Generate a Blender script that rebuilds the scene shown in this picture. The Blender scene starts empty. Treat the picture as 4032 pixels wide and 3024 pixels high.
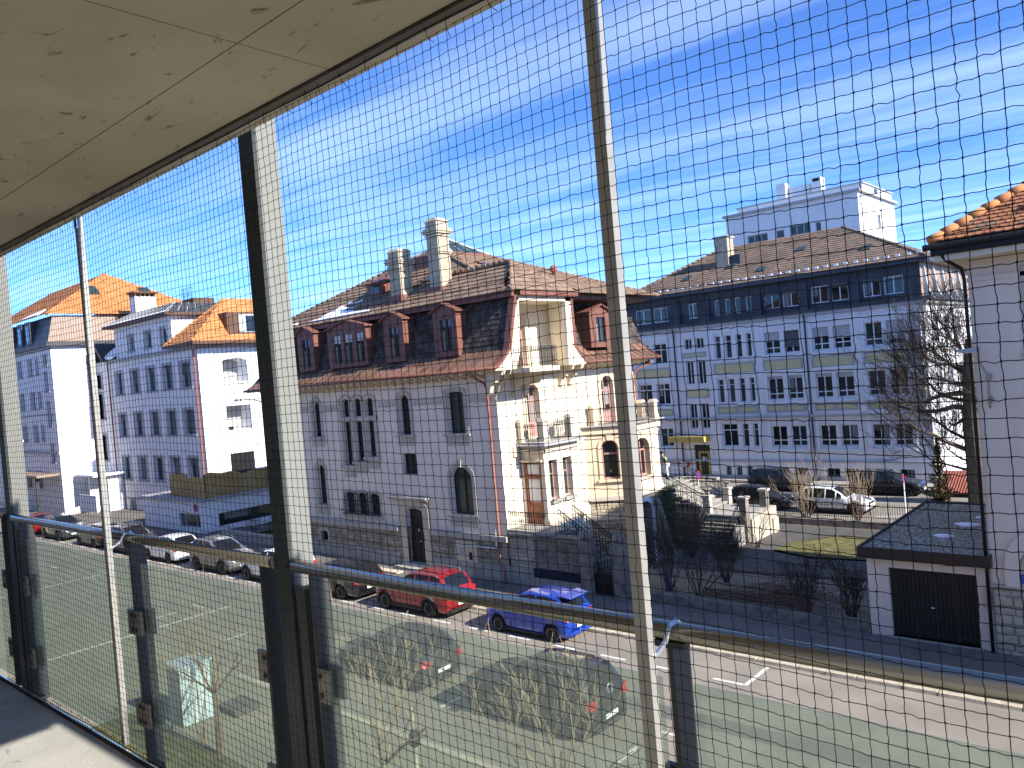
import bpy, bmesh, math, random
import numpy as np
from mathutils import Vector, Matrix, noise

random.seed(7)
SC = bpy.context.scene
COL = SC.collection
R = math.radians
PI = math.pi

# ---------------------------------------------------------------- camera
cam_d = bpy.data.cameras.new('camera')
cam = bpy.data.objects.new('camera', cam_d)
COL.objects.link(cam)
SC.camera = cam
cam_d.sensor_width = 36.0
cam_d.lens = 3100 / 4032 * 36.0
cam_d.clip_start = 0.05
cam_d.clip_end = 6000
EYE = 9.0                                  # eye height above the far pavement
_f = Vector((-0.66126477, 0.75005765, -0.01193463))
_r = Vector((0.74808285, 0.65817579, -0.08471529))
_u = Vector((0.05568626, 0.06494733, 0.99633372))
cam.matrix_world = Matrix(((_r.x, _u.x, -_f.x, 0), (_r.y, _u.y, -_f.y, 0), (_r.z, _u.z, -_f.z, EYE), (0, 0, 0, 1)))

# ---------------------------------------------------------------- sky and sun
SUN_EL, SUN_AZ = R(31), R(1.0)             # the sun stands low, straight down the street
sdir = Vector((math.cos(SUN_EL) * math.cos(SUN_AZ), math.cos(SUN_EL) * math.sin(SUN_AZ), math.sin(SUN_EL)))
W = bpy.data.worlds.new('World'); SC.world = W; W.use_nodes = True
wn, wl = W.node_tree.nodes, W.node_tree.links
wn.clear()
w_out = wn.new('ShaderNodeOutputWorld'); w_bg = wn.new('ShaderNodeBackground')
sky = wn.new('ShaderNodeTexSky'); sky.sky_type = 'NISHITA'; sky.sun_disc = False
sky.sun_elevation = SUN_EL; sky.sun_rotation = R(90) - SUN_AZ
sky.altitude = 2500; sky.air_density = 0.55; sky.dust_density = 0.0; sky.ozone_density = 5.0
w_bg.inputs['Strength'].default_value = 0.15
# thin high cirrus, streaks of ice cloud over the whole sky
tc = wn.new('ShaderNodeTexCoord'); sep = wn.new('ShaderNodeSeparateXYZ')
wl.new(tc.outputs['Generated'], sep.inputs[0])
zz = wn.new('ShaderNodeMath'); zz.operation = 'MAXIMUM'; zz.inputs[1].default_value = 0.03
wl.new(sep.outputs['Z'], zz.inputs[0])
dx = wn.new('ShaderNodeMath'); dx.operation = 'DIVIDE'; wl.new(sep.outputs['X'], dx.inputs[0]); wl.new(zz.outputs[0], dx.inputs[1])
dy = wn.new('ShaderNodeMath'); dy.operation = 'DIVIDE'; wl.new(sep.outputs['Y'], dy.inputs[0]); wl.new(zz.outputs[0], dy.inputs[1])
cmb = wn.new('ShaderNodeCombineXYZ'); wl.new(dx.outputs[0], cmb.inputs[0]); wl.new(dy.outputs[0], cmb.inputs[1])
mp = wn.new('ShaderNodeMapping'); mp.inputs['Rotation'].default_value = (0, 0, R(-38)); mp.inputs['Scale'].default_value = (0.35, 1.5, 1)
wl.new(cmb.outputs[0], mp.inputs['Vector'])
cn = wn.new('ShaderNodeTexNoise'); cn.inputs['Scale'].default_value = 1.1; cn.inputs['Detail'].default_value = 7; cn.inputs['Roughness'].default_value = 0.55
cn.inputs['Distortion'].default_value = 0.7
wl.new(mp.outputs[0], cn.inputs['Vector'])
cr = wn.new('ShaderNodeValToRGB'); cr.color_ramp.elements[0].position = 0.40; cr.color_ramp.elements[0].color = (0, 0, 0, 1)
cr.color_ramp.elements[1].position = 0.85; cr.color_ramp.elements[1].color = (0.36, 0.36, 0.36, 1)
wl.new(cn.outputs['Fac'], cr.inputs[0])
mx = wn.new('ShaderNodeMixRGB'); mx.inputs[2].default_value = (3.6, 4.4, 5.6, 1)
tint = wn.new('ShaderNodeMixRGB'); tint.blend_type = 'MULTIPLY'; tint.inputs[0].default_value = 1.0; tint.inputs[2].default_value = (0.66, 0.84, 1.04, 1)
wl.new(sky.outputs[0], tint.inputs[1])
wl.new(cr.outputs[0], mx.inputs[0]); wl.new(tint.outputs[0], mx.inputs[1])
wl.new(mx.outputs[0], w_bg.inputs['Color'])
wl.new(w_bg.outputs[0], w_out.inputs['Surface'])

sun_d = bpy.data.lights.new('sun', 'SUN'); sun_d.energy = 3.7; sun_d.angle = R(0.53); sun_d.color = (1.0, 0.945, 0.86)
sun = bpy.data.objects.new('sun', sun_d); COL.objects.link(sun)
sun.rotation_mode = 'QUATERNION'; sun.rotation_quaternion = sdir.to_track_quat('Z', 'Y')

SC.view_settings.view_transform = 'Standard'
try: SC.view_settings.look = 'None'
except Exception: pass
SC.view_settings.exposure = 1.5
SC.view_settings.gamma = 1.0
SC.view_settings.use_curve_mapping = False
SC.cycles.use_denoising = True
SC.cycles.max_bounces = 8; SC.cycles.transparent_max_bounces = 16
SC.cycles.sample_clamp_indirect = 6

# ---------------------------------------------------------------- materials
def nodes(name):
    m = bpy.data.materials.new(name); m.use_nodes = True
    nt = m.node_tree
    return m, nt, nt.nodes, nt.links, nt.nodes['Principled BSDF']

MATS = {}
def mat(name, col, rough=0.8, var=0.12, scale=2.0, bump=0.0, metal=0.0, streak=0.0, island=0.0, spec=0.3, fine=30.0, dirt=0.0, dirtcol=(0.05, 0.045, 0.04), coat=0.0, spots=0.0, spotcol=(0.06, 0.05, 0.035)):
    if name in MATS: return MATS[name]
    m, nt, N, L, b = nodes(name)
    b.inputs['Roughness'].default_value = rough; b.inputs['Metallic'].default_value = metal
    b.inputs['Specular IOR Level'].default_value = spec
    if coat: b.inputs['Coat Weight'].default_value = coat; b.inputs['Coat Roughness'].default_value = 0.04
    t = N.new('ShaderNodeTexCoord')
    n1 = N.new('ShaderNodeTexNoise'); n1.inputs['Scale'].default_value = scale; n1.inputs['Detail'].default_value = 6
    L.new(t.outputs['Object'], n1.inputs['Vector'])
    mr = N.new('ShaderNodeMapRange'); mr.inputs['From Min'].default_value = 0.3; mr.inputs['From Max'].default_value = 0.7
    mr.inputs['To Min'].default_value = 1 - var; mr.inputs['To Max'].default_value = 1 + var
    L.new(n1.outputs['Fac'], mr.inputs['Value'])
    val = mr.outputs[0]
    def mul(a, bb):
        k = N.new('ShaderNodeMath'); k.operation = 'MULTIPLY'; L.new(a, k.inputs[0]); L.new(bb, k.inputs[1]); return k.outputs[0]
    if streak:
        ms = N.new('ShaderNodeMapping'); ms.inputs['Scale'].default_value = (2.2, 2.2, 0.16)
        L.new(t.outputs['Object'], ms.inputs['Vector'])
        n2 = N.new('ShaderNodeTexNoise'); n2.inputs['Scale'].default_value = 1.6; n2.inputs['Detail'].default_value = 5
        L.new(ms.outputs[0], n2.inputs['Vector'])
        m2 = N.new('ShaderNodeMapRange'); m2.inputs['From Min'].default_value = 0.35; m2.inputs['From Max'].default_value = 0.65
        m2.inputs['To Min'].default_value = 1 - streak; m2.inputs['To Max'].default_value = 1.0
        L.new(n2.outputs['Fac'], m2.inputs['Value'])
        val = mul(val, m2.outputs[0])
    if island:
        g = N.new('ShaderNodeNewGeometry')
        m3 = N.new('ShaderNodeMapRange'); m3.inputs['To Min'].default_value = 1 - island; m3.inputs['To Max'].default_value = 1 + island
        L.new(g.outputs['Random Per Island'], m3.inputs['Value'])
        val = mul(val, m3.outputs[0])
    vm = N.new('ShaderNodeVectorMath'); vm.operation = 'SCALE'; vm.inputs[0].default_value = col
    L.new(val, vm.inputs['Scale'])
    outc = vm.outputs[0]
    if dirt:
        n4 = N.new('ShaderNodeTexNoise'); n4.inputs['Scale'].default_value = scale * 0.7; n4.inputs['Detail'].default_value = 9; n4.inputs['Roughness'].default_value = 0.7
        L.new(t.outputs['Object'], n4.inputs['Vector'])
        r4 = N.new('ShaderNodeMapRange'); r4.inputs['From Min'].default_value = 0.52; r4.inputs['From Max'].default_value = 0.68; r4.inputs['To Max'].default_value = dirt
        L.new(n4.outputs['Fac'], r4.inputs['Value'])
        mxx = N.new('ShaderNodeMixRGB'); mxx.inputs[2].default_value = (*dirtcol, 1)
        L.new(r4.outputs[0], mxx.inputs[0]); L.new(outc, mxx.inputs[1]); outc = mxx.outputs[0]
    if spots:
        mp2 = N.new('ShaderNodeMapping'); mp2.inputs['Scale'].default_value = (3.0, 7.0, 3.0); L.new(t.outputs['Object'], mp2.inputs['Vector'])
        n5 = N.new('ShaderNodeTexNoise'); n5.inputs['Scale'].default_value = 2.6; n5.inputs['Detail'].default_value = 5; n5.inputs['Roughness'].default_value = 0.62; n5.inputs['Distortion'].default_value = 0.8; L.new(mp2.outputs[0], n5.inputs['Vector'])
        r5 = N.new('ShaderNodeMapRange'); r5.inputs['From Min'].default_value = 0.63; r5.inputs['From Max'].default_value = 0.68; r5.inputs['To Max'].default_value = spots; L.new(n5.outputs['Fac'], r5.inputs['Value'])
        m5 = N.new('ShaderNodeMixRGB'); m5.inputs[2].default_value = (*spotcol, 1); L.new(r5.outputs[0], m5.inputs[0]); L.new(outc, m5.inputs[1]); outc = m5.outputs[0]
    L.new(outc, b.inputs['Base Color'])
    if bump:
        nb = N.new('ShaderNodeTexNoise'); nb.inputs['Scale'].default_value = fine; nb.inputs['Detail'].default_value = 4
        L.new(t.outputs['Object'], nb.inputs['Vector'])
        bp = N.new('ShaderNodeBump'); bp.inputs['Strength'].default_value = bump; bp.inputs['Distance'].default_value = 0.02
        L.new(nb.outputs['Fac'], bp.inputs['Height']); L.new(bp.outputs[0], b.inputs['Normal'])
    MATS[name] = m
    return m

def m_glass_pane(name, col=(0.012, 0.015, 0.018), rough=0.03):
    if name in MATS: return MATS[name]
    m, nt, N, L, b = nodes(name)
    b.inputs['Base Color'].default_value = (*col, 1); b.inputs['Roughness'].default_value = rough
    b.inputs['Specular IOR Level'].default_value = 0.5
    t = N.new('ShaderNodeTexCoord'); nb = N.new('ShaderNodeTexNoise'); nb.inputs['Scale'].default_value = 1.2
    L.new(t.outputs['Object'], nb.inputs['Vector'])
    bp = N.new('ShaderNodeBump'); bp.inputs['Strength'].default_value = 0.06; bp.inputs['Distance'].default_value = 0.03
    L.new(nb.outputs['Fac'], bp.inputs['Height']); L.new(bp.outputs[0], b.inputs['Normal'])
    MATS[name] = m
    return m

def m_milky():
    m, nt, N, L, b = nodes('balustrade_glass')
    out = N['Material Output']; N.remove(b)
    tr = N.new('ShaderNodeBsdfTransparent'); tr.inputs[0].default_value = (0.86, 0.93, 0.86, 1)
    di = N.new('ShaderNodeBsdfTranslucent'); di.inputs[0].default_value = (0.78, 0.78, 0.60, 1)
    d2 = N.new('ShaderNodeBsdfDiffuse'); d2.inputs[0].default_value = (0.70, 0.72, 0.55, 1)
    gl = N.new('ShaderNodeBsdfGlossy'); gl.inputs['Roughness'].default_value = 0.03
    t = N.new('ShaderNodeTexCoord'); n1 = N.new('ShaderNodeTexNoise'); n1.inputs['Scale'].default_value = 2.5; n1.inputs['Detail'].default_value = 5
    L.new(t.outputs['Object'], n1.inputs['Vector'])
    mr = N.new('ShaderNodeMapRange'); mr.inputs['From Min'].default_value = 0.3; mr.inputs['From Max'].default_value = 0.7
    mr.inputs['To Min'].default_value = 0.17; mr.inputs['To Max'].default_value = 0.27
    L.new(n1.outputs['Fac'], mr.inputs['Value'])
    a = N.new('ShaderNodeMixShader'); a.inputs[0].default_value = 0.5
    L.new(di.outputs[0], a.inputs[1]); L.new(d2.outputs[0], a.inputs[2])
    mixa = N.new('ShaderNodeMixShader'); L.new(mr.outputs[0], mixa.inputs[0]); L.new(tr.outputs[0], mixa.inputs[1]); L.new(a.outputs[0], mixa.inputs[2])
    mixb = N.new('ShaderNodeMixShader'); mixb.inputs[0].default_value = 0.05; L.new(mixa.outputs[0], mixb.inputs[1]); L.new(gl.outputs[0], mixb.inputs[2])
    L.new(mixb.outputs[0], out.inputs['Surface'])
    return m

PLAST = lambda n, c, **k: mat(n, c, 0.85, 0.05, 0.7, 0.15, streak=k.pop('streak', 0.06), fine=60, **k)
M = dict(
 ceiling=mat('concrete_ceiling', (0.39, 0.345, 0.255), 0.75, 0.16, 1.3, 0.08, fine=18, dirt=0.3, dirtcol=(0.24, 0.21, 0.155), spots=0.7),
 floor=mat('concrete_floor', (0.36, 0.35, 0.31), 0.85, 0.14, 3, 0.2, fine=40, dirt=0.6, dirtcol=(0.22, 0.21, 0.185), spots=0.5, spotcol=(0.12, 0.11, 0.10)),
 rust=mat('dirty_drip_channel', (0.03, 0.025, 0.02), 0.9, 0.5, 9, 0.4, dirt=0.7, dirtcol=(0.12, 0.075, 0.04)),
 lip=mat('concrete_lip', (0.46, 0.41, 0.34), 0.8, 0.12, 4, 0.1),
 column=mat('column_paint', (0.185, 0.19, 0.17), 0.5, 0.04, 2, 0.03, streak=0.05),
 rail=mat('brushed_rail', (0.27, 0.25, 0.20), 0.24, 0.05, 6, 0.02, metal=0.85, spec=0.6),
 darkmetal=mat('dark_green_metal_and_shade', (0.035, 0.043, 0.038), 0.45, 0.1, 5),
 platemetal=mat('painted_flat_bar', (0.05, 0.052, 0.05), 0.5, 0.06, 5),
 galv=mat('galvanised_steel', (0.33, 0.32, 0.29), 0.45, 0.12, 12, 0.02, metal=0.35),
 clamp=mat('clamp_metal', (0.24, 0.215, 0.175), 0.4, 0.06, 8, metal=0.5),
 strap=mat('strap_steel', (0.75, 0.78, 0.82), 0.2, 0.05, 8, metal=0.9),
 net=mat('net_cord', (0.010, 0.011, 0.010), 0.8, 0.3, 30),
 asphalt=mat('asphalt', (0.25, 0.222, 0.182), 0.9, 0.14, 0.6, 0.3, fine=70, dirt=0.35, dirtcol=(0.15, 0.135, 0.115)),
 asphalt2=mat('asphalt_pavement', (0.155, 0.14, 0.125), 0.9, 0.18, 0.8, 0.3, fine=60, dirt=0.4, dirtcol=(0.075, 0.07, 0.068)),
 asphalt3=mat('asphalt_path', (0.085, 0.080, 0.074), 0.9, 0.2, 0.7, 0.3, fine=60),
 asphalt4=mat('asphalt_near', (0.25, 0.23, 0.165), 0.9, 0.14, 0.5, 0.3, fine=60, dirt=0.3, dirtcol=(0.19, 0.175, 0.115)),
 earth=mat('earth', (0.17, 0.145, 0.11), 0.95, 0.3, 1.5, 0.6, fine=20, dirt=0.5, dirtcol=(0.08, 0.065, 0.05)),
 gravel=mat('gravel', (0.19, 0.168, 0.135), 0.95, 0.35, 14, 0.8, fine=40),
 grass=mat('dry_grass', (0.125, 0.115, 0.04), 0.95, 0.4, 2.5, 0.9, fine=50, dirt=0.75, dirtcol=(0.075, 0.085, 0.028)),
 kerb=mat('kerb_granite', (0.46, 0.40, 0.30), 0.85, 0.22, 5, 0.4, fine=25, dirt=0.4, dirtcol=(0.24, 0.19, 0.13)),
 paint=mat('road_paint', (0.66, 0.64, 0.58), 0.8, 0.16, 6, dirt=0.5, dirtcol=(0.34, 0.33, 0.30)),
 villa=PLAST('villa_plaster', (0.76, 0.65, 0.54)),
 villaside=PLAST('villa_side_plaster', (0.74, 0.66, 0.52)),
 trimst=mat('yellow_limestone', (0.60, 0.50, 0.36), 0.85, 0.1, 2, 0.2, streak=0.08),
 trimgrey=mat('grey_limestone', (0.47, 0.42, 0.35), 0.85, 0.12, 2, 0.2, streak=0.12),
 mortar=mat('wall_mortar', (0.30, 0.265, 0.21), 0.95, 0.2, 3, 0.4),
 stone=mat('rubble_stone', (0.34, 0.285, 0.205), 0.9, 0.22, 6, 0.5, island=0.3, fine=25),
 stonepale=mat('pale_squared_stone', (0.42, 0.37, 0.29), 0.9, 0.2, 6, 0.5, island=0.2, fine=25),
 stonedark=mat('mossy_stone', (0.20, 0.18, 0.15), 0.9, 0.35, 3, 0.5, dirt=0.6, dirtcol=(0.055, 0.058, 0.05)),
 plinth=mat('plinth_stone', (0.36, 0.34, 0.30), 0.9, 0.15, 2, 0.3, streak=0.2, dirt=0.35, dirtcol=(0.16, 0.15, 0.13)),
 copper=mat('brown_copper', (0.165, 0.068, 0.048), 0.55, 0.18, 2.5, 0.05, dirt=0.25, dirtcol=(0.11, 0.055, 0.04)),
 copperflare=mat('weathered_copper', (0.155, 0.085, 0.06), 0.55, 0.3, 1.0, 0.05, island=0.35, dirt=0.8, dirtcol=(0.17, 0.125, 0.035)),
 copperpipe=mat('copper_pipe', (0.28, 0.12, 0.08), 0.45, 0.1, 3),
 slate=mat('dark_shingle', (0.058, 0.048, 0.041), 0.8, 0.4, 3, 0.3, island=0.5, dirt=0.5, dirtcol=(0.02, 0.018, 0.016)),
 tile=mat('brown_tile', (0.215, 0.145, 0.098), 0.8, 0.22, 2, 0.2, island=0.22, dirt=0.3, dirtcol=(0.12, 0.09, 0.065)),
 tilegrey=mat('grey_brown_tile', (0.175, 0.125, 0.092), 0.8, 0.2, 0.5, 0.2, island=0.16),
 tileorange=mat('orange_tile', (0.47, 0.195, 0.07), 0.8, 0.14, 1.5, 0.1, island=0.13),
 edgebrown=mat('dark_brown_metal', (0.035, 0.022, 0.02), 0.5, 0.1, 3), twigbrown=mat('reddish_twig', (0.20, 0.115, 0.07), 0.9, 0.25, 6),
 tilered=mat('mottled_red_tile', (0.30, 0.125, 0.06), 0.8, 0.22, 5, 0.3, island=0.32),
 darkroof=mat('dark_zinc', (0.055, 0.055, 0.058), 0.5, 0.2, 2),
 snow=mat('snow', (0.85, 0.88, 0.93), 0.7, 0.04, 4, 0.3),
 chim=mat('chimney_render', (0.42, 0.36, 0.26), 0.9, 0.16, 3, 0.3, streak=0.2, dirt=0.4, dirtcol=(0.20, 0.18, 0.13)),
 glass=m_glass_pane('window_glass'), glassg=m_glass_pane('window_glass_green', (0.03, 0.05, 0.045)),
 blind=mat('roller_blind', (0.48, 0.48, 0.47), 0.7, 0.05, 3), blinddark=mat('dark_blind', (0.10, 0.105, 0.11), 0.6, 0.05, 3),
 curtain=mat('curtain', (0.20, 0.205, 0.19), 0.9, 0.1, 5), screen=mat('door_pane_white', (0.62, 0.60, 0.56), 0.4, 0.03, 5),
 woodred=mat('red_brown_wood', (0.28, 0.10, 0.045), 0.5, 0.12, 4, 0.1), wooddark=mat('dark_wood', (0.028, 0.024, 0.02), 0.5, 0.2, 4),
 woodpink=mat('faded_pink_wood', (0.36, 0.20, 0.17), 0.7, 0.08, 4), woodbrown=mat('brown_wood', (0.10, 0.055, 0.04), 0.6, 0.15, 4),
 white=mat('white_frame', (0.72, 0.73, 0.74), 0.5, 0.03, 3), whitewall=PLAST('white_plaster', (0.74, 0.75, 0.77)),
 lavwall=PLAST('pale_plaster', (0.72, 0.68, 0.68)), greysur=mat('grey_surround', (0.33, 0.32, 0.33), 0.8, 0.06, 2),
 farwall=PLAST('white_facade_plaster', (0.72, 0.70, 0.71)), fargrey=mat('grey_panel', (0.36, 0.37, 0.38), 0.8, 0.04, 2),
 yellow=mat('pale_yellow_panel', (0.56, 0.50, 0.27), 0.8, 0.05, 2), postyellow=mat('yellow_paint', (0.50, 0.35, 0.09), 0.5, 0.05, 3),
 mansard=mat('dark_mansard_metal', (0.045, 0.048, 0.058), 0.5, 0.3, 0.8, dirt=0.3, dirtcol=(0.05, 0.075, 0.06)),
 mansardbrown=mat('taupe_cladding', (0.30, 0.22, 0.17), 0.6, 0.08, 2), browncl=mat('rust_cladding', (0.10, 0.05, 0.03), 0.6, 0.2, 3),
 tower=PLAST('tower_plaster', (0.70, 0.71, 0.72)), rcream=PLAST('cream_plaster', (0.70, 0.60, 0.51)), rsoff=mat('cream_soffit', (0.60, 0.52, 0.38), 0.8, 0.04, 2),
 garagewall=PLAST('garage_plaster', (0.72, 0.61, 0.52)), black=mat('black_metal', (0.012, 0.012, 0.013), 0.5, 0.1, 4), garagedoor=mat('garage_door_paint', (0.016, 0.016, 0.016), 0.55, 0.2, 6),
 iron=mat('wrought_iron', (0.03, 0.032, 0.034), 0.55, 0.2, 6), ironold=mat('weathered_iron', (0.085, 0.08, 0.075), 0.6, 0.2, 6),
 bark=mat('tree_bark', (0.085, 0.07, 0.05), 0.95, 0.35, 5, 0.6, fine=20, dirt=0.5, dirtcol=(0.10, 0.095, 0.035)), twig=mat('twig', (0.13, 0.085, 0.055), 0.9, 0.25, 6),
 twigpale=mat('pale_twig', (0.27, 0.205, 0.13), 0.9, 0.25, 6), twigdark=mat('dark_twig', (0.045, 0.036, 0.027), 0.9, 0.25, 6),
 conifer=mat('conifer_green', (0.085, 0.075, 0.022), 0.9, 0.4, 2, island=0.5), ivy=mat('ivy_leaf', (0.022, 0.042, 0.016), 0.6, 0.3, 4, island=0.5),
 tarp=mat('ochre_tarp', (0.36, 0.24, 0.09), 0.7, 0.12, 1.5, 0.3, fine=3), leaf=mat('dead_leaf', (0.40, 0.32, 0.22), 0.9, 0.2, 9, island=0.4),
 rubber=mat('tyre_rubber', (0.018, 0.018, 0.018), 0.85, 0.2, 8), alloy=mat('alloy', (0.55, 0.56, 0.58), 0.3, 0.05, 8, metal=0.8), plastic=mat('black_plastic', (0.02, 0.02, 0.021), 0.6, 0.1, 6),
 carglass=m_glass_pane('car_glass', (0.01, 0.011, 0.013), 0.02), tail=mat('tail_lamp', (0.45, 0.012, 0.01), 0.15, 0.1, 9), head=mat('head_lamp', (0.65, 0.67, 0.70), 0.08, 0.05, 9, metal=0.6),
 plate=mat('plate_white', (0.75, 0.75, 0.73), 0.5, 0.02, 9), signred=mat('sign_red', (0.55, 0.03, 0.03), 0.4, 0.03, 9), signblue=mat('sign_blue', (0.03, 0.07, 0.38), 0.4, 0.03, 9),
 skin=mat('skin', (0.50, 0.29, 0.20), 0.6, 0.05, 9), jumper=mat('green_jumper', (0.035, 0.085, 0.055), 0.9, 0.1, 9), trousers=mat('cream_trousers', (0.62, 0.60, 0.54), 0.9, 0.06, 9), hair=mat('dark_hair', (0.015, 0.011, 0.009), 0.8, 0.2, 30), navy=mat('navy_cloth', (0.012, 0.016, 0.035), 0.9, 0.2, 9),
 cabinet=mat('pale_cabinet', (0.42, 0.50, 0.52), 0.5, 0.05, 3), pot=mat('glazed_pot', (0.02, 0.02, 0.035), 0.25, 0.2, 9), dotp=mat('pot_dot', (0.5, 0.42, 0.2), 0.6, 0.1, 9), water=mat('light_grey', (0.5, 0.5, 0.5), 0.6, 0.1, 4),
 wattle=mat('willow_wattle', (0.13, 0.065, 0.035), 0.9, 0.3, 8), redshed=mat('red_corrugated', (0.22, 0.065, 0.045), 0.7, 0.12, 5), cable=mat('blue_post', (0.03, 0.05, 0.12), 0.6, 0.1, 5),
)
M['milky'] = m_milky()

# ---------------------------------------------------------------- mesh helpers
class Fr:
    """A facade: a base point, the direction along it, the outward normal."""
    def __init__(s, o, u, n): s.o, s.u, s.n = Vector(o), Vector(u).normalized(), Vector(n).normalized()
    def p(s, u, z, d=0.0): return s.o + s.u * u + s.n * d + Vector((0, 0, z))
    def at(s, d): return Fr(s.o + s.n * d, s.u, s.n)

class MB:
    def __init__(s): s.v, s.f = [], []
    def quad(s, *ps):
        i = len(s.v); s.v += [tuple(p) for p in ps]; s.f.append(tuple(range(i, i + len(ps)))); return s
    def hexa(s, P):
        i = len(s.v); s.v += [tuple(p) for p in P]
        for q in ((0, 3, 2, 1), (4, 5, 6, 7), (0, 1, 5, 4), (1, 2, 6, 5), (2, 3, 7, 6), (3, 0, 4, 7)): s.f.append(tuple(i + k for k in q))
        return s
    def box(s, x0, x1, y0, y1, z0, z1):
        s.hexa([(x0, y0, z0), (x1, y0, z0), (x1, y1, z0), (x0, y1, z0), (x0, y0, z1), (x1, y0, z1), (x1, y1, z1), (x0, y1, z1)]); return s
    def fbox(s, F, u0, u1, z0, z1, d0, d1):
        s.hexa([F.p(u0, z0, d1), F.p(u1, z0, d1), F.p(u1, z0, d0), F.p(u0, z0, d0), F.p(u0, z1, d1), F.p(u1, z1, d1), F.p(u1, z1, d0), F.p(u0, z1, d0)]); return s
    def prism(s, pts, off):
        """a flat outline pushed along off"""
        n = len(pts); i = len(s.v); off = Vector(off)
        s.v += [tuple(p) for p in pts] + [tuple(Vector(p) + off) for p in pts]
        s.f.append(tuple(range(i, i + n))); s.f.append(tuple(range(i + 2 * n - 1, i + n - 1, -1)))
        for k in range(n): s.f.append((i + k, i + (k + 1) % n, i + n + (k + 1) % n, i + n + k))
        return s
    def tube(s, pts, rs, n=6, cap=True):
        pts = [Vector(p) for p in pts]
        if not hasattr(rs, '__len__'): rs = [rs] * len(pts)
        t = (pts[1] - pts[0]).normalized()
        a = t.orthogonal().normalized()
        i = len(s.v)
        for k, p in enumerate(pts):
            if 0 < k < len(pts) - 1: t2 = (pts[k + 1] - pts[k - 1]).normalized()
            elif k: t2 = (pts[k] - pts[k - 1]).normalized()
            else: t2 = t
            a = (a - t2 * a.dot(t2)); a = a.normalized() if a.length > 1e-6 else t2.orthogonal().normalized()
            b = t2.cross(a)
            for j in range(n):
                an = 2 * PI * j / n
                s.v.append(tuple(p + (a * math.cos(an) + b * math.sin(an)) * rs[k]))
        for k in range(len(pts) - 1):
            for j in range(n):
                s.f.append((i + k * n + j, i + k * n + (j + 1) % n, i + (k + 1) * n + (j + 1) % n, i + (k + 1) * n + j))
        if cap:
            s.f.append(tuple(i + j for j in range(n - 1, -1, -1))); e = i + (len(pts) - 1) * n; s.f.append(tuple(e + j for j in range(n)))
        return s
    def lathe(s, prof, c, n=12, axis='z'):
        i = len(s.v); c = Vector(c)
        for r, h in prof:
            for j in range(n):
                a = 2 * PI * j / n
                s.v.append(tuple(c + (Vector((r * math.cos(a), r * math.sin(a), h)) if axis == 'z' else Vector((r * math.cos(a), h, r * math.sin(a))))))
        m = len(prof)
        for k in range(m - 1):
            for j in range(n): s.f.append((i + k * n + j, i + k * n + (j + 1) % n, i + (k + 1) * n + (j + 1) % n, i + (k + 1) * n + j))
        s.f.append(tuple(i + j for j in range(n - 1, -1, -1))); s.f.append(tuple(i + (m - 1) * n + j for j in range(n)))
        return s
    def mesh(s, name, m, smooth=False):
        me = bpy.data.meshes.new(name); me.from_pydata(s.v, [], s.f)
        if m: me.materials.append(m)
        if smooth: me.polygons.foreach_set('use_smooth', [True] * len(me.polygons))
        me.update(); return me
    def build(s, name, m, parent=None, smooth=False, kind=None, label=None):
        if isinstance(m, str): m = M[m]
        o = bpy.data.objects.new(name, s.mesh(name, m, smooth)); COL.objects.link(o)
        if parent is not None: attach(o, parent)
        if kind: o['kind'] = kind
        if label: o['label'] = label
        return o

ORIGIN = {}
def world_of(p):
    v = Vector((0, 0, 0))
    while p is not None: v = v + p.location; p = p.parent
    return v
def attach(o, parent):
    o.parent = parent
    if not ORIGIN.get(root(parent).name, False): o.matrix_parent_inverse = Matrix.Translation(-root(parent).location)
    if parent.parent is not None: o.matrix_parent_inverse = Matrix.Identity(4)
def root(o):
    while o.parent: o = o.parent
    return o
def thing(name, label, cat, loc=(0, 0, 0), group=None, local=False):
    """an Empty at the thing's base; parts are given in world metres unless local"""
    o = bpy.data.objects.new(name, None); COL.objects.link(o); o.location = loc; o.empty_display_size = 0.2
    o['label'] = label; o['category'] = cat
    if group: o['group'] = group
    if local: ORIGIN[o.name] = True
    return o
def tag(o, label, cat, group=None):
    o['label'] = label; o['category'] = cat
    if group: o['group'] = group
    return o
def structure(o): o['kind'] = 'structure'; return o
def dup_tree(o, parent=None):
    c = o.copy(); COL.objects.link(c)
    if parent is not None: c.parent = parent; c.matrix_parent_inverse = o.matrix_parent_inverse.copy()
    for ch in list(o.children): dup_tree(ch, c)
    return c

def outline(u0, u1, zb, zt, rise, n=10):
    """window outline, counter-clockwise from bottom left; rise = height of the arch"""
    if rise <= 0: return [(u0, zb), (u1, zb), (u1, zt), (u0, zt)]
    pts = [(u0, zb), (u1, zb)]
    h = (u1 - u0) / 2; uc = (u0 + u1) / 2; zs = zt - rise
    for k in range(n + 1):
        a = PI * k / n; pts.append((uc + h * math.cos(a), zs + rise * math.sin(a)))
    return pts

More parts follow.
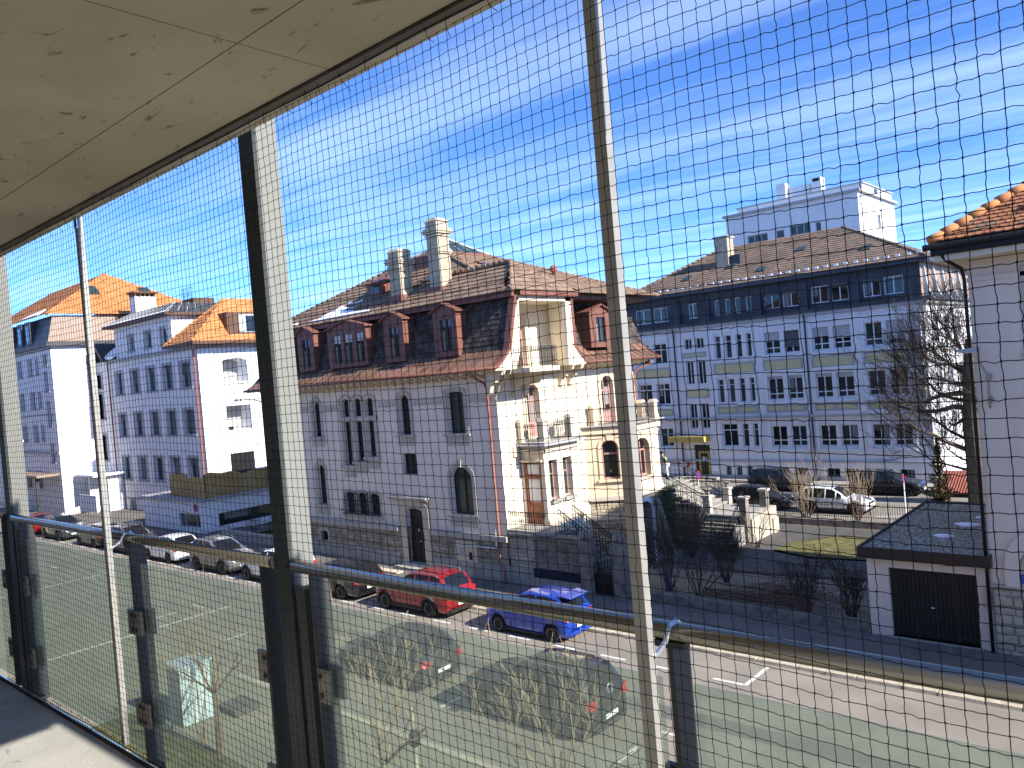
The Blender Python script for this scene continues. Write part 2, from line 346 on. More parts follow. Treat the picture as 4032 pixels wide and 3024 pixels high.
def wall(F, u0, u1, z0, z1, holes, depth, mb=None):
    """a wall face with real openings and their reveals. hole = (u0, u1, zb, zt, rise)"""
    mb = mb or MB()
    us = sorted({u0, u1, *[h[0] for h in holes], *[h[1] for h in holes]}); us = [u for u in us if u0 <= u <= u1]
    zs = sorted({z0, z1, *[h[2] for h in holes], *[h[3] for h in holes]}); zs = [z for z in zs if z0 <= z <= z1]
    for a, b in zip(us, us[1:]):
        run = None
        for c, d in zip(zs, zs[1:]):
            um, zm = (a + b) / 2, (c + d) / 2
            if any(h[0] < um < h[1] and h[2] < zm < h[3] for h in holes):
                if run: mb.quad(F.p(a, run[0]), F.p(b, run[0]), F.p(b, run[1]), F.p(a, run[1])); run = None
            else: run = (run[0], d) if run else (c, d)
        if run: mb.quad(F.p(a, run[0]), F.p(b, run[0]), F.p(b, run[1]), F.p(a, run[1]))
    for h in holes:
        o = outline(*h)
        for k in range(len(o)):
            p, q = o[k], o[(k + 1) % len(o)]
            mb.quad(F.p(*p), F.p(*q), F.p(*q, -depth), F.p(*p, -depth))
        if h[4] > 0:
            arc = o[2:]; mid = len(arc) // 2
            for k in range(mid): mb.quad(F.p(h[1], h[3]), F.p(*arc[k + 1]), F.p(*arc[k]))
            for k in range(mid, len(arc) - 1): mb.quad(F.p(h[0], h[3]), F.p(*arc[k + 1]), F.p(*arc[k]))
    return mb

def window(F, hole, parent, frame='white', glass='glass', depth=0.2, fw=0.06, mull=1, trans=(), name='window', blind=None, blindmat='blind', inset=0.0):
    """a frame with real bars, a pane behind it, and a lowered blind if any"""
    u0, u1, zb, zt, rise = hole
    D = -depth + 0.03
    o1 = outline(u0, u1, zb, zt, rise); o2 = outline(u0 + fw, u1 - fw, zb + fw, zt - fw, max(0, rise - fw * 0.6) if rise > 0 else 0)
    f = MB()
    n = len(o1)
    for k in range(n):
        a, b, c, d = o1[k], o1[(k + 1) % n], o2[(k + 1) % n], o2[k]
        f.quad(F.p(*a, D), F.p(*b, D), F.p(*c, D), F.p(*d, D)); f.quad(F.p(*d, D), F.p(*c, D), F.p(*c, D - 0.06), F.p(*d, D - 0.06))
    top = zt - fw
    for k in range(mull):
        um = u0 + (u1 - u0) * (k + 1) / (mull + 1)
        f.fbox(F, um - fw * 0.5, um + fw * 0.5, zb + fw, top, D - 0.05, D + 0.004)
    for tz in trans: f.fbox(F, u0 + fw, u1 - fw, tz - fw * 0.5, tz + fw * 0.5, D - 0.05, D + 0.007)
    w = f.build(name, frame, parent)
    if u1 - u0 > .8 and random.random() < .3:
        cu = u0 + (u1 - u0) * random.choice((.08, .62)); cz = zb + (zt - zb) * random.choice((.1, .1, .4)); MB().fbox(F, cu, cu + (u1 - u0) * .28, cz, zt - rise - fw, D - .034, D - .03).build('curtain', 'curtain', w)
    p = MB(); p.quad(*[F.p(*q, D - 0.035) for q in o2]); p.build('pane', glass, w)
    if blind:
        zbl = zt - (zt - zb) * blind
        b = MB(); nb = max(2, int((zt - zbl) / 0.09)); hh = (zt - zbl) / nb
        for k in range(nb): b.fbox(F, u0 + 0.03, u1 - 0.03, zbl + k * hh, zbl + (k + 0.86) * hh, D + 0.03, D + 0.055)
        b.build('blind', blindmat, w)
    return w

def surround(F, hole, parent, w=0.16, d=0.05, m='trimst', sill=0.0, name='window_surround', keystone=False, bottom=False):
    u0, u1, zb, zt, rise = hole
    o1 = outline(u0, u1, zb, zt, rise); o2 = outline(u0 - w, u1 + w, zb, zt + w, rise + w * 0.6 if rise > 0 else 0)
    s = MB(); n = len(o1)
    for k in range(n):
        if k == 0: continue
        a, b, c, e = o1[k], o1[(k + 1) % n], o2[(k + 1) % n], o2[k]
        s.quad(F.p(*a, d), F.p(*b, d), F.p(*c, d), F.p(*e, d)); s.quad(F.p(*e, d), F.p(*c, d), F.p(*c, 0), F.p(*e, 0)); s.quad(F.p(*a, d), F.p(*b, d), F.p(*b, 0), F.p(*a, 0))
    ob = s.build(name, m, parent)
    if sill: MB().fbox(F, u0 - w - 0.08, u1 + w + 0.08, zb - 0.12, zb, -0.1, sill).build('sill', m, ob)
    if keystone:
        uc = (u0 + u1) / 2; MB().prism([F.p(uc - 0.1, zt - 0.02, d), F.p(uc + 0.1, zt - 0.02, d), F.p(uc + 0.15, zt + w + 0.12, d), F.p(uc - 0.15, zt + w + 0.12, d)], F.n * 0.05).build('keystone', m, ob)
    return ob

def inside(poly, x, y):
    c = False; n = len(poly); j = n - 1
    for i in range(n):
        if (poly[i][1] > y) != (poly[j][1] > y) and x < (poly[j][0] - poly[i][0]) * (y - poly[i][1]) / (poly[j][1] - poly[i][1]) + poly[i][0]: c = not c
        j = i
    return c

def tiles(o, u, v, poly, tw, th, lift=0.035, mb=None, jit=0.006, rowmin=0, gap=0.012, scallop=False):
    """lay single tiles on a slope; o corner, u along the eave, v up the slope, poly in (u, v) metres"""
    mb = mb or MB(); o, u, v = Vector(o), Vector(u).normalized(), Vector(v).normalized(); n = u.cross(v).normalized()
    if n.z < 0: n = -n
    us = [p[0] for p in poly]; vs = [p[1] for p in poly]
    rows = int((max(vs) - min(vs)) / th) + 1
    for r in range(rows):
        v0 = min(vs) + r * th; off = (r % 2) * 0.5 * tw
        for k in range(-1, int((max(us) - min(us)) / tw) + 2):
            a = min(us) + k * tw + off
            if not inside(poly, a + tw / 2, v0 + th / 2): continue
            l = lift + random.uniform(-jit, jit); t = random.uniform(-jit, jit)
            p = [o + u * (a + gap / 2) + v * v0 + n * (l + t), o + u * (a + tw - gap / 2) + v * v0 + n * (l - t), o + u * (a + tw - gap / 2) + v * (v0 + th * 1.08) + n * 0.004, o + u * (a + gap / 2) + v * (v0 + th * 1.08) + n * 0.004]
            if scallop:
                q = o + u * (a + tw / 2) + v * (v0 - th * 0.12) + n * l
                mb.quad(p[0], q, p[1], p[2], p[3]); mb.quad(p[0] - n * l * 0.9, q - n * l * 0.9, q, p[0]); mb.quad(q - n * l * 0.9, p[1] - n * l * 0.9, p[1], q)
            else:
                i = len(mb.v); mb.v += [tuple(x) for x in p] + [tuple(p[0] - n * l * 0.95), tuple(p[1] - n * l * 0.95)]
                mb.f += [(i, i + 1, i + 2, i + 3), (i + 4, i + 5, i + 1, i)]
    return mb

def masonry(F, u0, u1, z0, z1, holes=(), cw=0.38, ch=0.19, d=0.045, mb=None):
    """coursed rubble: single stones of uneven size set proud of the mortar"""
    mb = mb or MB(); z = z0
    while z < z1 - 0.05:
        h = min(random.uniform(ch * 0.75, ch * 1.3), z1 - z); u = u0 - random.uniform(0, cw * 0.6)
        while u < u1 - 0.04:
            w = random.uniform(cw * 0.55, cw * 1.5); a, b = max(u, u0), min(u + w, u1); u += w
            um, zm = (a + b) / 2, z + h / 2
            if b - a < 0.06 or any(q[0] - 0.05 < um < q[1] + 0.05 and q[2] - 0.05 < zm < q[3] + 0.05 for q in holes): continue
            g = 0.014; dd = d * random.uniform(0.5, 1.3); e = min(0.03, (b - a) * 0.2); i = len(mb.v)
            mb.v += [tuple(F.p(*q)) for q in ((a + g, z + g, 0), (b - g, z + g, 0), (b - g, z + h - g, 0), (a + g, z + h - g, 0), (a + g + e, z + g + e * 0.7, dd), (b - g - e, z + g + e * 0.7, dd * random.uniform(0.8, 1.1)), (b - g - e, z + h - g - e * 0.7, dd), (a + g + e, z + h - g - e * 0.7, dd * random.uniform(0.8, 1.1)))]
            mb.f += [(i + 4, i + 5, i + 6, i + 7), (i, i + 1, i + 5, i + 4), (i + 1, i + 2, i + 6, i + 5), (i + 2, i + 3, i + 7, i + 6), (i + 3, i, i + 4, i + 7)]
        z += h
    return mb

def iron_panel(mb, A, B, h, posts=0.13, r=0.009, scroll=True):
    """wrought-iron railing between two feet A and B: rails, bars, a row of rings"""
    A, B = Vector(A), Vector(B); L = (B - A).length; up = Vector((0, 0, h)); Z = Vector((0, 0, 1))
    for k in (0.06, 0.45, 0.78, 1.0): mb.tube([A + up * k, B + up * k], r * (1.5 if k == 1 else 1), 4)
    n = max(2, int(L / posts))
    for k in range(n + 1):
        p = A.lerp(B, k / n); mb.tube([p, p + up], r, 4)
    if scroll:
        for k in range(n):
            p = A.lerp(B, (k + 0.5) / n) + up * 0.89; d = (B - A).normalized(); rr = min(posts * 0.42, h * 0.1)
            mb.tube([p + d * rr * math.cos(a) + Z * rr * math.sin(a) for a in [2 * PI * j / 6 for j in range(7)]], r * 0.8, 3, False)
    return mb
# ================================================================ ground
def sstep(a, b, x):
    t = min(1, max(0, (x - a) / (b - a))); return t * t * (3 - 2 * t)
def tz(x, y):
    """ground height: the far side of the villa garden lies 1.2 m lower than the street"""
    return -1.2 * sstep(26.5, 37, y) * sstep(-62, -48, x)
def sheet(name, xs, ys, m, lift=0.0, inside_poly=None, kind='structure', base=None):
    mb = MB(); idx = {}
    for i, x in enumerate(xs):
        for j, y in enumerate(ys):
            idx[i, j] = len(mb.v); mb.v.append((x, y, (tz(x, y) if base is None else base) + lift))
    for i in range(len(xs) - 1):
        for j in range(len(ys) - 1):
            if inside_poly and not inside(inside_poly, (xs[i] + xs[i + 1]) / 2, (ys[j] + ys[j + 1]) / 2): continue
            mb.f.append((idx[i, j], idx[i + 1, j], idx[i + 1, j + 1], idx[i, j + 1]))
    o = mb.build(name, m, smooth=True); o['kind'] = kind; return o
def rng(a, b, st): n = max(1, int(round((b - a) / st))); return [a + (b - a) * k / n for k in range(n + 1)]
def poly_sheet(name, pts, m, lift, kind='structure', parent=None):
    bm = bmesh.new(); bm.faces.new([bm.verts.new((x, y, 0)) for x, y in pts])
    bmesh.ops.triangulate(bm, faces=bm.faces)
    for _ in range(3): bmesh.ops.subdivide_edges(bm, edges=[e for e in bm.edges if e.calc_length() > 1.2], cuts=1); bmesh.ops.triangulate(bm, faces=[f for f in bm.faces if len(f.verts) > 3])
    for v in bm.verts: v.co.z = tz(v.co.x, v.co.y) + lift
    me = bpy.data.meshes.new(name); bm.to_mesh(me); bm.free(); me.materials.append(M[m]); o = bpy.data.objects.new(name, me); COL.objects.link(o)
    if kind: o['kind'] = kind
    if parent: attach(o, parent)
    return o

gx = [-3000, -1000, -400, -200] + rng(-120, 20, 2) + [60, 200, 800, 3000]
gy = [-800, -100, -20, 0] + rng(4, 90, 1.5) + [140, 300, 900, 3000]
sheet('ground', gx, gy, 'earth', -0.16)
sheet('road', [-400, -120, -60, -30, 0, 60, 200], rng(12.9, 21.75, 2.2), 'asphalt', -0.10, base=0.0)
sheet('parking_apron', [-300, -120, -75, -52, -33, -24.5], rng(2.5, 12.9, 2), 'asphalt4', -0.096, base=0.0)
sheet('near_pavement', [-24.5, -14, 0, 60], [9.6, 12.9], 'asphalt4', -0.092, base=0.0)
sheet('lawn', rng(-24.5, 10, 1.5), rng(1.9, 9.6, 1), 'grass', -0.06, base=0.0)
sheet('pavement', [-300, -120, -60, -30, -8.4, -4, 60], [22.06, 23.4, 25.3], 'asphalt2', 0.0, base=0.0)
sheet('yard', rng(-75, -48, 3), rng(25.3, 33, 1.5), 'asphalt2', 0.004)
# lower court street behind the garden
sheet('court_road', rng(-60, 40, 4), rng(47.2, 59, 2), 'asphalt', -0.02)
sheet('court_pavement', rng(-60, 40, 4), [59.0, 60.7], 'plinth', 0.08)
# garden
poly_sheet('garden_path', [(-23, 31), (-19.5, 33.2), (-16.2, 34), (-12.5, 34.9), (-8.6, 36.2), (-8.6, 39.2), (-12, 38.9), (-15.2, 38.4), (-17.5, 39.2), (-17.3, 41.6), (-15.5, 43.8), (-11, 43.6), (-8, 43.4), (-8, 45.6), (-20, 45.6), (-20, 38.7), (-22.5, 38.7)], 'asphalt3', -0.13)
poly_sheet('garden_lawn', [(-17.5, 39.4), (-15.2, 38.6), (-12, 39.1), (-8.6, 39.4), (-8.2, 43.2), (-11, 43.4), (-15.5, 43.4), (-17.2, 41.4)], 'grass', -0.09)
poly_sheet('garden_bed', [(-17.2, 25.75), (-8.35, 25.75), (-8.5, 36.1), (-12.5, 34.7), (-16.2, 33.8), (-19.4, 33.0), (-20, 31.5), (-18, 28)], 'gravel', -0.12)
mb = MB()
for a, b in zip([(-19.5, 33.15), (-16.2, 33.95), (-12.5, 34.85)], [(-16.2, 33.95), (-12.5, 34.85), (-8.6, 36.15)]):
    mb.tube([(a[0], a[1], tz(*a) - 0.08), (b[0], b[1], tz(*b) - 0.08)], 0.08, 6)
structure(mb.build('path_edging', 'asphalt3'))

# dead leaves lying on the pavement under the fence
mb = MB()
for k in range(90):
    x, y = random.uniform(-17, -3), random.choice([random.gauss(24.9, 0.25), random.uniform(22.6, 25)])
    if y > 25.2: continue
    a = random.uniform(0, 6.28); s = random.uniform(0.03, 0.07); z = 0.012
    mb.quad((x + s * math.cos(a), y + s * math.sin(a), z), (x - s * math.sin(a) * .6, y + s * math.cos(a) * .6, z + 0.02), (x - s * math.cos(a), y - s * math.sin(a), z), (x + s * math.sin(a) * .6, y - s * math.cos(a) * .6, z + 0.015))
mb.build('fallen_leaves', 'leaf', kind='stuff')

# kerb of single granite stones
kerb = bpy.data.objects.new('kerb', None); COL.objects.link(kerb); kerb['kind'] = 'structure'
x = -82.0; kn = 0
while x < 4:
    L = random.uniform(0.75, 1.3); y0 = 21.69 + random.uniform(-0.012, 0.012); t = random.uniform(-0.012, 0.008)
    mb = MB(); mb.hexa([(x + .01, y0, -.2), (x + L - .01, y0, -.2), (x + L - .01, 22.06, -.2), (x + .01, 22.06, -.2), (x + .02, y0 + .03, t), (x + L - .02, y0 + .03, t + random.uniform(-.006, .006)), (x + L - .02, 22.055, 0.006), (x + .02, 22.055, 0.006)])
    mb.build('kerb_stone', 'kerb', kerb); x += L
kerb2 = bpy.data.objects.new('near_kerb', None); COL.objects.link(kerb2); kerb2['kind'] = 'structure'
for k in range(22):
    MB().box(-24.4 + k * 1.1, -23.32 + k * 1.1, 12.82, 12.98, -0.2, -0.086).build('kerb_stone', 'kerb', kerb2)

# road markings, painted on the asphalt
marks = bpy.data.objects.new('road_markings', None); COL.objects.link(marks); marks['kind'] = 'structure'
def mark(x0, x1, y0, y1, z=-0.094):
    mb = MB(); mb.quad((x0, y0, z), (x1, y0, z), (x1, y1, z), (x0, y1, z)); mb.build('painted_line', 'paint', marks)
for k in range(32):                                   # dashes of the far parking bays
    xd = -11.0 - 1.945 * k
    mark(xd, xd + 0.93, 19.97, 20.08)
mark(-10.08, -9.96, 20.0, 21.5)
for k in range(-2, 14): mark(-16.5 - 5.9 * k - .5, -16.5 - 5.9 * k + .5, 16.40, 16.51)
for k in range(5): mark(-10.71 - 5.9 * k, -10.59 - 5.9 * k, 14.6, 15.5) if k != 2 else None
for xl in (-32.7, -46.4, -60.2): mark(xl - 0.08, xl + 0.08, 9.3, 17.3, -0.088)
mb = MB()                                             # bay corner on the court
mb.quad((-15.1, 48.6, -1.212), (-13.2, 49.4, -1.212), (-13.2, 49.55, -1.212), (-15.15, 48.75, -1.212)); mb.build('painted_line', 'paint', marks)

# manhole covers and a mended strip in the carriageway
for x_, y_, lb in ((-13.4, 18.3, 'round iron manhole cover in the road near the bay corner'), (-28.2, 18.0, 'round iron manhole cover in the road beyond the red SUV')):
    tag(MB().lathe([(.33, -.099), (.33, -.088), (.28, -.084)], (x_, y_, 0), 20).build('manhole_cover', 'ironold'), lb, 'manhole cover')
mb = MB(); mb.quad((-26, 17.1, -.0955), (6, 17.2, -.0955), (6, 17.9, -.0955), (-26, 17.75, -.0955)); structure(mb.build('road_patch', 'asphalt2'))

# ================================================================ the balcony we stand on
sl = bpy.data.objects.new('balcony_ceiling', None); COL.objects.link(sl); sl['kind'] = 'structure'
XE = -0.30
xs = [XE, -1.862, -4.36, -6.86, -9.4]; ys = [1.43, 1.137, -0.10, -1.30]
for a, b in zip(xs, xs[1:]):
    for c, d in zip(ys, ys[1:]):
        MB().box(b + .0025, a - .0025, d + .0025, c - .0025, 9.93, 10.0).build('ceiling_panel', 'ceiling', sl)
MB().box(-9.4, XE, -1.3, 1.44, 9.946, 10.25).build('slab', 'ceiling', sl)
mb = MB()                                             # drip channel under the slab edge
mb.box(-9.4, XE, 1.432, 1.474, 9.951, 10.2); mb.box(-9.4, XE, 1.425, 1.435, 9.924, 9.96)
mb.build('drip_channel', 'rust', sl)
MB().box(-9.4, XE, 1.474, 1.515, 9.925, 10.25).build('slab_lip', 'lip', sl)
fl = bpy.data.objects.new('balcony_floor', None); COL.objects.link(fl); fl['kind'] = 'structure'
MB().box(-9.4, 5.5, -1.3, 1.44, 7.1, 7.4).build('slab', 'floor', fl)
MB().box(-9.4, 5.5, 1.441, 1.452, 7.2, 7.412).build('edge_angle', 'rust', fl)
MB().box(-9.4, 5.5, 1.455, 1.50, 7.3, 7.37).build('gutter', 'strap', fl)
structure(MB().box(-9.4, 5.5, -1.55, -1.302, 5.0, 11.0).build('balcony_wall', 'rcream'))
structure(MB().box(-140, 30, -9, -1.56, 0, 14).build('own_building', 'rcream'))  # unseen; lengthened along the street so the villa windows reflect a wall

def chamfer_plate(x, z0, z1, y0=1.595, y1=1.675, t=0.014, ch=0.045):
    return MB().prism([(x, y0, z0), (x, y1, z0), (x, y1, z1 - ch), (x, y1 - ch * 0.6, z1), (x, y0, z1)], (t, 0, 0))
def clamp(parent, x, z, side=1):
    o = MB().box(min(x, x + .062 * side), max(x, x + .062 * side), 1.590, 1.606, z - .06, z + .06).build('clamp', 'clamp', parent)
    b = MB(); b.box(min(x, x + .066 * side), max(x, x + .066 * side), 1.646, 1.664, z - .062, z + .062); b.build('backing', 'platemetal', o)
    s = MB()
    for dz in (-.035, .035): s.lathe([(.011, 0), (.011, -.005), (.006, -.006)], (x + .014 * side, 1.590, z + dz), 8, 'y')
    s.build('screw', 'darkmetal', o)

def post(xc, label):
    t = thing('balcony_column', label, 'column', (xc, 1.65, 7.3), 'steel columns along the balcony edge')
    mb = MB(); mb.box(xc - .048, xc + .048, 1.70 - .02, 1.70, 7.0, 10.3)                 # outer flange
    mb.box(xc - .014, xc + .048, 1.612, 1.68, 7.0, 10.3)
    mb.build('shaft', 'column', t)
    MB().box(xc - .05, xc + .046, 1.598, 1.612, 7.0, 10.3).build('inner_flange', 'darkmetal', t)  # inner flange coloured dark to stand for the column's shaded side
    chamfer_plate(xc + .072, 7.2, 8.285, 1.60, 1.70, 0.05).build('bracket', 'platemetal', t)
    for s in (-1, 1):
        xp = xc + .165 * s
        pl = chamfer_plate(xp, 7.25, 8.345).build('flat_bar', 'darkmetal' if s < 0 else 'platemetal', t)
        for z in (7.95, 7.50): clamp(t, xp + (.014 if s > 0 else 0), z, s)
    return t
post(-2.622, 'grey steel column with inner face coloured dark as shade between the two glass railing bays')
post(-5.76, 'grey steel column at the far left end of the net')
post(0.62, 'grey steel column beyond the right edge of the view')
def midpost(x, label):
    t = thing('railing_post', label, 'railing post', (x, 1.63, 7.3), 'flat bar posts under the handrail')
    chamfer_plate(x, 7.2, 8.345).build('flat_bar', 'platemetal', t)
    MB().box(x - .03, x + .05, 1.585, 1.615, 8.33, 8.345).build('saddle', 'darkmetal', t)
    for s in (-1, 1):
        for z in (7.95, 7.50): clamp(t, x + (.014 if s > 0 else 0), z, s)
midpost(-0.99, 'chamfered flat bar post under the handrail beside the near galvanised pole')
midpost(-3.985, 'chamfered flat bar post under the handrail beside the far galvanised pole')
def rail(x0, x1, label):
    t = thing('handrail', label, 'handrail', (x0, 1.6, 8.365), 'round handrail tubes')
    MB().tube([(x0, 1.6, 8.367), (x1, 1.6, 8.367)], .0225, 20).build('tube', 'rail', t, smooth=True)
    for x in (x0, x1): MB().tube([(x - .006, 1.6, 8.367), (x + .006, 1.6, 8.367)], .0232, 20).build('end_cap', 'black', t)
rail(-2.562, 0.56, 'round metal handrail right of the thick steel column')
rail(-5.70, -2.682, 'round metal handrail left of the thick steel column')
rail(-9, -5.82, 'round metal handrail at the far left edge')
def glass(x0, x1, label):
    o = MB().box(x0, x1, 1.624, 1.636, 7.28, 8.235).build('glass_panel', M['milky']); tag(o, label, 'glass panel', 'hazy green glass balustrade panels')
glass(-2.415, -1.035, 'hazy glass panel between thick column and near galvanised pole')
glass(-0.945, 0.42, 'hazy glass panel in the bottom right corner before the empty road')
glass(-3.935, -2.83, 'hazy glass panel just left of the thick column before the pale cabinet')
glass(-5.56, -4.035, 'hazy glass panel left of the far galvanised pole')
glass(-8, -5.96, 'sliver of hazy glass panel at the far left edge')
def pole(x, label):
    t = thing('net_pole', label, 'pole', (x, 1.515, 7.4), 'galvanised poles holding the net')
    mb = MB(); mb.box(x - .018, x + .015, 1.500, 1.503, 7.38, 9.925); mb.box(x + .012, x + .015, 1.503, 1.526, 7.38, 9.925); mb.box(x - .018, x + .012, 1.523, 1.526, 7.38, 9.925); mb.box(x - .018, x - .015, 1.503, 1.523, 7.38, 9.925)
    mb.build('tube', 'galv', t)
    s = MB(); s.tube([(x + .016, 1.52, 8.33), (x + .022, 1.56, 8.352), (x + .026, 1.58, 8.386), (x + .03, 1.605, 8.394), (x + .03, 1.63, 8.37)], .006, 5); s.build('strap', 'strap', t)
    MB().box(x - .016, x + .02, 1.496, 1.5, 9.87, 9.925).build('top_bracket', 'strap', t)
pole(-0.995, 'galvanised square pole in front of the handrail right of centre')
pole(-4.005, 'galvanised square pole in front of the white houses at left')

# bird net: knotted square mesh hung inside the railing
def build_net():
    nx, nz, s = 188, 83, 0.0318
    x0, z0 = 0.36, 7.40
    rs = np.random.RandomState(3)
    P = np.zeros((nx, nz, 3))
    for i in range(nx):
        for k in range(nz):
            x = x0 - i * s; z = z0 + k * 0.0306
            n1 = noise.noise(Vector((x * 1.1, z * 1.3, 0))); n2 = noise.noise(Vector((x * 1.1, z * 1.3, 9))); n3 = noise.noise(Vector((x * 2.6, z * 2.6, 4)))
            P[i, k] = (x + .007 * n1 + .0015 * n3, 1.470 + .008 * n2, z + .008 * n2 - .0015 * n3 + .006 * math.sin(x * 5.1))
    P += rs.normal(0, 0.0007, P.shape)
    V, F = [], []
    base = 0
    def strand(a, b, side, amp):
        nonlocal base
        m = (a + b) / 2; m = m + side * amp
        q1 = a * .7 + b * .3 + side * amp * .9; q2 = a * .3 + b * .7 - side * amp * .5
        d = (b - a); d = d / (np.linalg.norm(d) + 1e-9)
        e1 = np.array([0, 1, 0.]); e2 = np.cross(d, e1); e2 /= np.linalg.norm(e2) + 1e-9
        r = 0.00095
        ring = [e1 * r, (-0.5 * e1 + 0.866 * e2) * r, (-0.5 * e1 - 0.866 * e2) * r]
        for p in (a, q1, q2, b):
            for g in ring: V.append(p + g)
        for t in range(3):
            for j in range(3): F.append((base + t * 3 + j, base + t * 3 + (j + 1) % 3, base + t * 3 + 3 + (j + 1) % 3, base + t * 3 + 3 + j))
        base += 12
    ex, ez = np.array([1., 0, 0]), np.array([0, 0, 1.])
    for i in range(nx):
        for k in range(nz):
            if k + 1 < nz: strand(P[i, k], P[i, k + 1], ex, rs.normal(0, 0.0009) + .0005)
            if i + 1 < nx: strand(P[i, k], P[i + 1, k], ez, rs.normal(0, 0.0008) - .0009)
    for i in range(nx):
        for k in range(nz):
            p = P[i, k]; r = 0.0022 * rs.uniform(0.8, 1.25); a = rs.uniform(0, 1.5)
            c, sn = math.cos(a) * r, math.sin(a) * r
            V += [p + (c, 0, sn), p + (-sn, 0, c), p + (-c, 0, -sn), p + (sn, 0, -c), p + (0, -r, 0), p + (0, r, 0)]
            for q in ((0, 1, 4), (1, 2, 4), (2, 3, 4), (3, 0, 4), (1, 0, 5), (2, 1, 5), (3, 2, 5), (0, 3, 5)): F.append(tuple(base + t for t in q))
            base += 6
    me = bpy.data.meshes.new('bird_net'); me.from_pydata([tuple(v) for v in V], [], F); me.materials.append(M['net']); me.update()
    o = bpy.data.objects.new('bird_net', me); COL.objects.link(o)
    tag(o, 'black knotted bird net hung across the whole balcony opening', 'net')
    h = MB(); t = MB()                                          # cord and ties that hold it along the top and the floor
    h.tube([(x, 1.468 + .003 * math.sin(x * 9), 9.928 - .006 * abs(math.sin(x * 2.2))) for x in rng(-5.6, XE, .15)], .0022, 4)
    h.tube([(x, 1.466, 7.415 + .004 * math.sin(x * 7)) for x in rng(-5.6, 0.3, .15)], .0022, 4)
    h.build('edge_cord', 'net', o)
    for x in rng(-5.5, XE, .11):
        x += random.uniform(-.03, .03); a = random.uniform(-.03, .03)
        t.tube([(x, 1.468, 9.935), (x + a * .5, 1.474, 9.905), (x + a, 1.49, 9.89 + random.uniform(-.02, .02))], .0012, 3)
        t.tube([(x, 1.466, 7.415), (x + a * .3, 1.475, 7.43), (x - a, 1.49, 7.40)], .0016, 3)
    t.build('ties', 'net', o)
build_net()
# ================================================================ the villa
V = thing('villa', 'cream villa with brown mansard roof, red dormers and a sunlit side with balconies', 'villa', (-32, 30, 0))
FF = Fr((0, 25.2, 0), (1, 0, 0), (0, -1, 0))                # street front
FS = Fr((-23.2, 0, 0), (0, 1, 0), (1, 0, 0))                # sunlit side
DP = 0.24
wins = [                                                     # u0, u1, sill, top, arch rise, surround, frame
 (-36.74, -36.26, 6.50, 8.44, .24), (-29.44, -28.92, 6.52, 8.47, .26), (-26.05, -25.2, 6.53, 8.44, .06),
 (-36.80, -36.32, 2.78, 4.99, .26), (-29.53, -28.76, 4.57, 5.62, .10), (-26.22, -25.09, 2.79, 5.0, .52)]
trip = [(-34.09, -33.65, 7.51, 8.48, .22), (-33.08, -32.64, 7.51, 8.47, .22), (-32.10, -31.66, 7.51, 8.46, .22)]
tlow = [(-34.09, -33.66, 4.97, 7.25, 0), (-33.09, -32.67, 5.19, 7.25, 0), (-32.11, -31.70, 5.42, 7.25, 0)]
grl = [(-34.47, -33.80, 2.38, 3.57, .12), (-33.45, -32.80, 2.38, 3.55, .12), (-32.44, -31.78, 2.38, 3.53, .12)]
door = (-29.79, -28.55, 0.25, 2.96, .22)
cellar = [(-37.06, -36.36, .80, 1.36, .12)]
SHL = .26                                                    # the jambs widen the openings beyond the visible glass
wins, trip, tlow, grl = [[(h[0] - SHL,) + h[1:4] + (h[4] + (.08 if h[4] > .2 else 0),) for h in q] for q in (wins, trip, tlow, grl)]
upper = wins + trip + tlow + grl + [door]
mb = wall(FF, -41.1, -23.2, 1.98, 9.3, [h if h[2] > 1.98 else (h[0], h[1], 1.98, h[3], h[4]) for h in upper], DP)
Fg = Fr((0, 25.12, 0), (1, 0, 0), (0, -1, 0))
mb.build('front_wall', 'villa', V)
wall(Fg, -41.1, -23.2, -.2, 1.98, [door[:2] + (-.2, 1.98, 0)] + cellar, DP).build('base_wall', 'mortar', V)
mb = masonry(Fg, -40.9, -30.35, .72, 1.76, [(-37.25, -36.2, .70, 1.55)], .34, .17)
masonry(Fg, -28.0, -23.3, .72, 1.76, [(-26.35, -25.2, .7, 1.6)], .34, .17, mb=mb)
mb.build('rubble_stones', 'stone', V, kind='stuff')
for a, b in ((-41.1, -30.4), (-27.95, -23.1)):
    for k in range(max(1, int((b - a) / 1.5))):
        n = max(1, int((b - a) / 1.5)); MB().fbox(Fg, a + (b - a) * k / n + .006, a + (b - a) * (k + 1) / n - .006, -.2, .70, 0, .07).build('plinth_block', 'plinth', V)
    MB().fbox(Fg, a, b, 1.76, 2.0, -.05, .16).build('plinth_ledge', 'trimgrey', V)
for k, h in enumerate(wins):
    window(FF, h, V, 'wooddark', 'glass' if k not in (2, 5) else 'glassg', DP, .055, 1 if h[1] - h[0] > .6 else 0, [h[3] - .55] if h[3] - h[2] > 1.5 else [])
    if k != 4: surround(FF, h, V, .20, .05, 'trimgrey', .14, keystone=k in (0, 1, 3, 5))
for h in trip + tlow: window(FF, h, V, 'wooddark', 'glass', DP, .05, 0)
for h in grl: window(FF, h, V, 'wooddark', 'glass', DP, .05, 1)
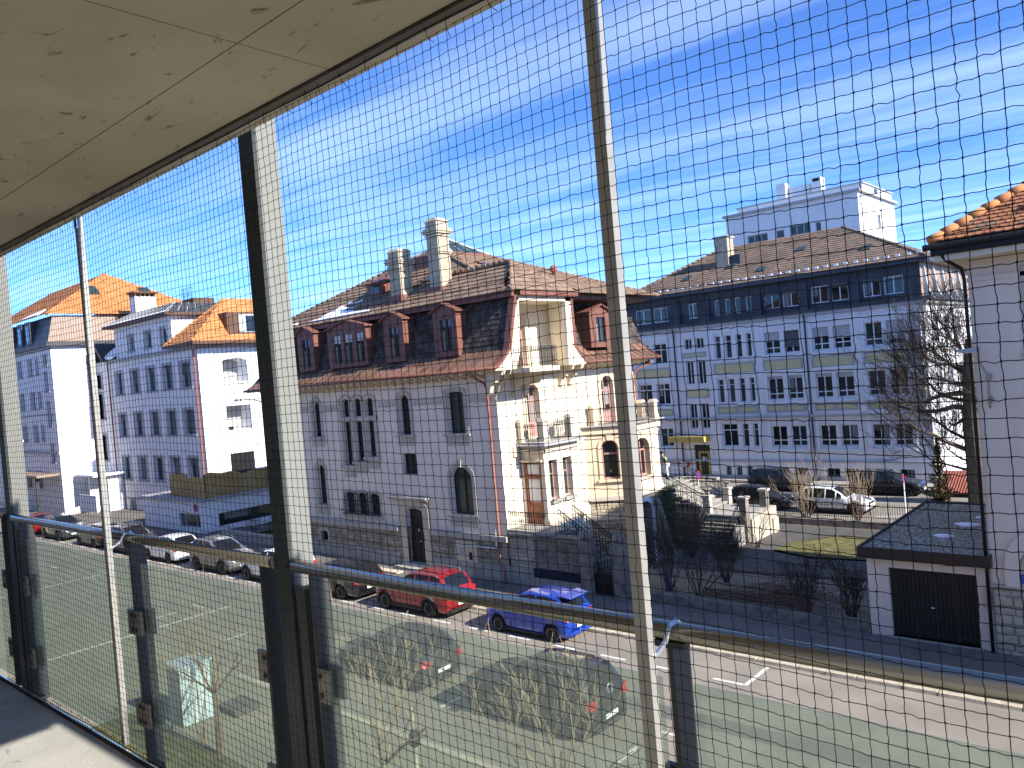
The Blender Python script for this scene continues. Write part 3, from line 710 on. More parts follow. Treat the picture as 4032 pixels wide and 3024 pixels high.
# stone frames round the grouped windows
mb = MB()
for hs, zb, zt, w in ((trip, 7.33, 8.5, .17),):
    xs_ = [-34.55] + [v for h in hs for v in (h[0], h[1])] + [-31.42]
    for a, b in zip(xs_[0::2], xs_[1::2]): mb.fbox(FF, a, b, zb, 8.3, 0, .055)
    mb.fbox(FF, -34.55, -31.42, 7.27, 7.5, 0, .07)
xs_ = [-34.55] + [v for h in tlow for v in (h[0], h[1])] + [-31.42]
for i, (a, b) in enumerate(zip(xs_[0::2], xs_[1::2])): mb.fbox(FF, a, b, [4.95, 4.95, 5.18, 5.4][i], 7.26, 0, .055)
mb.build('window_surround', 'trimgrey', V)
for h in trip: surround(FF, (h[0] - .1, h[1] + .1, 8.2, h[3] + .08, .3), V, .12, .05, 'trimgrey')
for h in tlow: MB().fbox(FF, h[0] - .3, h[1] + .3, h[2] - .14, h[2], -.1, .14).build('sill', 'trimgrey', V); 
for h in tlow: MB().fbox(FF, h[0] - .15, h[1] + .15, h[2] - .62, h[2] - .14, 0, .05).build('apron', 'trimgrey', V)
MB().fbox(FF, -34.85, -31.6, 2.22, 2.38, -.1, .12).build('sill', 'trimgrey', V)
for h in grl: surround(FF, h, V, .14, .05, 'trimgrey')
for h in (wins[0], wins[1], wins[2], wins[3], wins[5]): MB().fbox(FF, h[0] - .22, h[1] + .22, h[2] - .55, h[2] - .13, 0, .04).build('apron', 'trimgrey', V)
# bulging wrought-iron grilles
for h in grl:
    mb = MB(); n = 6
    for k in range(n + 1):
        u = h[0] + (h[1] - h[0]) * k / n
        mb.tube([FF.p(u, 3.42, .02), FF.p(u, 3.2, .05), FF.p(u, 2.9, .14), FF.p(u, 2.6, .28), FF.p(u, 2.45, .26), FF.p(u, 2.4, .04)], .011, 4)
    for z, d in ((3.3, .04), (2.95, .13), (2.62, .29), (2.45, .27)): mb.tube([FF.p(h[0] - .05, z, 0), FF.p(h[0], z, d), FF.p(h[1], z, d), FF.p(h[1] + .05, z, 0)], .012, 4)
    mb.build('window_grille', 'iron', V)
mb = MB()
for k in range(7): u = -29.53 + .77 * k / 6; mb.tube([FF.p(u, 4.6, .05), FF.p(u, 4.98, .1)], .01, 4)
for z in (4.65, 4.97): mb.tube([FF.p(-29.6, z, .08), FF.p(-28.7, z, .08)], .012, 4)
mb.build('window_grille', 'iron', V)
# cellar window, meter boxes, house door under its hood
window(Fg, cellar[0], V, 'wooddark', 'glass', DP, .05, 1); surround(Fg, cellar[0], V, .22, .06, 'trimgrey')
MB().fbox(Fg, -26.45, -25.05, .62, 1.62, 0, .06).build('service_panel', 'trimst', V)
MB().fbox(Fg, -26.15, -25.85, 1.0, 1.3, .06, .075).build('meter_box', 'fargrey', V); MB().fbox(Fg, -25.55, -25.35, .78, 1.12, .06, .075).build('meter_box', 'black', V)
MB().tube([Fg.p(-25.95, 1.45, .12), Fg.p(-24.05, 1.45, .12), Fg.p(-23.75, 1.47, .12), Fg.p(-23.75, 2.35, .05)], .035, 6).build('white_pipe', 'white', V, smooth=True)
D = MB().prism([FF.p(u, z, -.2) for u, z in outline(*door)], FF.n * -.06).build('door', 'wooddark', V)
mb = MB()
for u in (-29.66, -29.13): mb.fbox(FF, u, u + .45, .45, 1.3, -.2, -.17); mb.fbox(FF, u, u + .45, 1.45, 2.4, -.2, -.18)
mb.build('door_panel', 'wooddark', D); MB().tube([FF.p(-29.1, 1.3, -.18), FF.p(-29.1, 1.3, -.12), FF.p(-29.0, 1.3, -.12)], .018, 6).build('handle', 'strap', D)
MB().fbox(FF, -29.25, -29.17, 1.75, 1.9, -.185, -.17).build('notice', 'plate', D)
surround(FF, (door[0], door[1], -.2, door[3], door[4]), V, .42, .12, 'trimst', 0, 'door_surround', True)
mb = MB(); mb.fbox(FF, -30.85, -28.0, 3.42, 3.5, 0, .34); mb.fbox(FF, -30.75, -28.1, 3.32, 3.42, 0, .24); mb.build('door_hood', 'trimgrey', V)
MB().fbox(FF, -30.1, -28.3, -.1, .25, -.28, .3).build('door_step', 'plinth', V); MB().fbox(FF, -30.4, -28.0, -.1, .13, .3, .62).build('door_step', 'plinth', V)
tag(MB().box(-31.9, -29.3, 23.85, 24.25, .02, .09).build('wooden_board', 'trimst'), 'long pale yellow board lying on the pavement before the villa door', 'board')
# frieze with scrolls, cornice and brackets
def scrolls(F, u0, u1, z, parent, m):
    s = MB(); s.fbox(F, u0, u1, z + .20, z + .24, 0, .04); s.fbox(F, u0, u1, z - .03, z + .01, 0, .04); n = max(1, int((u1 - u0) / .235))
    for k in range(n):
        u = u0 + (u1 - u0) * (k + .5) / n
        s.tube([F.p(u + r * math.cos(a), z + .105 + r * math.sin(a), .015) for r, a in ((.02, 0), (.045, 1.6), (.06, 3.1), (.07, 4.6), (.085, 5.9), (.12, 6.8))], .014, 4)
    s.build('scroll_frieze', m, parent)
for a, b in ((-41, -37.1), (-36.0, -34.5), (-31.3, -29.75), (-28.65, -26.35), (-24.9, -23.2)): scrolls(FF, a, b, 7.94, V, 'trimgrey')
for a, b in ((25.2, 26.75), (28.35, 32.7), (34.5, 36.3)): scrolls(FS, a, b, 7.94, V, 'trimst')
mb = MB()
for k in range(30):
    u = -40.7 + k * .6
    mb.prism([FF.p(u, 9.22, .9), FF.p(u, 9.22, 0), FF.p(u, 8.92, 0), FF.p(u, 8.98, .25), FF.p(u, 9.08, .5), FF.p(u, 9.12, .85)], FF.u * .16)
for k in range(9):
    u = 31.0 + k * .66
    mb.prism([FS.p(u, 9.22, .9), FS.p(u, 9.22, 0), FS.p(u, 8.92, 0), FS.p(u, 8.98, .25), FS.p(u, 9.08, .5), FS.p(u, 9.12, .85)], FS.u * .16)
mb.build('eave_brackets', 'trimst', V, kind='stuff')
mb = MB(); mb.fbox(FF, -42, -22.25, 9.22, 9.29, 0, .95); mb.fbox(FS, 30.7, 37.3, 9.22, 9.29, 0, .95); mb.build('soffit', 'trimst', V)
# sunlit side wall
S1 = (27.15, 28.05, 6.05, 8.48, .45); S2 = (33.05, 34.15, 6.05, 8.55, .5)
sd = wall(FS, 25.2, 36.3, 1.0, 9.3, [S1, S2], DP); sd.quad((-23.2, 36.3, 1), (-41.1, 36.3, 1), (-41.1, 36.3, 9.3), (-23.2, 36.3, 9.3)); sd.quad((-41.1, 36.3, -1.5), (-41.1, 25.2, -.2), (-41.1, 25.2, 9.3), (-41.1, 36.3, 9.3))
sd.build('side_wall', 'villaside', V)
wall(FS.at(.06), 25.2, 36.3, -1.4, 1.0, [], DP).build('side_base', 'mortar', V)
for h in (S1, S2):
    window(FS, h, V, 'woodpink', 'glass', .22, .08, 1, [h[3] - .75], name='balcony_door'); surround(FS, h, V, .26, .07, 'trimst')
    MB().fbox(FS, h[0] + .1, h[1] - .1, 6.05, 6.75, -.19, -.17).build('door_panel', 'woodpink', V)
# corner quoins stay plain; gutters and pipes
def gutter(pts, m='copper', r=.075):
    return MB().tube(pts, r, 8).build('gutter', m, V, smooth=True)
gutter([(-42.15, 24.18, 9.33), (-22.15, 24.18, 9.33)]); gutter([(-22.18, 30.65, 9.30), (-22.18, 37.5, 9.30)]); gutter([(-22.05, 26.0, 12.45), (-22.05, 30.15, 12.45)])
MB().tube([(-23.75, 24.2, 9.28), (-23.75, 24.5, 9.0), (-23.62, 24.95, 8.72), (-23.6, 25.08, 8.45), (-23.6, 25.08, 1.2), (-23.58, 24.85, .95), (-23.2, 24.82, .68), (-23.2, 24.82, 0)], .055, 8).build('downpipe', 'copperpipe', V, smooth=True)
mb = MB().tube([(-22.3, 36.9, 9.25), (-22.35, 36.8, 9.0), (-22.95, 36.35, 8.75), (-23.08, 36.2, 8.5), (-23.08, 36.2, 1.5)], .055, 8).build('downpipe', 'copperpipe', V, smooth=True)

# ---- mansard roof
FR = []                                                     # copper flare, standing seams
mb = MB(); sm = MB(); x = -42.1
while x < -22.25:
    b = min(x + .62, -22.2)
    mb.quad((x, 24.2, 9.36), (b, 24.2, 9.36), (b, 24.75, 9.68), (x, 24.75, 9.68)); mb.quad((x, 24.75, 9.681), (b, 24.75, 9.681), (b, 25.25, 10.14), (x, 25.25, 10.14))
    i = len(mb.v); 
    sm.tube([(b, 24.2, 9.375), (b, 24.75, 9.70), (b, 25.25, 10.16)], .018, 4); x = b
y = 30.72
while y < 37.4:
    b = min(y + .55, 37.45)
    mb.quad((-22.2, y, 9.36), (-22.2, b, 9.36), (-22.75, b, 9.68), (-22.75, y, 9.68)); mb.quad((-22.75, y, 9.681), (-22.75, b, 9.681), (-23.25, b, 10.14), (-23.25, y, 10.14))
    sm.tube([(-22.2, b, 9.375), (-22.75, b, 9.70), (-23.25, b, 10.16)], .018, 4); y = b
mb.build('copper_flare', 'copperflare', V, kind='stuff'); sm.build('standing_seams', 'copper', V, kind='stuff')
mb = MB(); mb.quad((-42.1, 25.25, 10.14), (-22.25, 25.25, 10.14), (-22.3, 25.93, 12.5), (-41.4, 25.93, 12.5)); mb.quad((-23.25, 30.0, 10.14), (-23.25, 37.45, 10.14), (-23.9, 37.0, 12.5), (-23.9, 30.0, 12.5))
mb.quad((-42.1, 25.25, 10.14), (-42.1, 37, 10.14), (-41.4, 36.5, 12.5), (-41.4, 25.93, 12.5))
mb.build('mansard_deck', 'slate', V)
sv = Vector((0, .68, 2.36))
mb = tiles((-42.0, 25.24, 10.14), (1, 0, 0), sv, [(0, 0), (19.7, 0), (19.65, 2.42), (.6, 2.42)], .26, .235, .03, scallop=True)
tiles((-23.24, 30.75, 10.14), (0, 1, 0), (-.65, 0, 2.36), [(0, 0), (6.7, 0), (6.2, 2.42), (0, 2.42)], .26, .235, .03, scallop=True, mb=mb)
mb.build('slate_shingles', 'slate', V, kind='stuff')
# upper tiled roof: hipped, cut off by the roof light; a small cross roof over the loggia
E0, ZT, ZE = 25.40, 15.85, 12.60
A, B, Cc, Dd = Vector((-42.1, E0, ZE)), Vector((-22.0, E0, ZE)), Vector((-22.0, 37.5, ZE)), Vector((-42.1, 37.5, ZE))
a, b, c_, d_ = Vector((-33.1, 29.8, ZT)), Vector((-30.4, 29.8, ZT)), Vector((-30.4, 33.5, ZT)), Vector((-33.1, 33.5, ZT))
mb = MB(); mb.quad(A, B, b, a); mb.quad(B, Cc, c_, b); mb.quad(Cc, Dd, d_, c_); mb.quad(Dd, A, a, d_); mb.quad(a, b, c_, d_)
mb.quad(A, B, B + Vector((0, .9, -.12)), A + Vector((0, .9, -.12)))
Rw, Re = Vector((-30.0, 27.42, 14.2)), Vector((-23.6, 27.42, 14.2))
f1, f2 = Vector((-21.95, 26.0, 12.9)), Vector((-21.95, 30.2, 12.62))
g1, g2 = Vector((-21.95, E0, ZE + .02)), Vector((-30.0, 30.2, 12.9))
mb.quad(Re, g1, f2); mb.quad(Rw, Re, f2, g2)
mb.build('roof_deck', 'tile', V)
slope = (a - A).length; vlen = math.hypot(29.8 - E0, ZT - ZE)
vv = Vector((0, 29.8 - E0, ZT - ZE)); 
tm = tiles(A, (1, 0, 0), vv, [(0, 0), (20.1, 0), (19.3, .4), (18.4, vlen * .5), (13.2, vlen * .52), (11.7, vlen), (9.0, vlen)], .30, .36, .05, gap=.004)
vside = Vector((b.x - B.x, 0, ZT - ZE)); vl2 = vside.length
tiles(B, (0, 1, 0), vside, [(5.0, 0), (12.5, 0), (8.5, vl2), (4.8, vl2), (2.4, vl2 * .55), (3.2, vl2 * .25)], .30, .36, .05, mb=tm, gap=.004)
nn = (f2 - g1).cross(Re - g1).normalized()
uu = (f2 - g1).normalized(); vvv = nn.cross(uu); vvv = vvv if vvv.z > 0 else -vvv
tiles(g1, uu, vvv, [(0, 0), ((f2 - g1).length, 0), ((Re - g1).dot(uu), (Re - g1).dot(vvv))], .28, .30, .05, mb=tm, gap=.004)
u2 = Vector((-1, 0, 0)); v2 = (Rw - g2); v2 = (v2 - u2 * v2.dot(u2)).normalized()
tiles(f2, u2, v2, [(0, 0), (8, 0), (8, 3.0), (1.7, 3.0)], .30, .36, .05, mb=tm, gap=.004)
tm.build('roof_tiles', 'tile', V, kind='stuff')
# ridge and hip caps
def caps(p, q, step=.34, r=.11, m='tile', parent=V):
    p, q = Vector(p), Vector(q); n = int((q - p).length / step); t = MB()
    for k in range(n): t.tube([p.lerp(q, k / n), p.lerp(q, (k + 1.05) / n)], [r, r * .86], 6)
    t.build('ridge_caps', m, parent, smooth=True, kind='stuff')
caps(A, a); caps(b + (B - b) * .55, b); caps(Cc, c_); caps(Rw + Vector((2.0, 0, 0)), Re + Vector((0, 0, .02))); caps(g1, Re)
MB().lathe([(.1, 0), (.1, .35), (.19, .4), (.22, .55), (.15, .7), (.02, .75)], (-25.8, 33.4, 13.9), 10).build('roof_finial', 'copperpipe', V, smooth=True)
# snow guards and the row of pale tile ends along the eaves
mb = MB()
for k in range(70):
    u = -41.5 + k * .278; mb.quad((u, E0 + .02, ZE + .03), (u + .17, E0 - .03, ZE + .03), (u + .19, E0 + .05, ZE + .1), (u + .02, E0 + .1, ZE + .1))
mb.build('eave_tile_ends', 'stonepale', V, kind='stuff')
mb = MB()
for k in range(34):
    u = -41.0 + k * .56; z = ZE + .30; mb.tube([(u, E0 + .44, z), (u, E0 + .44, z + .17)], .022, 4)
mb.build('snow_guards', 'copper', V, kind='stuff')
for k, (u, v, w, h) in enumerate([(-37.2, .35, 5.2, .22), (-36.3, .6, 2.9, .45), (-35.6, 1.0, 2.0, .6), (-34.9, 1.55, 1.2, .5), (-39.6, .3, 1.2, .2)]):
    p = A + vv.normalized() * v; n0 = Vector((0, -vv.z, vv.y)).normalized()
    s = MB(); pts = [(u + w * t, v + (h if t > .02 else 0) * (.5 + .5 * math.sin(3 * t + k)) * (1 if j else 0)) for j in (0, 1) for t in ([0, .25, .5, .75, 1] if not j else [1, .7, .4, .15])]
    s.prism([Vector((q[0], E0, ZE)) + vv.normalized() * q[1] + n0 * .05 for q in pts], n0 * .05); s.build('snow_patch', 'snow', V)
# glass roof light
G = MB(); ap = Vector((-31.75, 31.65, 16.95)); rim = [q + Vector((0, 0, .12)) for q in (a, b, c_, d_)]
for k in range(4): G.quad(rim[k], rim[(k + 1) % 4], ap)
gl = G.build('roof_light', 'glassg', V); g2b = MB()
for k in range(4):
    p, q = rim[k], rim[(k + 1) % 4]
    g2b.tube([p, ap], .045, 4)
    for t in (.0, .2, .4, .6, .8): g2b.tube([p.lerp(q, t), p.lerp(q, t).lerp(ap, .0) + (ap - p.lerp(q, .5)) * (1 - abs(2 * t - 1))], .028, 4)
g2b.build('glazing_bar', 'galv', gl); fr_ = MB()
for k in range(4): fr_.tube([rim[k] - Vector((0, 0, .1)), rim[(k + 1) % 4] - Vector((0, 0, .1))], .12, 6)
fr_.build('roof_light_kerb', 'copper', gl)
# brown gable flashing and fascia along the upper eave
MB().box(-42.0, -22.05, 25.46, 25.62, 12.36, 12.56).build('eave_fascia', 'copper', V)
mb = MB(); mb.box(-22.5, -22.0, 26.0, 30.2, 12.42, 12.66); mb.build('eave_fascia', 'copper', V)
MB().box(-24.0, -22.6, 30.2, 37.2, 12.36, 12.56).build('eave_fascia', 'copper', V)
# dormers
def dormer(F, u0, u1, z0, zw, za, wins_, d0, run, label=None):
    """brown sheet-metal dormer: front with window openings, cheeks, little gable roof"""
    t = wall(F.at(d0), u0, u1, z0, zw, [(a, b, c, d, 0) for a, b, c, d in wins_], .22)
    uc = (u0 + u1) / 2; Fd = F.at(d0)
    t.quad(Fd.p(u0, zw), Fd.p(u1, zw), Fd.p(uc, za))
    for u in (u0, u1): t.quad(Fd.p(u, z0), Fd.p(u, zw), F.p(u, zw, d0 - run), F.p(u, z0, d0 - run))
    o = t.build('dormer', 'copper', V)
    r = MB(); e = .14
    for s, ue in ((1, u0 - e), (-1, u1 + e)):
        r.hexa([Fd.p(ue, zw - .05, e), Fd.p(uc, za, e), F.p(uc, za, d0 - run - .3), F.p(ue, zw - .05, d0 - run), Fd.p(ue, zw + .02, e), Fd.p(uc, za + .07, e), F.p(uc, za + .07, d0 - run - .3), F.p(ue, zw + .02, d0 - run)])
    r.build('dormer_roof', 'copper', o)
    for k, (a, b, c, d) in enumerate(wins_):
        p = MB(); p.quad(Fd.p(a, c, -.1), Fd.p(b, c, -.1), Fd.p(b, d, -.1), Fd.p(a, d, -.1)); p.build('pane', 'glass', o)
        f = MB(); f.fbox(Fd, a, a + .05, c, d, -.1, -.05); f.fbox(Fd, b - .05, b, c, d, -.1, -.05); f.fbox(Fd, a, b, c, c + .06, -.1, -.03)
        if b - a > .62: f.fbox(Fd, (a + b) / 2 - .03, (a + b) / 2 + .03, c, d, -.1, -.05)
        f.build('window_frame', 'woodbrown', o)
        if len(wins_) == 3: MB().fbox(Fd, a + .05, b - .05, d - .42, d - .02, -.08, -.055).build('blind', 'blind', o)
        MB().fbox(Fd, a + .07, a + .2, c + .05, c + .95, -.095, -.085).build('curtain', 'curtain', o)
FM = Fr((0, 25.2, 0), (1, 0, 0), (0, -1, 0))
dormer(FM, -26.6, -25.08, 10.06, 12.1, 12.45, [(-26.15, -25.42, 10.3, 11.75)], .18, 1.0)
dormer(FM, -30.2, -28.7, 10.08, 12.14, 12.48, [(-29.76, -29.08, 10.3, 11.78)], .18, 1.0)
dormer(FM, -34.78, -31.55, 10.1, 12.12, 12.5, [(-34.3, -33.65, 10.28, 11.8), (-33.36, -32.7, 10.28, 11.8), (-32.38, -31.74, 10.28, 11.8)], .18, 1.0)
dormer(FM, -37.6, -36.1, 10.12, 12.2, 12.52, [(-37.15, -36.45, 10.3, 11.84)], .18, 1.0)
dormer(FM, -39.9, -38.0, 10.12, 12.15, 12.5, [(-39.4, -38.5, 10.3, 11.84)], .18, 1.0)
FD = Fr((-22.75, 0, 0), (0, 1, 0), (1, 0, 0))
dormer(FD, 31.85, 33.75, 10.0, 11.75, 12.1, [(32.4, 33.2, 10.2, 11.5)], .1, .9)
# roof window box between the chimneys, skylights
t = MB(); t.box(-33.4, -32.2, 26.85, 28.8, 13.2, 14.40); o = t.build('roof_dormer', 'copper', V); t = MB(); t.quad((-33.1, 26.84, 13.88), (-32.45, 26.84, 13.88), (-32.45, 26.84, 14.28), (-33.1, 26.84, 14.28)); t.build('pane', 'glassg', o)
t = MB(); t.hexa([(-33.3, 26.35, 14.3), (-31.8, 26.35, 14.3), (-31.8, 28.9, 15.2), (-33.3, 28.9, 15.2), (-33.3, 26.35, 14.38), (-31.8, 26.35, 14.38), (-31.8, 28.9, 15.28), (-33.3, 28.9, 15.28)]); t.build('dormer_roof', 'copper', o)
t = MB(); t.box(-31.9, -30.3, 28.6, 29.4, 14.6, 15.55); t.build('roof_hatch', 'copper', V)
def skylight(o, u, v, w, h, parent, frame='darkroof', pane='glassg'):
    o, u, v = Vector(o), Vector(u).normalized(), Vector(v).normalized(); n = u.cross(v); n = n if n.z > 0 else -n
    b = MB(); P = [o, o + u * w, o + u * w + v * h, o + v * h]; b.hexa(P + [p + n * .12 for p in P]); ob = b.build('skylight', frame, parent)
    m_ = min(w, h) * .12; q = MB(); q.quad(*[o + n * .125 + u * uu_ + v * vv_ for uu_, vv_ in ((m_, m_), (w - m_, m_), (w - m_, h - m_), (m_, h - m_))]); q.build('pane', pane, ob)
skylight(Vector((-29.5, E0, ZE)) + vv.normalized() * 2.3, (1, 0, 0), vv, .8, .9, V, 'copper')
skylight(Vector((-22, 29.5, ZE)) + vside.normalized() * 4.6, (0, 1, 0), vside, 2.4, 1.6, V, 'copper')
# chimneys
def chimney(x, y, z0, zb, z1, w, label=None):
    t = MB(); t.box(x - w / 2, x + w / 2, y - w / 2, y + w / 2, z0, z1)
    o = t.build('chimney', 'chim', V); c = MB()
    for z, e in ((zb, .07), (zb + .08, .11), (zb + .17, .06), (z1 - .75, .06), (z1 - .62, .12), (z1 - .52, .16), (z1 - .42, .1)): c.box(x - w / 2 - e, x + w / 2 + e, y - w / 2 - e, y + w / 2 + e, z, z + .075)
    c.hexa([(x - w / 2 - .06, y - w / 2 - .06, z1 - .02), (x + w / 2 + .06, y - w / 2 - .06, z1 - .02), (x + w / 2 + .06, y + w / 2 + .06, z1 - .02), (x - w / 2 - .06, y + w / 2 + .06, z1 - .02), (x - w / 2 + .06, y - w / 2 + .06, z1 + .14), (x + w / 2 - .06, y - w / 2 + .06, z1 + .14), (x + w / 2 - .06, y + w / 2 - .06, z1 + .14), (x - w / 2 + .06, y + w / 2 - .06, z1 + .14)])
    c.build('chimney_moulding', 'chim', o); MB().box(x - w / 2 - .07, x + w / 2 + .07, y - w / 2 - .1, y + w / 2 + .07, z0, z0 + .62).build('flashing', 'copper', o)
chimney(-30.1, 26.4, 12.8, 14.6, 15.6, .80); chimney(-27.6, 26.75, 12.9, 15.1, 16.7, .76)

# ---- loggia on the sunlit side
FL = Fr((-22.2, 0, 0), (0, 1, 0), (1, 0, 0))
lo, ro = 26.08, 29.62
mb = MB()
mb.prism([FL.p(24.42, 9.22), FL.p(25.58, 9.22), FL.p(25.95, 10.1), FL.p(lo, 12.3), FL.p(25.95, 12.4), FL.p(25.3, 10.1), FL.p(25.05, 9.85)], FL.n * -.25)
mb.prism([FL.p(29.3, 9.22), FL.p(30.7, 9.22), FL.p(30.2, 9.75), FL.p(29.95, 10.1), FL.p(29.9, 12.4), FL.p(ro - .2, 12.4)], FL.n * -.25)
mb.prism([FL.p(25.9, 12.2), FL.p(29.95, 12.2), FL.p(29.95, 12.5), FL.p(25.9, 12.5)], FL.n * -.25)
mb.build('loggia_front', 'villaside', V)
Fb = Fr((-23.95, 0, 0), (0, 1, 0), (1, 0, 0))
ld = (27.15, 28.35, 9.32, 11.7, 0)
mb = wall(Fb, 26.05, 30.4, 9.2, 12.3, [ld], .2)
mb.quad((-23.95, 30.1, 9.2), (-22.4, 29.3, 9.2), (-22.4, 29.3, 12.4), (-23.95, 30.1, 12.4)); mb.quad((-23.95, 26.05, 9.2), (-22.3, 26.05, 9.2), (-22.3, 26.05, 12.3), (-23.95, 26.05, 12.3))
mb.quad((-23.95, 26.05, 12.25), (-22.25, 26.05, 12.25), (-22.25, 30.2, 12.25), (-23.95, 30.2, 12.25)); mb.quad((-23.95, 25.3, 9.21), (-22.25, 25.3, 9.21), (-22.25, 30.2, 9.21), (-23.95, 30.2, 9.21))
mb.build('loggia_room', 'villaside', V)
w = window(Fb, ld, V, 'woodpink', 'glass', .2, .08, 1, name='balcony_door'); MB().fbox(Fb, 27.25, 28.25, 9.4, 10.3, -.2, -.19).build('curtain', 'curtain', w)
surround(Fb, ld, V, .2, .06, 'trimst')
mb = MB()                                                   # brown verge following the roof edge
for pts in ([(24.2, 9.3), (24.75, 9.66), (25.23, 10.1), (25.9, 12.45)], [(30.75, 9.3), (30.3, 9.66), (29.9, 10.1), (29.87, 12.45)]):
    for p, q in zip(pts, pts[1:]):
        mb.prism([FL.p(p[0] - .09, p[1], .03), FL.p(p[0] + .09, p[1], .03), FL.p(q[0] + .09, q[1], .03), FL.p(q[0] - .09, q[1], .03)], FL.n * -.34)
mb.build('verge', 'copper', V)
MB().box(-22.25, -21.2, 25.25, 27.3, 9.04, 9.24).build('balcony_slab', 'trimst', V)
mb = MB(); iron_panel(mb, (-21.27, 25.32, 9.24), (-21.27, 27.22, 9.24), .88, .12, .012); iron_panel(mb, (-22.2, 25.32, 9.24), (-21.27, 25.32, 9.24), .88, .12, .012); iron_panel(mb, (-22.2, 27.22, 9.24), (-21.27, 27.22, 9.24), .88, .12, .012)
mb.build('balcony_railing', 'ironold', V)
for u in (24.65, 25.2, 26.2, 27.0, 29.6, 30.3):             # scrolled stone consoles
    big = u in (26.2, 27.0); dd = 1.75 if big else 1.0; zt = 9.04 if big else 9.22
    MB().prism([FS.p(u, zt, dd), FS.p(u, zt, 0), FS.p(u, zt - 1.05, 0), FS.p(u, zt - .95, .15), FS.p(u, zt - .55, .28), FS.p(u, zt - .5, .5 * dd), FS.p(u, zt - .22, .62 * dd), FS.p(u, zt - .2, .9 * dd)], FS.u * .22).build('console', 'trimst', V)

# ---- bay with the red-brown door, terrace and stone posts above
B1 = V
Fd_ = Fr((0, 26.45, 0), (1, 0, 0), (0, -1, 0)); Fw = Fr((-21.85, 0, 0), (0, 1, 0), (1, 0, 0))
rd = (-23.05, -22.1, 2.3, 5.05, 0)
wall(Fd_, -23.2, -21.85, 0.3, 5.75, [rd], .12).build('bay_wall', 'trimst', B1)
bw = [(26.75, 27.35, 3.35, 5.1, 0), (27.75, 28.38, 3.35, 5.1, 0)]
mb = wall(Fw, 26.45, 28.95, 0.3, 5.75, bw, .3); mb.quad((-21.85, 28.95, .3), (-23.2, 28.95, .3), (-23.2, 28.95, 5.75), (-21.85, 28.95, 5.75)); mb.build('bay_wall', 'villaside', B1)
for k, h in enumerate(bw): window(Fw, h, B1, 'woodpink', 'glassg', .3, .06, 1 if k == 0 else 0, [4.45]); MB().fbox(Fw, h[0] - .1, h[1] + .1, 3.2, 3.35, -.1, .14).build('sill', 'plinth', B1)
Dr = MB(); Dr.fbox(Fd_, rd[0], rd[1], 2.3, 5.05, -.14, -.09); Dr = Dr.build('red_door', 'woodred', B1)
mb = MB(); mb.fbox(Fd_, -22.9, -22.25, 3.3, 4.3, -.09, -.085); mb.build('pane', 'screen', Dr); mb = MB(); mb.fbox(Fd_, -22.9, -22.25, 4.52, 4.95, -.09, -.085); mb.build('pane', 'screen', Dr)
mb = MB(); mb.fbox(Fd_, -23.1, -22.05, 4.36, 4.46, -.09, .02); mb.fbox(Fd_, -22.9, -22.25, 2.45, 3.1, -.09, -.06)
for a, b in ((-23.05, -22.92), (-22.23, -22.1)): mb.fbox(Fd_, a, b, 2.3, 5.05, -.09, -.055)
mb.build('door_frame', 'woodred', Dr)
MB().fbox(Fd_, -23.15, -21.95, 5.08, 5.16, 0, .16).build('door_hood', 'trimst', B1)
mb = MB(); mb.fbox(Fw, 26.3, 29.1, 5.5, 5.62, 0, .12); mb.fbox(Fd_, -23.2, -21.73, 5.5, 5.62, 0, .12); mb.fbox(Fw, 26.45, 28.95, 2.3, 2.5, 0, .06); mb.build('string_course', 'trimst', B1)
slab = MB().box(-23.2, -21.6, 26.25, 29.2, 5.75, 5.9); slab.box(-23.2, -21.55, 26.2, 29.25, 5.9, 5.95); slab.build('balcony_slab', 'plinth', B1)
MB().tube([(-23.1, 26.17, 5.83), (-21.53, 26.17, 5.83), (-21.53, 29.25, 5.80)], .05, 6).build('gutter', 'fargrey', B1)
MB().fbox(FS, 25.95, 29.35, 5.35, 5.8, 0, .10).build('slab_ledge', 'trimst', B1)
def stone_post(x, y, z, h=.95, w=.26, m='trimgrey', parent=V):
    p = MB(); p.box(x - w * .62, x + w * .62, y - w * .62, y + w * .62, z, z + .2); p.box(x - w / 2, x + w / 2, y - w / 2, y + w / 2, z + .2, z + h - .12)
    p.hexa([(x - w * .7, y - w * .7, z + h - .12), (x + w * .7, y - w * .7, z + h - .12), (x + w * .7, y + w * .7, z + h - .12), (x - w * .7, y + w * .7, z + h - .12), (x - w * .45, y - w * .45, z + h + .03), (x + w * .45, y - w * .45, z + h + .03), (x + w * .45, y + w * .45, z + h + .03), (x - w * .45, y + w * .45, z + h + .03)])
    return p.build('stone_post', m, parent)
stone_post(-22.1, 26.85, 5.95, 1.0, .34); stone_post(-22.1, 28.85, 5.95, 1.0, .34); stone_post(-23.0, 26.4, 5.95, 1.0, .2, 'trimst')
mb = MB(); iron_panel(mb, (-22.9, 26.5, 5.98), (-22.3, 26.5, 5.98), .75, .11, .011); iron_panel(mb, (-21.95, 27.1, 5.98), (-21.95, 28.6, 5.98), .75, .11, .011); iron_panel(mb, (-23.15, 29.0, 5.98), (-22.3, 29.0, 5.98), .75, .11, .011)
mb.build('balcony_railing', 'ironold', B1)
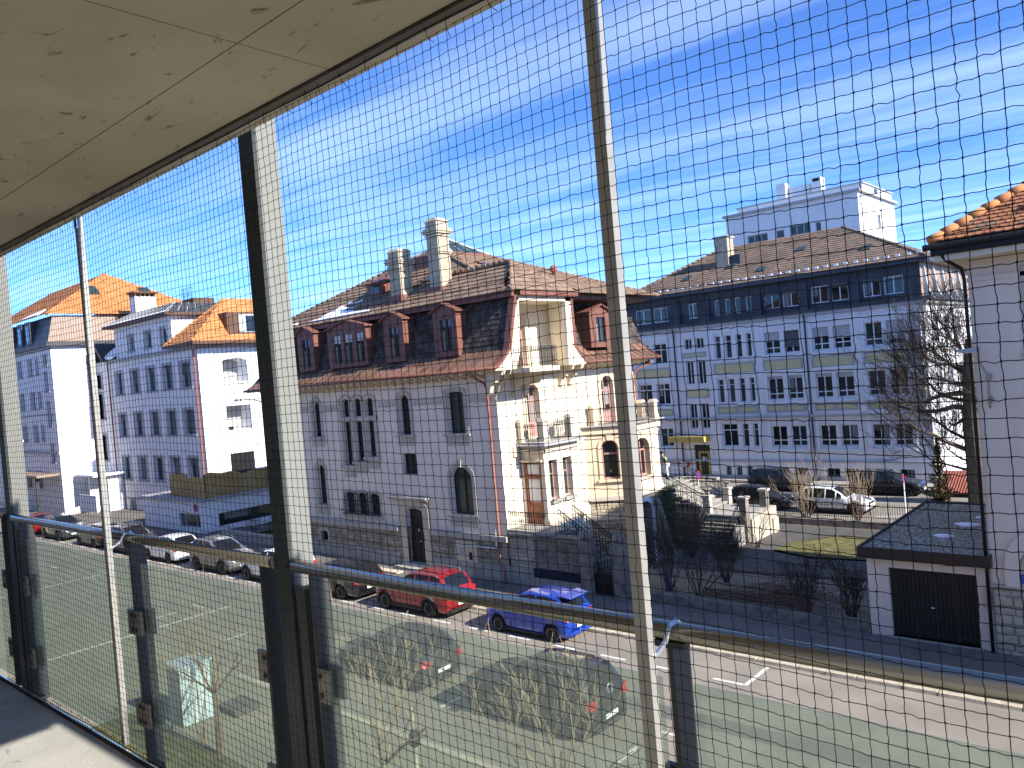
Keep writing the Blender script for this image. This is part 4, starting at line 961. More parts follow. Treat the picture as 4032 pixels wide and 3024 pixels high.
# ---- second bay with two arched windows
p0, p1, p2 = Vector((-23.2, 31.35, 0)), Vector((-21.5, 32.5, 0)), Vector((-21.5, 35.45, 0))
Fa = Fr(p0, p1 - p0, ((p1 - p0).y, -(p1 - p0).x, 0)); Fc = Fr(p1, p2 - p1, (1, 0, 0)); la = (p1 - p0).length
ha = (.78, 1.62, 3.45, 5.4, .42); hc = (.65, 1.95, 3.35, 5.3, .55)
wall(Fa, 0, la, 2.55, 6.0, [ha], .3).build('bay_wall', 'trimst', V)
mb = wall(Fc, 0, 2.95, 2.55, 6.0, [hc], .3); mb.quad(p2 + Vector((0, 0, 2.55)), (-23.2, 36.2, 2.55), (-23.2, 36.2, 6), p2 + Vector((0, 0, 6))); mb.build('bay_wall', 'trimst', V)
window(Fa, ha, V, 'woodpink', 'glass', .28, .08, 0, [4.7]); window(Fc, hc, V, 'woodpink', 'glass', .28, .08, 2, [4.65])
surround(Fa, ha, V, .16, .06, 'trimst', .16, keystone=True); surround(Fc, hc, V, .2, .06, 'trimst', .16, keystone=True)
def ring(z0, z1, e, name, m):
    q = [p0 + Fa.n * e + Fa.u * -.05, p1 + Vector((e, -e * .5, 0)), p2 + Vector((e, e, 0)), Vector((-23.2, 36.3 + e, 0)), Vector((-23.25, 31.2, 0))]
    MB().prism([v + Vector((0, 0, z0)) for v in q], (0, 0, z1 - z0)).build(name, m, V)
ring(6.0, 6.08, .2, 'balcony_slab', 'plinth'); ring(6.08, 6.14, .3, 'balcony_slab', 'plinth'); ring(5.72, 6.0, .12, 'cornice', 'trimst'); ring(5.5, 5.56, .05, 'string_course', 'trimst')
ring(2.42, 2.62, .14, 'plinth_ledge', 'trimgrey'); ring(2.62, 2.85, .05, 'string_course', 'trimst')
arch = (.55, 1.75, -1.3, 2.1, .5)
wall(Fa.at(-.03), 0, la, -1.4, 2.45, [], .3).build('bay_base', 'mortar', V); wall(Fc.at(-.03), 0, 2.95, -1.4, 2.45, [arch], .8).build('bay_base', 'mortar', V)
mb = masonry(Fa.at(-.03), 0.02, la, -1.2, 1.45, [], .3, .14, .05); masonry(Fa.at(-.03), .02, la, 1.8, 2.42, [], .3, .14, .05, mb=mb); masonry(Fc.at(-.03), 0, 2.95, -1.2, 2.42, [(.3, 2.0, -1.4, 2.3)], .3, .14, .05, mb=mb)
masonry(FS.at(.06), 25.3, 31.3, -.5, .95, [], .34, .16, mb=mb); mb.build('rubble_stones', 'stone', V, kind='stuff')
for k in range(4): MB().fbox(Fa, k * la / 4 + .01, (k + 1) * la / 4 - .01, 1.46, 1.79, -.05, .03).build('pale_band', 'trimgrey', V)
surround(Fc, arch, V, .22, .05, 'white', name='arch_surround'); MB().fbox(Fc, .55, 1.75, -1.3, 2.1, -.82, -.8).build('arch_door', 'black', V)
MB().tube([Fc.p(1.95, 2.05, .25), Fc.p(2.2, -1.15, .9)], .16, 10).build('leaning_trunk', 'stonedark', V)
stone_post(-22.9, 31.8, 6.14, .95, .3, 'trimst'); stone_post(-21.6, 32.6, 6.14, .95, .26, 'trimst'); stone_post(-21.55, 35.3, 6.14, .95, .3, 'trimst'); stone_post(-22.8, 36.1, 6.14, .9, .3, 'trimst')
mb = MB(); iron_panel(mb, (-22.75, 31.9, 6.16), (-21.75, 32.5, 6.16), .8, .11, .011); iron_panel(mb, (-21.55, 32.8, 6.16), (-21.55, 35.1, 6.16), .8, .11, .011); iron_panel(mb, (-21.7, 35.4, 6.16), (-22.7, 36.1, 6.16), .8, .11, .011)
mb.build('balcony_railing', 'ironold', V)

# ---- terrace before the door, garden wall, gate
T = thing('garden_wall', 'rubble stone garden wall with dark coping beside the villa corner', 'wall', (-21, 25.2, 0))
FT = Fr((0, 25.2, 0), (1, 0, 0), (0, -1, 0))
MB().box(-23.15, -19.2, 25.2, 25.55, -.2, 2.0).build('core', 'mortar', T)
for a, b in ((-23.1, -22.05), (-22.04, -20.7), (-20.69, -19.2)): MB().box(a, b, 25.05, 25.65, 2.0, 2.17).build('coping_stone', 'stonedark', T)
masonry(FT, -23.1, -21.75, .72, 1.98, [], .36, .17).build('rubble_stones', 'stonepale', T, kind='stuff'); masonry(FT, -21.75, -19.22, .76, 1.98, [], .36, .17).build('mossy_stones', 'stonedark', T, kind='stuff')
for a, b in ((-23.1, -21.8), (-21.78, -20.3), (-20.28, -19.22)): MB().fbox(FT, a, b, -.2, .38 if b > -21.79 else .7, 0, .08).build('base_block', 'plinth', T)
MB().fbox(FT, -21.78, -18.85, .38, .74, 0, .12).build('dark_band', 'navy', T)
Te = thing('terrace', 'small raised terrace with iron railing before the red-brown door', 'terrace', (-22, 26, 0))
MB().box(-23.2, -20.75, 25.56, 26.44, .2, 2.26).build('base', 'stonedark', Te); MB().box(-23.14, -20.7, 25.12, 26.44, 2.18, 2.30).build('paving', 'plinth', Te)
mb = MB(); iron_panel(mb, (-23.05, 25.2, 2.32), (-21.15, 25.2, 2.32), .78, .115, .012)
for cx, cz, rr in ((-21.08, 3.0, .09), (-22.35, 2.7, .12), (-20.85, 2.52, .2)):
    for q in (1, .6, .3): mb.tube([(cx + rr * q * math.cos(t), 25.2, cz + rr * q * math.sin(t)) for t in [6.283 * k / 12 for k in range(13)]], .011, 4, False)
mb.build('railing', 'iron', Te)
St = thing('terrace_stair', 'dark stone steps with iron railing going down from the terrace to the gate', 'steps', (-19, 26, 0))
for k in range(13):
    x = -20.7 + k * .27; z = 2.2 - k * .172; MB().box(x, x + .3, 25.66, 26.6, -.2, z).build('step', 'stonedark', St)
for y in (25.62, 26.62):
    mb = MB(); iron_panel(mb, (-20.65, y, 2.3), (-19.05, y, 1.32), .95, .16, .013); iron_panel(mb, (-19.05, y, 1.32), (-17.3, y, .25), .95, .16, .013); mb.build('railing', 'iron', St)
def gate_pillar(x, label):
    t = thing('gate_pillar', label, 'pillar', (x, 25.2, 0), 'stone pillars of the garden gate')
    for k, (z0, z1) in enumerate(((-.1, .6), (.605, 1.2), (1.205, 1.75))): MB().box(x - .25, x + .25, 24.95, 25.45, z0, z1).build('block', 'stonedark', t)
    MB().box(x - .29, x + .29, 24.91, 25.49, 1.755, 1.83).build('moulding', 'stonedark', t)
    MB().box(x - .27, x + .27, 24.93, 25.47, 1.83, 2.16).build('cap', 'stonedark', t)
    for s in (-1, 1): MB().lathe([(.13, 0), (.15, .12), (.12, .26), (.05, .33)], (x + .14 * s, 25.2, 2.16), 8).build('cap_lobe', 'stonedark', t, smooth=True)
gate_pillar(-18.97, 'mossy stone gate pillar at the end of the rubble wall'); gate_pillar(-17.42, 'mossy stone gate pillar at the left end of the iron street fence')
G_ = thing('garden_gate', 'low dark metal gate between two mossy stone pillars', 'gate', (-18.2, 25.2, 0)); MB().box(-18.7, -17.68, 25.18, 25.22, .05, .86).build('sheet', 'black', G_)
mb = MB()
for k in range(9): mb.tube([(-18.68 + k * .125, 25.2, .86), (-18.68 + k * .125, 25.2, 1.3)], .012, 4)
mb.tube([(-18.7, 25.2, 1.2), (-17.68, 25.2, 1.2)], .012, 4); mb.build('bars', 'iron', G_)
# ================================================================ houses at left
def simple_house(name, label, loc): return thing(name, label, 'house', loc)
L_ = simple_house('corner_house', 'white house with taupe mansard, orange hipped roof and sunlit blank side wall at far left', (-84, 30, 0))
F1 = Fr((0, 25.7, 0), (1, 0, 0), (0, -1, 0)); F2 = Fr((-76.9, 0, 0), (0, 1, 0), (1, 0, 0))
cols = [(-92.6, -91.7), (-89.2, -88.3), (-85.75, -84.85), (-82.9, -81.95)]
hl = [(a, b, z, z + 1.42, 0) for a, b in cols for z in (12.67, 9.6, 6.5, 2.2)] + [(-80.9, -80.3, z, z + 1.3, 0) for z in (12.7, 9.65, 6.6)] + [(-78.85, -77.95, 13.4, 14.25, 0), (-78.85, -78.05, 11.05, 12.75, 0), (-78.85, -78.05, 7.9, 10.0, 0), (-78.85, -78.05, 4.6, 6.2, 0)]
wall(F1, -96, -76.9, -.2, 15.0, hl, .25).build('front_wall', 'lavwall', L_)
for k, h in enumerate(hl):
    window(F1, h, L_, 'fargrey', 'glass', .22, .05, 1 if h[1] - h[0] > .85 else 0); surround(F1, h, L_, .14, .03, 'greysur', .08)
mb = wall(F2, 25.7, 31.0, -.2, 15.0, [], .2); mb.build('side_wall', 'whitewall', L_)
mb = MB(); mb.fbox(F1, -96, -76.85, 5.35, 5.6, 0, .12); mb.fbox(F1, -96, -76.8, 14.75, 15.0, 0, .2); mb.fbox(F1, -96, -76.85, 8.9, 9.0, 0, .06); mb.build('string_course', 'greysur', L_)
mb = MB(); mb.hexa([(-96, 25.2, 15.0), (-76.4, 25.2, 15.0), (-76.4, 31.2, 15.0), (-96, 31.2, 15.0), (-96, 25.4, 15.4), (-76.6, 25.4, 15.4), (-76.6, 31.2, 15.4), (-96, 31.2, 15.4)]); mb.build('eave', 'darkroof', L_)
mb = MB(); mb.quad((-96, 25.5, 15.4), (-76.7, 25.5, 15.4), (-76.9, 26.1, 17.75), (-96, 26.1, 17.75)); mb.build('mansard_front', 'mansard', L_)
mb = MB(); mb.quad((-76.7, 25.5, 15.4), (-76.7, 31.5, 15.4), (-76.95, 31.5, 17.8), (-76.95, 26.1, 17.75)); mb.build('mansard_side', 'mansardbrown', L_)
MB().box(-78.6, -76.9, 31.5, 33.2, 13.5, 17.9).build('rust_cladding', 'browncl', L_)
Fm = Fr((0, 25.5, 0), (1, 0, 0), (0, -1, 0))
for u in (-86.2, -83.6, -81.4, -89.5):
    o = MB().fbox(Fm, u - .65, u + .65, 15.5, 17.6, -1.2, .08).build('dormer', 'mansard', L_); MB().fbox(Fm, u - .35, u + .35, 15.7, 17.2, .08, .1).build('pane', 'glass', o)
pk = Vector((-82.5, 33.2, 22.6)); pk2 = Vector((-97, 33.2, 22.6)); ea = Vector((-76.55, 25.55, 17.85)); eb = Vector((-76.55, 42, 17.85)); ec = Vector((-98, 25.55, 17.85))
mb = MB(); mb.quad(ec, ea, pk, pk2); mb.quad(ea, eb, pk); mb.quad(eb, (-98, 42, 17.85), pk2, pk); mb.build('roof_deck', 'tileorange', L_)
us, vs_ = Vector((0, 1, 0)), Vector((pk.x - ea.x, 0, pk.z - ea.z)); 
tm = tiles(ea, us, vs_, [(0, 0), (16.4, 0), (7.65, vs_.length)], .42, .42, .04); v3 = Vector((0, pk.y - ea.y, pk.z - ea.z)); tiles(ec, (1, 0, 0), v3, [(0, 0), (21.4, 0), (15.5, v3.length), (1, v3.length)], .42, .42, .04, mb=tm)
tm.build('roof_tiles', 'tileorange', L_, kind='stuff'); caps(ea, pk, .5, .14, 'tileorange', L_)
for yy in (30.2, 35.3): skylight(ea + us * (yy - 25.55) + vs_.normalized() * 3.4, us, vs_, 1.1, 1.5, L_)
mb = MB(); n0 = v3.normalized(); q = ec + Vector((14.2, 0, 0)); nn0 = Vector((0, -n0.z, n0.y)); mb.prism([q + n0 * .2 + nn0 * .06, q + n0 * .2 + Vector((4.5, 0, 0)) + nn0 * .06, q + n0 * 1.3 + Vector((4.0, 0, 0)) + nn0 * .06, q + n0 * .9 + Vector((1.2, 0, 0)) + nn0 * .06], nn0 * .08); mb.build('snow_patch', 'snow', L_)
MB().box(-85.6, -77.3, 23.8, 25.7, 3.45, 3.65).build('porch_roof', 'mansardbrown', L_)
for x in (-85.2, -81.8, -78.0): MB().box(x - .12, x + .12, 23.9, 24.15, 0, 3.45).build('porch_post', 'mansard', L_)
MB().box(-74.0, -73.7, 24, 24.3, 0, .1)

Mh = simple_house('middle_house', 'long white house with grey window surrounds, dark upper roof and orange tiled wing', (-66, 32, 0))
F3 = Fr((0, 29.4, 0), (1, 0, 0), (0, -1, 0)); F4 = Fr((-57.55, 0, 0), (0, 1, 0), (1, 0, 0))
uc = [(-72.75, -71.4), (-69.6, -68.15), (-66.5, -65.05), (-63.5, -62.0), (-60.5, -58.95)]
hm = [(a, b, z, z + 1.95, 0) for a, b in uc for z in (10.15, 6.45, 2.65)]
hu = [(-69.5, -68.5, 13.75, 15.05, 0), (-66.2, -65.2, 13.75, 15.05, 0), (-63.3, -62.3, 13.75, 15.05, 0)]
hc_ = [(-76.9, -75.9, 10.9, 12.15, 0), (-76.9, -75.9, 8.1, 10.4, 0), (-76.9, -75.9, 4.3, 6.6, 0)]
hb = [(-71.8, -71.0, -.1, .8, 0), (-66.2, -65.4, -.1, .8, 0)]
mb = wall(F3, -77.0, -57.55, -.3, 13.3, hm + hc_ + hb, .3); mb = wall(F3, -72.2, -61.4, 13.3, 16.0, hu, .3, mb); mb.quad((-61.4, 29.4, 13.3), (-61.4, 38, 13.3), (-61.4, 38, 16), (-61.4, 29.4, 16)); mb.build('front_wall', 'lavwall', Mh)
bl = {0: None, 1: .2}
for k, h in enumerate(hm + hu + hc_ + hb):
    window(F3, h, Mh, 'fargrey', 'glass' if k % 3 else 'glassg', .26, .06, 1, blind=[None, .25, None, .6, .35, 0, .18, .95, None, .15, 1.0, .2, .5, .9, .3][k % 15] if k < 15 else None, blindmat='blinddark'); surround(F3, h, Mh, .22, .03, 'greysur', .1)
op = [(31.33, 33.43, 10.29, 12.17, .25), (31.33, 33.43, 6.5, 8.43, 0), (31.35, 33.4, 2.9, 4.67, 0)]
mb = wall(F4, 29.4, 38, -.3, 13.3, op, 1.6); mb.build('side_wall', 'whitewall', Mh)
mb = MB()
for h in op[:2]: q = MB(); q.quad(F4.p(h[0], h[2], -1.6), F4.p(h[1], h[2], -1.6), F4.p(h[1], h[3], -1.6), F4.p(h[0], h[3], -1.6)); q.build('recess_back', 'fargrey', Mh)
for h in op[:2]: surround(F4, h, Mh, .2, .03, 'whitewall', .1)
mb = MB()
for k in range(16): mb.fbox(F4, 31.35, 33.4, 2.92 + k * .11, 3.01 + k * .11, -.15, -.1)
mb.fbox(F4, 31.3, 33.45, 2.9, 4.7, -.3, -.2); mb.build('louvre_shutter', 'black', Mh, kind='stuff')
o = tag(MB().lathe([(.16, 0), (.2, .25), (.14, .28)], (-58.2, 32.0, 6.5), 10).build('balcony_planter', 'pot'), 'small planter of pale flowers in the lower square wall opening', 'planter')
mb = MB(); mb.fbox(F3, -77, -57.5, .95, 1.05, 0, .08); mb.fbox(F3, -74, -57.5, 13.0, 13.3, 0, .25); mb.fbox(F4, 29.4, 38, 13.0, 13.3, 0, .2); mb.build('string_course', 'greysur', Mh)
for x, zt in ((-73.9, 13), (-57.85, 13)): MB().tube([(x, 29.25, zt), (x, 29.25, .1)], .07, 6).build('downpipe', 'copperpipe', Mh)
mb = MB(); mb.hexa([(-73.0, 28.7, 16.0), (-60.8, 28.7, 16.0), (-60.8, 39, 16.0), (-73.0, 39, 16.0), (-73.0, 28.7, 16.2), (-60.8, 28.7, 16.2), (-60.8, 39, 16.2), (-73.0, 39, 16.2)]); mb.build('eave', 'woodbrown', Mh)
mb = MB(); mb.hexa([(-73, 28.7, 16.21), (-60.8, 28.7, 16.21), (-60.8, 39, 16.21), (-73, 39, 16.21), (-71.2, 30.4, 17.2), (-62.6, 30.4, 17.2), (-62.6, 37.2, 17.2), (-71.2, 37.2, 17.2)])
dr = mb.build('dark_roof', 'darkroof', Mh); s2 = MB()
for k in range(13): s2.tube([(-60.8, 28.9 + k * .8, 16.24), (-62.6, 30.5 + k * .55, 17.22)], .03, 3)
for k in range(14): s2.tube([(-72.8 + k * .92, 28.7, 16.24), (-71.1 + k * .65, 30.4, 17.22)], .03, 3)
s2.build('roof_seams', 'fargrey', dr)
s2 = MB()
for k in range(40): x = -72.8 + k * .3; s2.box(x, x + .16, 28.78, 28.9, 16.24, 16.33)
s2.build('snow_bits', 'snow', dr, kind='stuff')
c_o = MB().box(-70.5, -68.3, 35, 37, 16.5, 18.4).build('lift_housing', 'browncl', Mh); s2 = MB()
for k in range(9): s2.tube([(-70.5 + k * .27, 35, 18.4), (-70.5 + k * .27, 35, 19.4)], .02, 3)
for z in (18.7, 19.4): s2.tube([(-70.5, 35, z), (-68.3, 35, z)], .025, 3)
s2.build('roof_railing', 'iron', Mh)
ch = MB().box(-74.6, -73.4, 32.0, 33.9, 13, 19.1).build('chimney', 'whitewall', Mh); s2 = MB()
for k in range(5): s2.box(-74.6 , -73.4, 32.0 + k * .43, 32.18 + k * .43, 19.1, 19.4)
s2.box(-74.75, -73.25, 31.85, 34.05, 19.4, 19.55); s2.build('chimney_cap', 'browncl', ch)
mb = MB(); mb.quad((-77, 29.2, 13.3), (-72.2, 29.2, 13.3), (-72.2, 32, 15.4), (-77, 32, 15.4)); mb.build('valley_roof', 'darkroof', Mh); mb = MB(); mb.hexa([(-74.3, 29.0, 13.35), (-72.1, 29.0, 13.35), (-72.1, 30.7, 14.7), (-74.0, 30.7, 14.7), (-74.3, 28.9, 13.55), (-72.1, 28.9, 13.6), (-72.1, 30.6, 15.0), (-73.9, 30.6, 14.9)]); mb.build('snow_patch', 'snow', Mh)
for s in (-1, 1): MB().hexa([(-75.2, 28.6, 14.9), (-75.2 + s * 1.7, 28.6, 13.2), (-75.2 + s * 1.7, 31.5, 13.2), (-75.2, 31.5, 14.9), (-75.2, 28.6, 15.05), (-75.2 + s * 1.8, 28.6, 13.3), (-75.2 + s * 1.8, 31.5, 13.3), (-75.2, 31.5, 15.05)]).build('gable_roof', 'darkroof', Mh)
# orange wing
e1, e2, e3, e4 = Vector((-61.4, 28.6, 13.5)), Vector((-56.5, 28.6, 13.5)), Vector((-56.5, 38, 13.5)), Vector((-61.4, 38, 13.5)); p1_, p2_ = Vector((-59.4, 33.0, 17.1)), Vector((-59.4, 36, 17.1))
mb = MB(); mb.quad(e1, e2, p1_); mb.quad(e2, e3, p2_, p1_); mb.quad(e4, e1, p1_, p2_); mb.build('roof_deck', 'tileorange', Mh)
va = p1_ - (e1 + e2) / 2; va.x = 0; tm = tiles(e1, (1, 0, 0), va, [(0, 0), (4.9, 0), (2.0, va.length)], .35, .36, .04); vb = Vector((p1_.x - e2.x, 0, p1_.z - e2.z)); tiles(e2, (0, 1, 0), vb, [(0, 0), (9.4, 0), (7.4, vb.length), (4.4, vb.length)], .35, .36, .04, mb=tm); tm.build('roof_tiles', 'tileorange', Mh, kind='stuff'); caps(e2, p1_, .42, .13, 'tileorange', Mh); caps(e1, p1_, .42, .13, 'tileorange', Mh)
mb = MB(); mb.box(-61.5, -56.4, 28.55, 28.75, 13.28, 13.5); mb.box(-56.55, -56.4, 28.75, 38, 13.28, 13.5); mb.build('gutter', 'browncl', Mh)
o = MB().hexa([(-58.4, 31.7, 14.0), (-56.9, 31.7, 14.0), (-56.9, 36, 14.0), (-58.4, 36, 14.0), (-59.3, 31.7, 15.75), (-56.9, 31.7, 15.75), (-56.9, 36, 15.75), (-59.3, 36, 15.75)]).build('dormer', 'browncl', Mh)
MB().box(-56.9, -56.87, 32.7, 34.6, 14.15, 15.6).build('dormer_front', 'fargrey', o); q = MB(); q.quad((-56.86, 33.3, 14.2), (-56.86, 34.4, 14.2), (-56.86, 34.4, 15.45), (-56.86, 33.3, 15.45)); q.build('pane', 'glass', o)
en = thing('entrance_porch', 'white glazed entrance porch with thin flat roof beside the sunlit blank wall', 'porch', (-74.5, 28, 0))
MB().box(-76.6, -72.3, 26.6, 29.35, 3.2, 3.38).build('roof', 'snow', en); MB().box(-74.6, -74.3, 27.0, 29.3, 0, 3.2).build('side_wall', 'whitewall', en); MB().box(-73.2, -72.9, 28.0, 29.3, 0, 3.2).build('pier', 'whitewall', en); MB().box(-74.3, -73.2, 29.2, 29.3, .2, 3.1).build('door', 'glass', en)
tag(MB().box(-73.4, -69.8, 25.75, 25.85, .45, 1.85).build('white_screen', 'tower'), 'white screen panel beside the sunlit corner of the far left house', 'screen')
An = thing('garage_annex', 'low white flat-roofed annex with dark strip window below the ochre tarpaulin', 'annex', (-56, 28, 0))
Fx, Fy = Fr((0, 25.7, 0), (1, 0, 0), (0, -1, 0)), Fr((-51.6, 0, 0), (0, 1, 0), (1, 0, 0))
hx = [(-55.1, -51.95, .3, 1.25, 0)]; hy = [(26.85, 34, .25, 1.15, 0)]
mb = wall(Fx, -60.6, -51.6, -.2, 2.15, hx, .2); wall(Fy, 25.7, 37, -.2, 2.15, hy, .3, mb); mb.build('walls', 'whitewall', An)
window(Fx, hx[0], An, 'fargrey', 'glassg', .18, .06, 3); window(Fy, hy[0], An, 'black', 'glass', .28, .05, 2)
MB().box(-60.8, -51.4, 25.5, 37, 2.15, 2.27).build('flat_roof', 'greysur', An)
MB().fbox(Fx, -59.0, -58.0, 0, 1.95, 0, .02).build('door', 'tower', An)
def no_parking(name, label, c, n, r, pole_to=None, group='no parking signs'):
    t = thing(name, label, 'road sign', tuple(c), group); n = Vector(n).normalized(); c = Vector(c); u = Vector((0, 0, 1)).cross(n); z = Vector((0, 0, 1))
    def disc(rr, d, m, nm):
        q = MB(); q.prism([c + n * d + (u * math.cos(a) + z * math.sin(a)) * rr for a in [2 * PI * k / 20 for k in range(20)]], n * -.01); q.build(nm, m, t)
    disc(r, 0, 'signred', 'rim'); disc(r * .78, .005, 'signblue', 'field')
    q = MB(); d = (u - z).normalized(); e = (u + z).normalized() * r * .1
    q.prism([c + n * .012 + d * r * .8 - e, c + n * .012 + d * r * .8 + e, c + n * .012 - d * r * .8 + e, c + n * .012 - d * r * .8 - e], n * -.006); q.build('red_bar', 'signred', t)
    if pole_to is not None: MB().tube([c - n * .04 + z * r, Vector((c.x, c.y, pole_to)) - n * .04], .035, 8).build('pole', 'white', t)
no_parking('parking_sign', 'round red and blue no-parking sign on the white annex wall', (-52.45, 25.66, 1.72), (0, -1, 0), .30)
# ochre tarpaulin, sagging over a fence on the annex roof
Tp = thing('tarpaulin', 'ochre tarpaulin screen sagging along the roof edge of the white annex', 'tarpaulin', (-52, 28, 2.3))
mb = MB()
def tp(s, h):
    x, y = (-57.0 + s, 26.15) if s < 5.1 else (-51.9, 26.15 + s - 5.1)
    return Vector((x - .12 * math.sin(s * 2.1 + h * 2) * (s >= 5.1), y + .1 * math.sin(s * 2.4 + h * 3) * (s < 5.1), 2.28 + h * (1.55 + .14 * math.sin(s * 1.3) + .08 * math.sin(s * 3.7))))
ss = rng(0, 13.6, .28)
for a, b in zip(ss, ss[1:]):
    for h0, h1 in ((0, .35), (.35, .7), (.7, 1)): mb.quad(tp(a, h0), tp(b, h0), tp(b, h1), tp(a, h1))
mb.build('sheet', 'tarp', Tp); mb = MB()
for s in (0, 2.5, 5.1, 7.5, 10, 13): mb.tube([tp(s, 0) + Vector((-.05, .1, 0)), tp(s, 1.03) + Vector((-.05, .1, 0))], .04, 5)
mb.build('posts', 'woodbrown', Tp)
# tall stone pillar far down the street
Pl = thing('stone_pillar', 'tall tan stone pillar with white capstone beside the red parked car', 'pillar', (-66.9, 19.4, 0))
for k in range(12): MB().box(-67.6, -66.35, 19.3, 19.72, k * .6 - .1, k * .6 + .49).build('block', 'trimst', Pl)
MB().box(-67.7, -66.25, 19.2, 19.8, 7.1, 7.22).build('capstone', 'snow', Pl)
# garden in front of the villa's far side: low wall and shrubs
for (x, y, s, lb) in ((-47.5, 26.5, 1.4, 'bare thorny shrub beside the white annex, larger one'), (-45.2, 26.3, 1.1, 'bare thorny shrub near the villa corner, smaller one')):
    pass
structure(MB().box(-48.5, -41.3, 25.3, 25.6, -.1, .55).build('low_wall', 'plinth'))

# ================================================================ far facade across the court
K = 1.1333
def zc(z): return 9 + (z - 9) * K
Fb_ = thing('office_building', 'long white office building with yellow panels and dark attic across the court', 'building', (-27, 64, -1.2))
YF = 60.63
FO = Fr((0, YF, 0), (1, 0, 0), (0, -1, 0)); FE = Fr((-14.6, 0, 0), (0, 1, 0), (1, 0, 0))
def H(u0, u1, zb, zt): return (u0 * K, u1 * K, zc(zb), zc(zt), 0)
pair = {'B': [(-23.23, -22.11), (-21.81, -20.73)], 'C': [(-19.85, -18.75), (-18.48, -17.34)], 'D': [(-16.49, -15.39), (-15.14, -14.04)], 'Z': [(-33.85, -32.63), (-32.25, -31.02)], 'Y': [(-37.4, -36.2), (-35.8, -34.6)]}
four = [(-27.02, -26.57), (-26.20, -25.72), (-25.36, -24.92), (-24.56, -24.10)]
stair = [(-29.53, -28.89), (-28.58, -27.90)]
HW = []
for nm, ps in pair.items():
    for r, (zb, zt) in enumerate(((8.88, 10.42), (5.66, 7.32), (2.39, 3.84))):
        for k, (a, b) in enumerate(ps): HW.append((H(a, b, zb, zt), 'p', nm, r, k))
for r, (zb, zt) in enumerate(((8.86, 10.52), (5.62, 7.35))):
    for a, b in four: HW.append((H(a, b, zb, zt), 'n', 'A', r, 0))
HW += [(H(-26.97, -25.76, 2.39, 4.08), 'p', 'A', 2, 0), (H(-25.40, -24.92, 2.39, 4.05), 'n', 'A', 2, 0), (H(-24.57, -24.10, 2.39, 4.05), 'n', 'A', 2, 0)]
for zb, zt in ((9.74, 10.55), (7.09, 8.85), (3.75, 5.65)):
    for a, b in stair: HW.append((H(a, b, zb, zt), 's', 'S', 0, 0))
for a, b in ((-26.93, -26.48), (-26.1, -25.65), (-25.3, -24.85), (-24.5, -24.05)): HW.append((H(a, b, .2, .93), 'c', 'A', 3, 0))
for a, b in ((-23.0, -22.1), (-21.75, -20.85), (-19.6, -18.7), (-18.4, -17.5), (-16.3, -15.4), (-15.0, -14.1)): HW.append((H(a, b, .27, .9), 'c', 'B', 3, 0))
DH = H(-29.42, -28.09, -.02, 2.53)
wall(FO, -44.0, -14.6, -1.3, 11.9, [h[0] for h in HW] + [DH], .3).build('front_wall', 'farwall', Fb_)
hs2 = [(63 + 3.4 * k, 64.4 + 3.4 * k, zc(z), zc(z) + 1.8, 0) for k in range(3) for z in (8.88, 5.66, 2.4)]
wall(FE, YF, 76, -1.3, 11.9, hs2, .3).build('end_wall', 'farwall', Fb_)
for h in hs2: window(FE, h, Fb_, 'white', 'glass', .26, .08, 1)
blinds = {('B', 0, 0): .42, ('B', 0, 1): .75, ('C', 0, 0): .40, ('C', 0, 1): .55, ('D', 0, 1): .8, ('B', 1, 0): .12, ('B', 1, 1): .12, ('C', 1, 0): .15, ('C', 1, 1): .2, ('C', 0, 2): .1}
for h, kd, nm, r, k in HW:
    if kd == 'p': window(FO, h, Fb_, 'white', 'glass' if (r + k) % 3 else 'glassg', .24, .085, 1, [h[2] + .48] if nm in 'BCD' else [h[3] - .55], blind=blinds.get((nm, r, k)), blindmat='blind' if not (nm, r, k) == ('B', 0, 1) else 'blinddark')
    elif kd == 'n': window(FO, h, Fb_, 'white', 'glassg', .24, .055, 0, [h[3] - .5])
    elif kd == 's': window(FO, h, Fb_, 'white', 'glass', .24, .07, 1)
    else: window(FO, h, Fb_, 'fargrey', 'glass', .26, .05, 1)
def panel(u0, u1, z0, z1, split=False):
    F = FO; a, b, c, d = u0 * K, u1 * K, zc(z0), zc(z1)
    o = MB().fbox(F, a, b, c, d, -.02, .03).build('grey_panel', 'fargrey', Fb_)
    q = MB(); m_ = .18
    if split: q.fbox(F, a + m_, (a + b) / 2 - .15, c + .15, d - .15, .03, .045); q.fbox(F, (a + b) / 2 + .15, b - m_, c + .15, d - .15, .03, .045)
    else: q.fbox(F, a + m_, b - m_, c + .14, d - .14, .03, .045)
    q.build('yellow_inset', 'yellow', o)
bays = [(-27.2, -24.04), (-23.38, -20.6), (-20.0, -17.2), (-16.6, -13.92), (-34.0, -30.9), (-37.5, -34.5)]
for a, b in bays: panel(a, b, 7.68, 8.5); panel(a, b, 4.78, 5.32, True)
panel(-29.7, -27.75, 9.1, 9.5); panel(-29.7, -27.75, 6.05, 6.75)
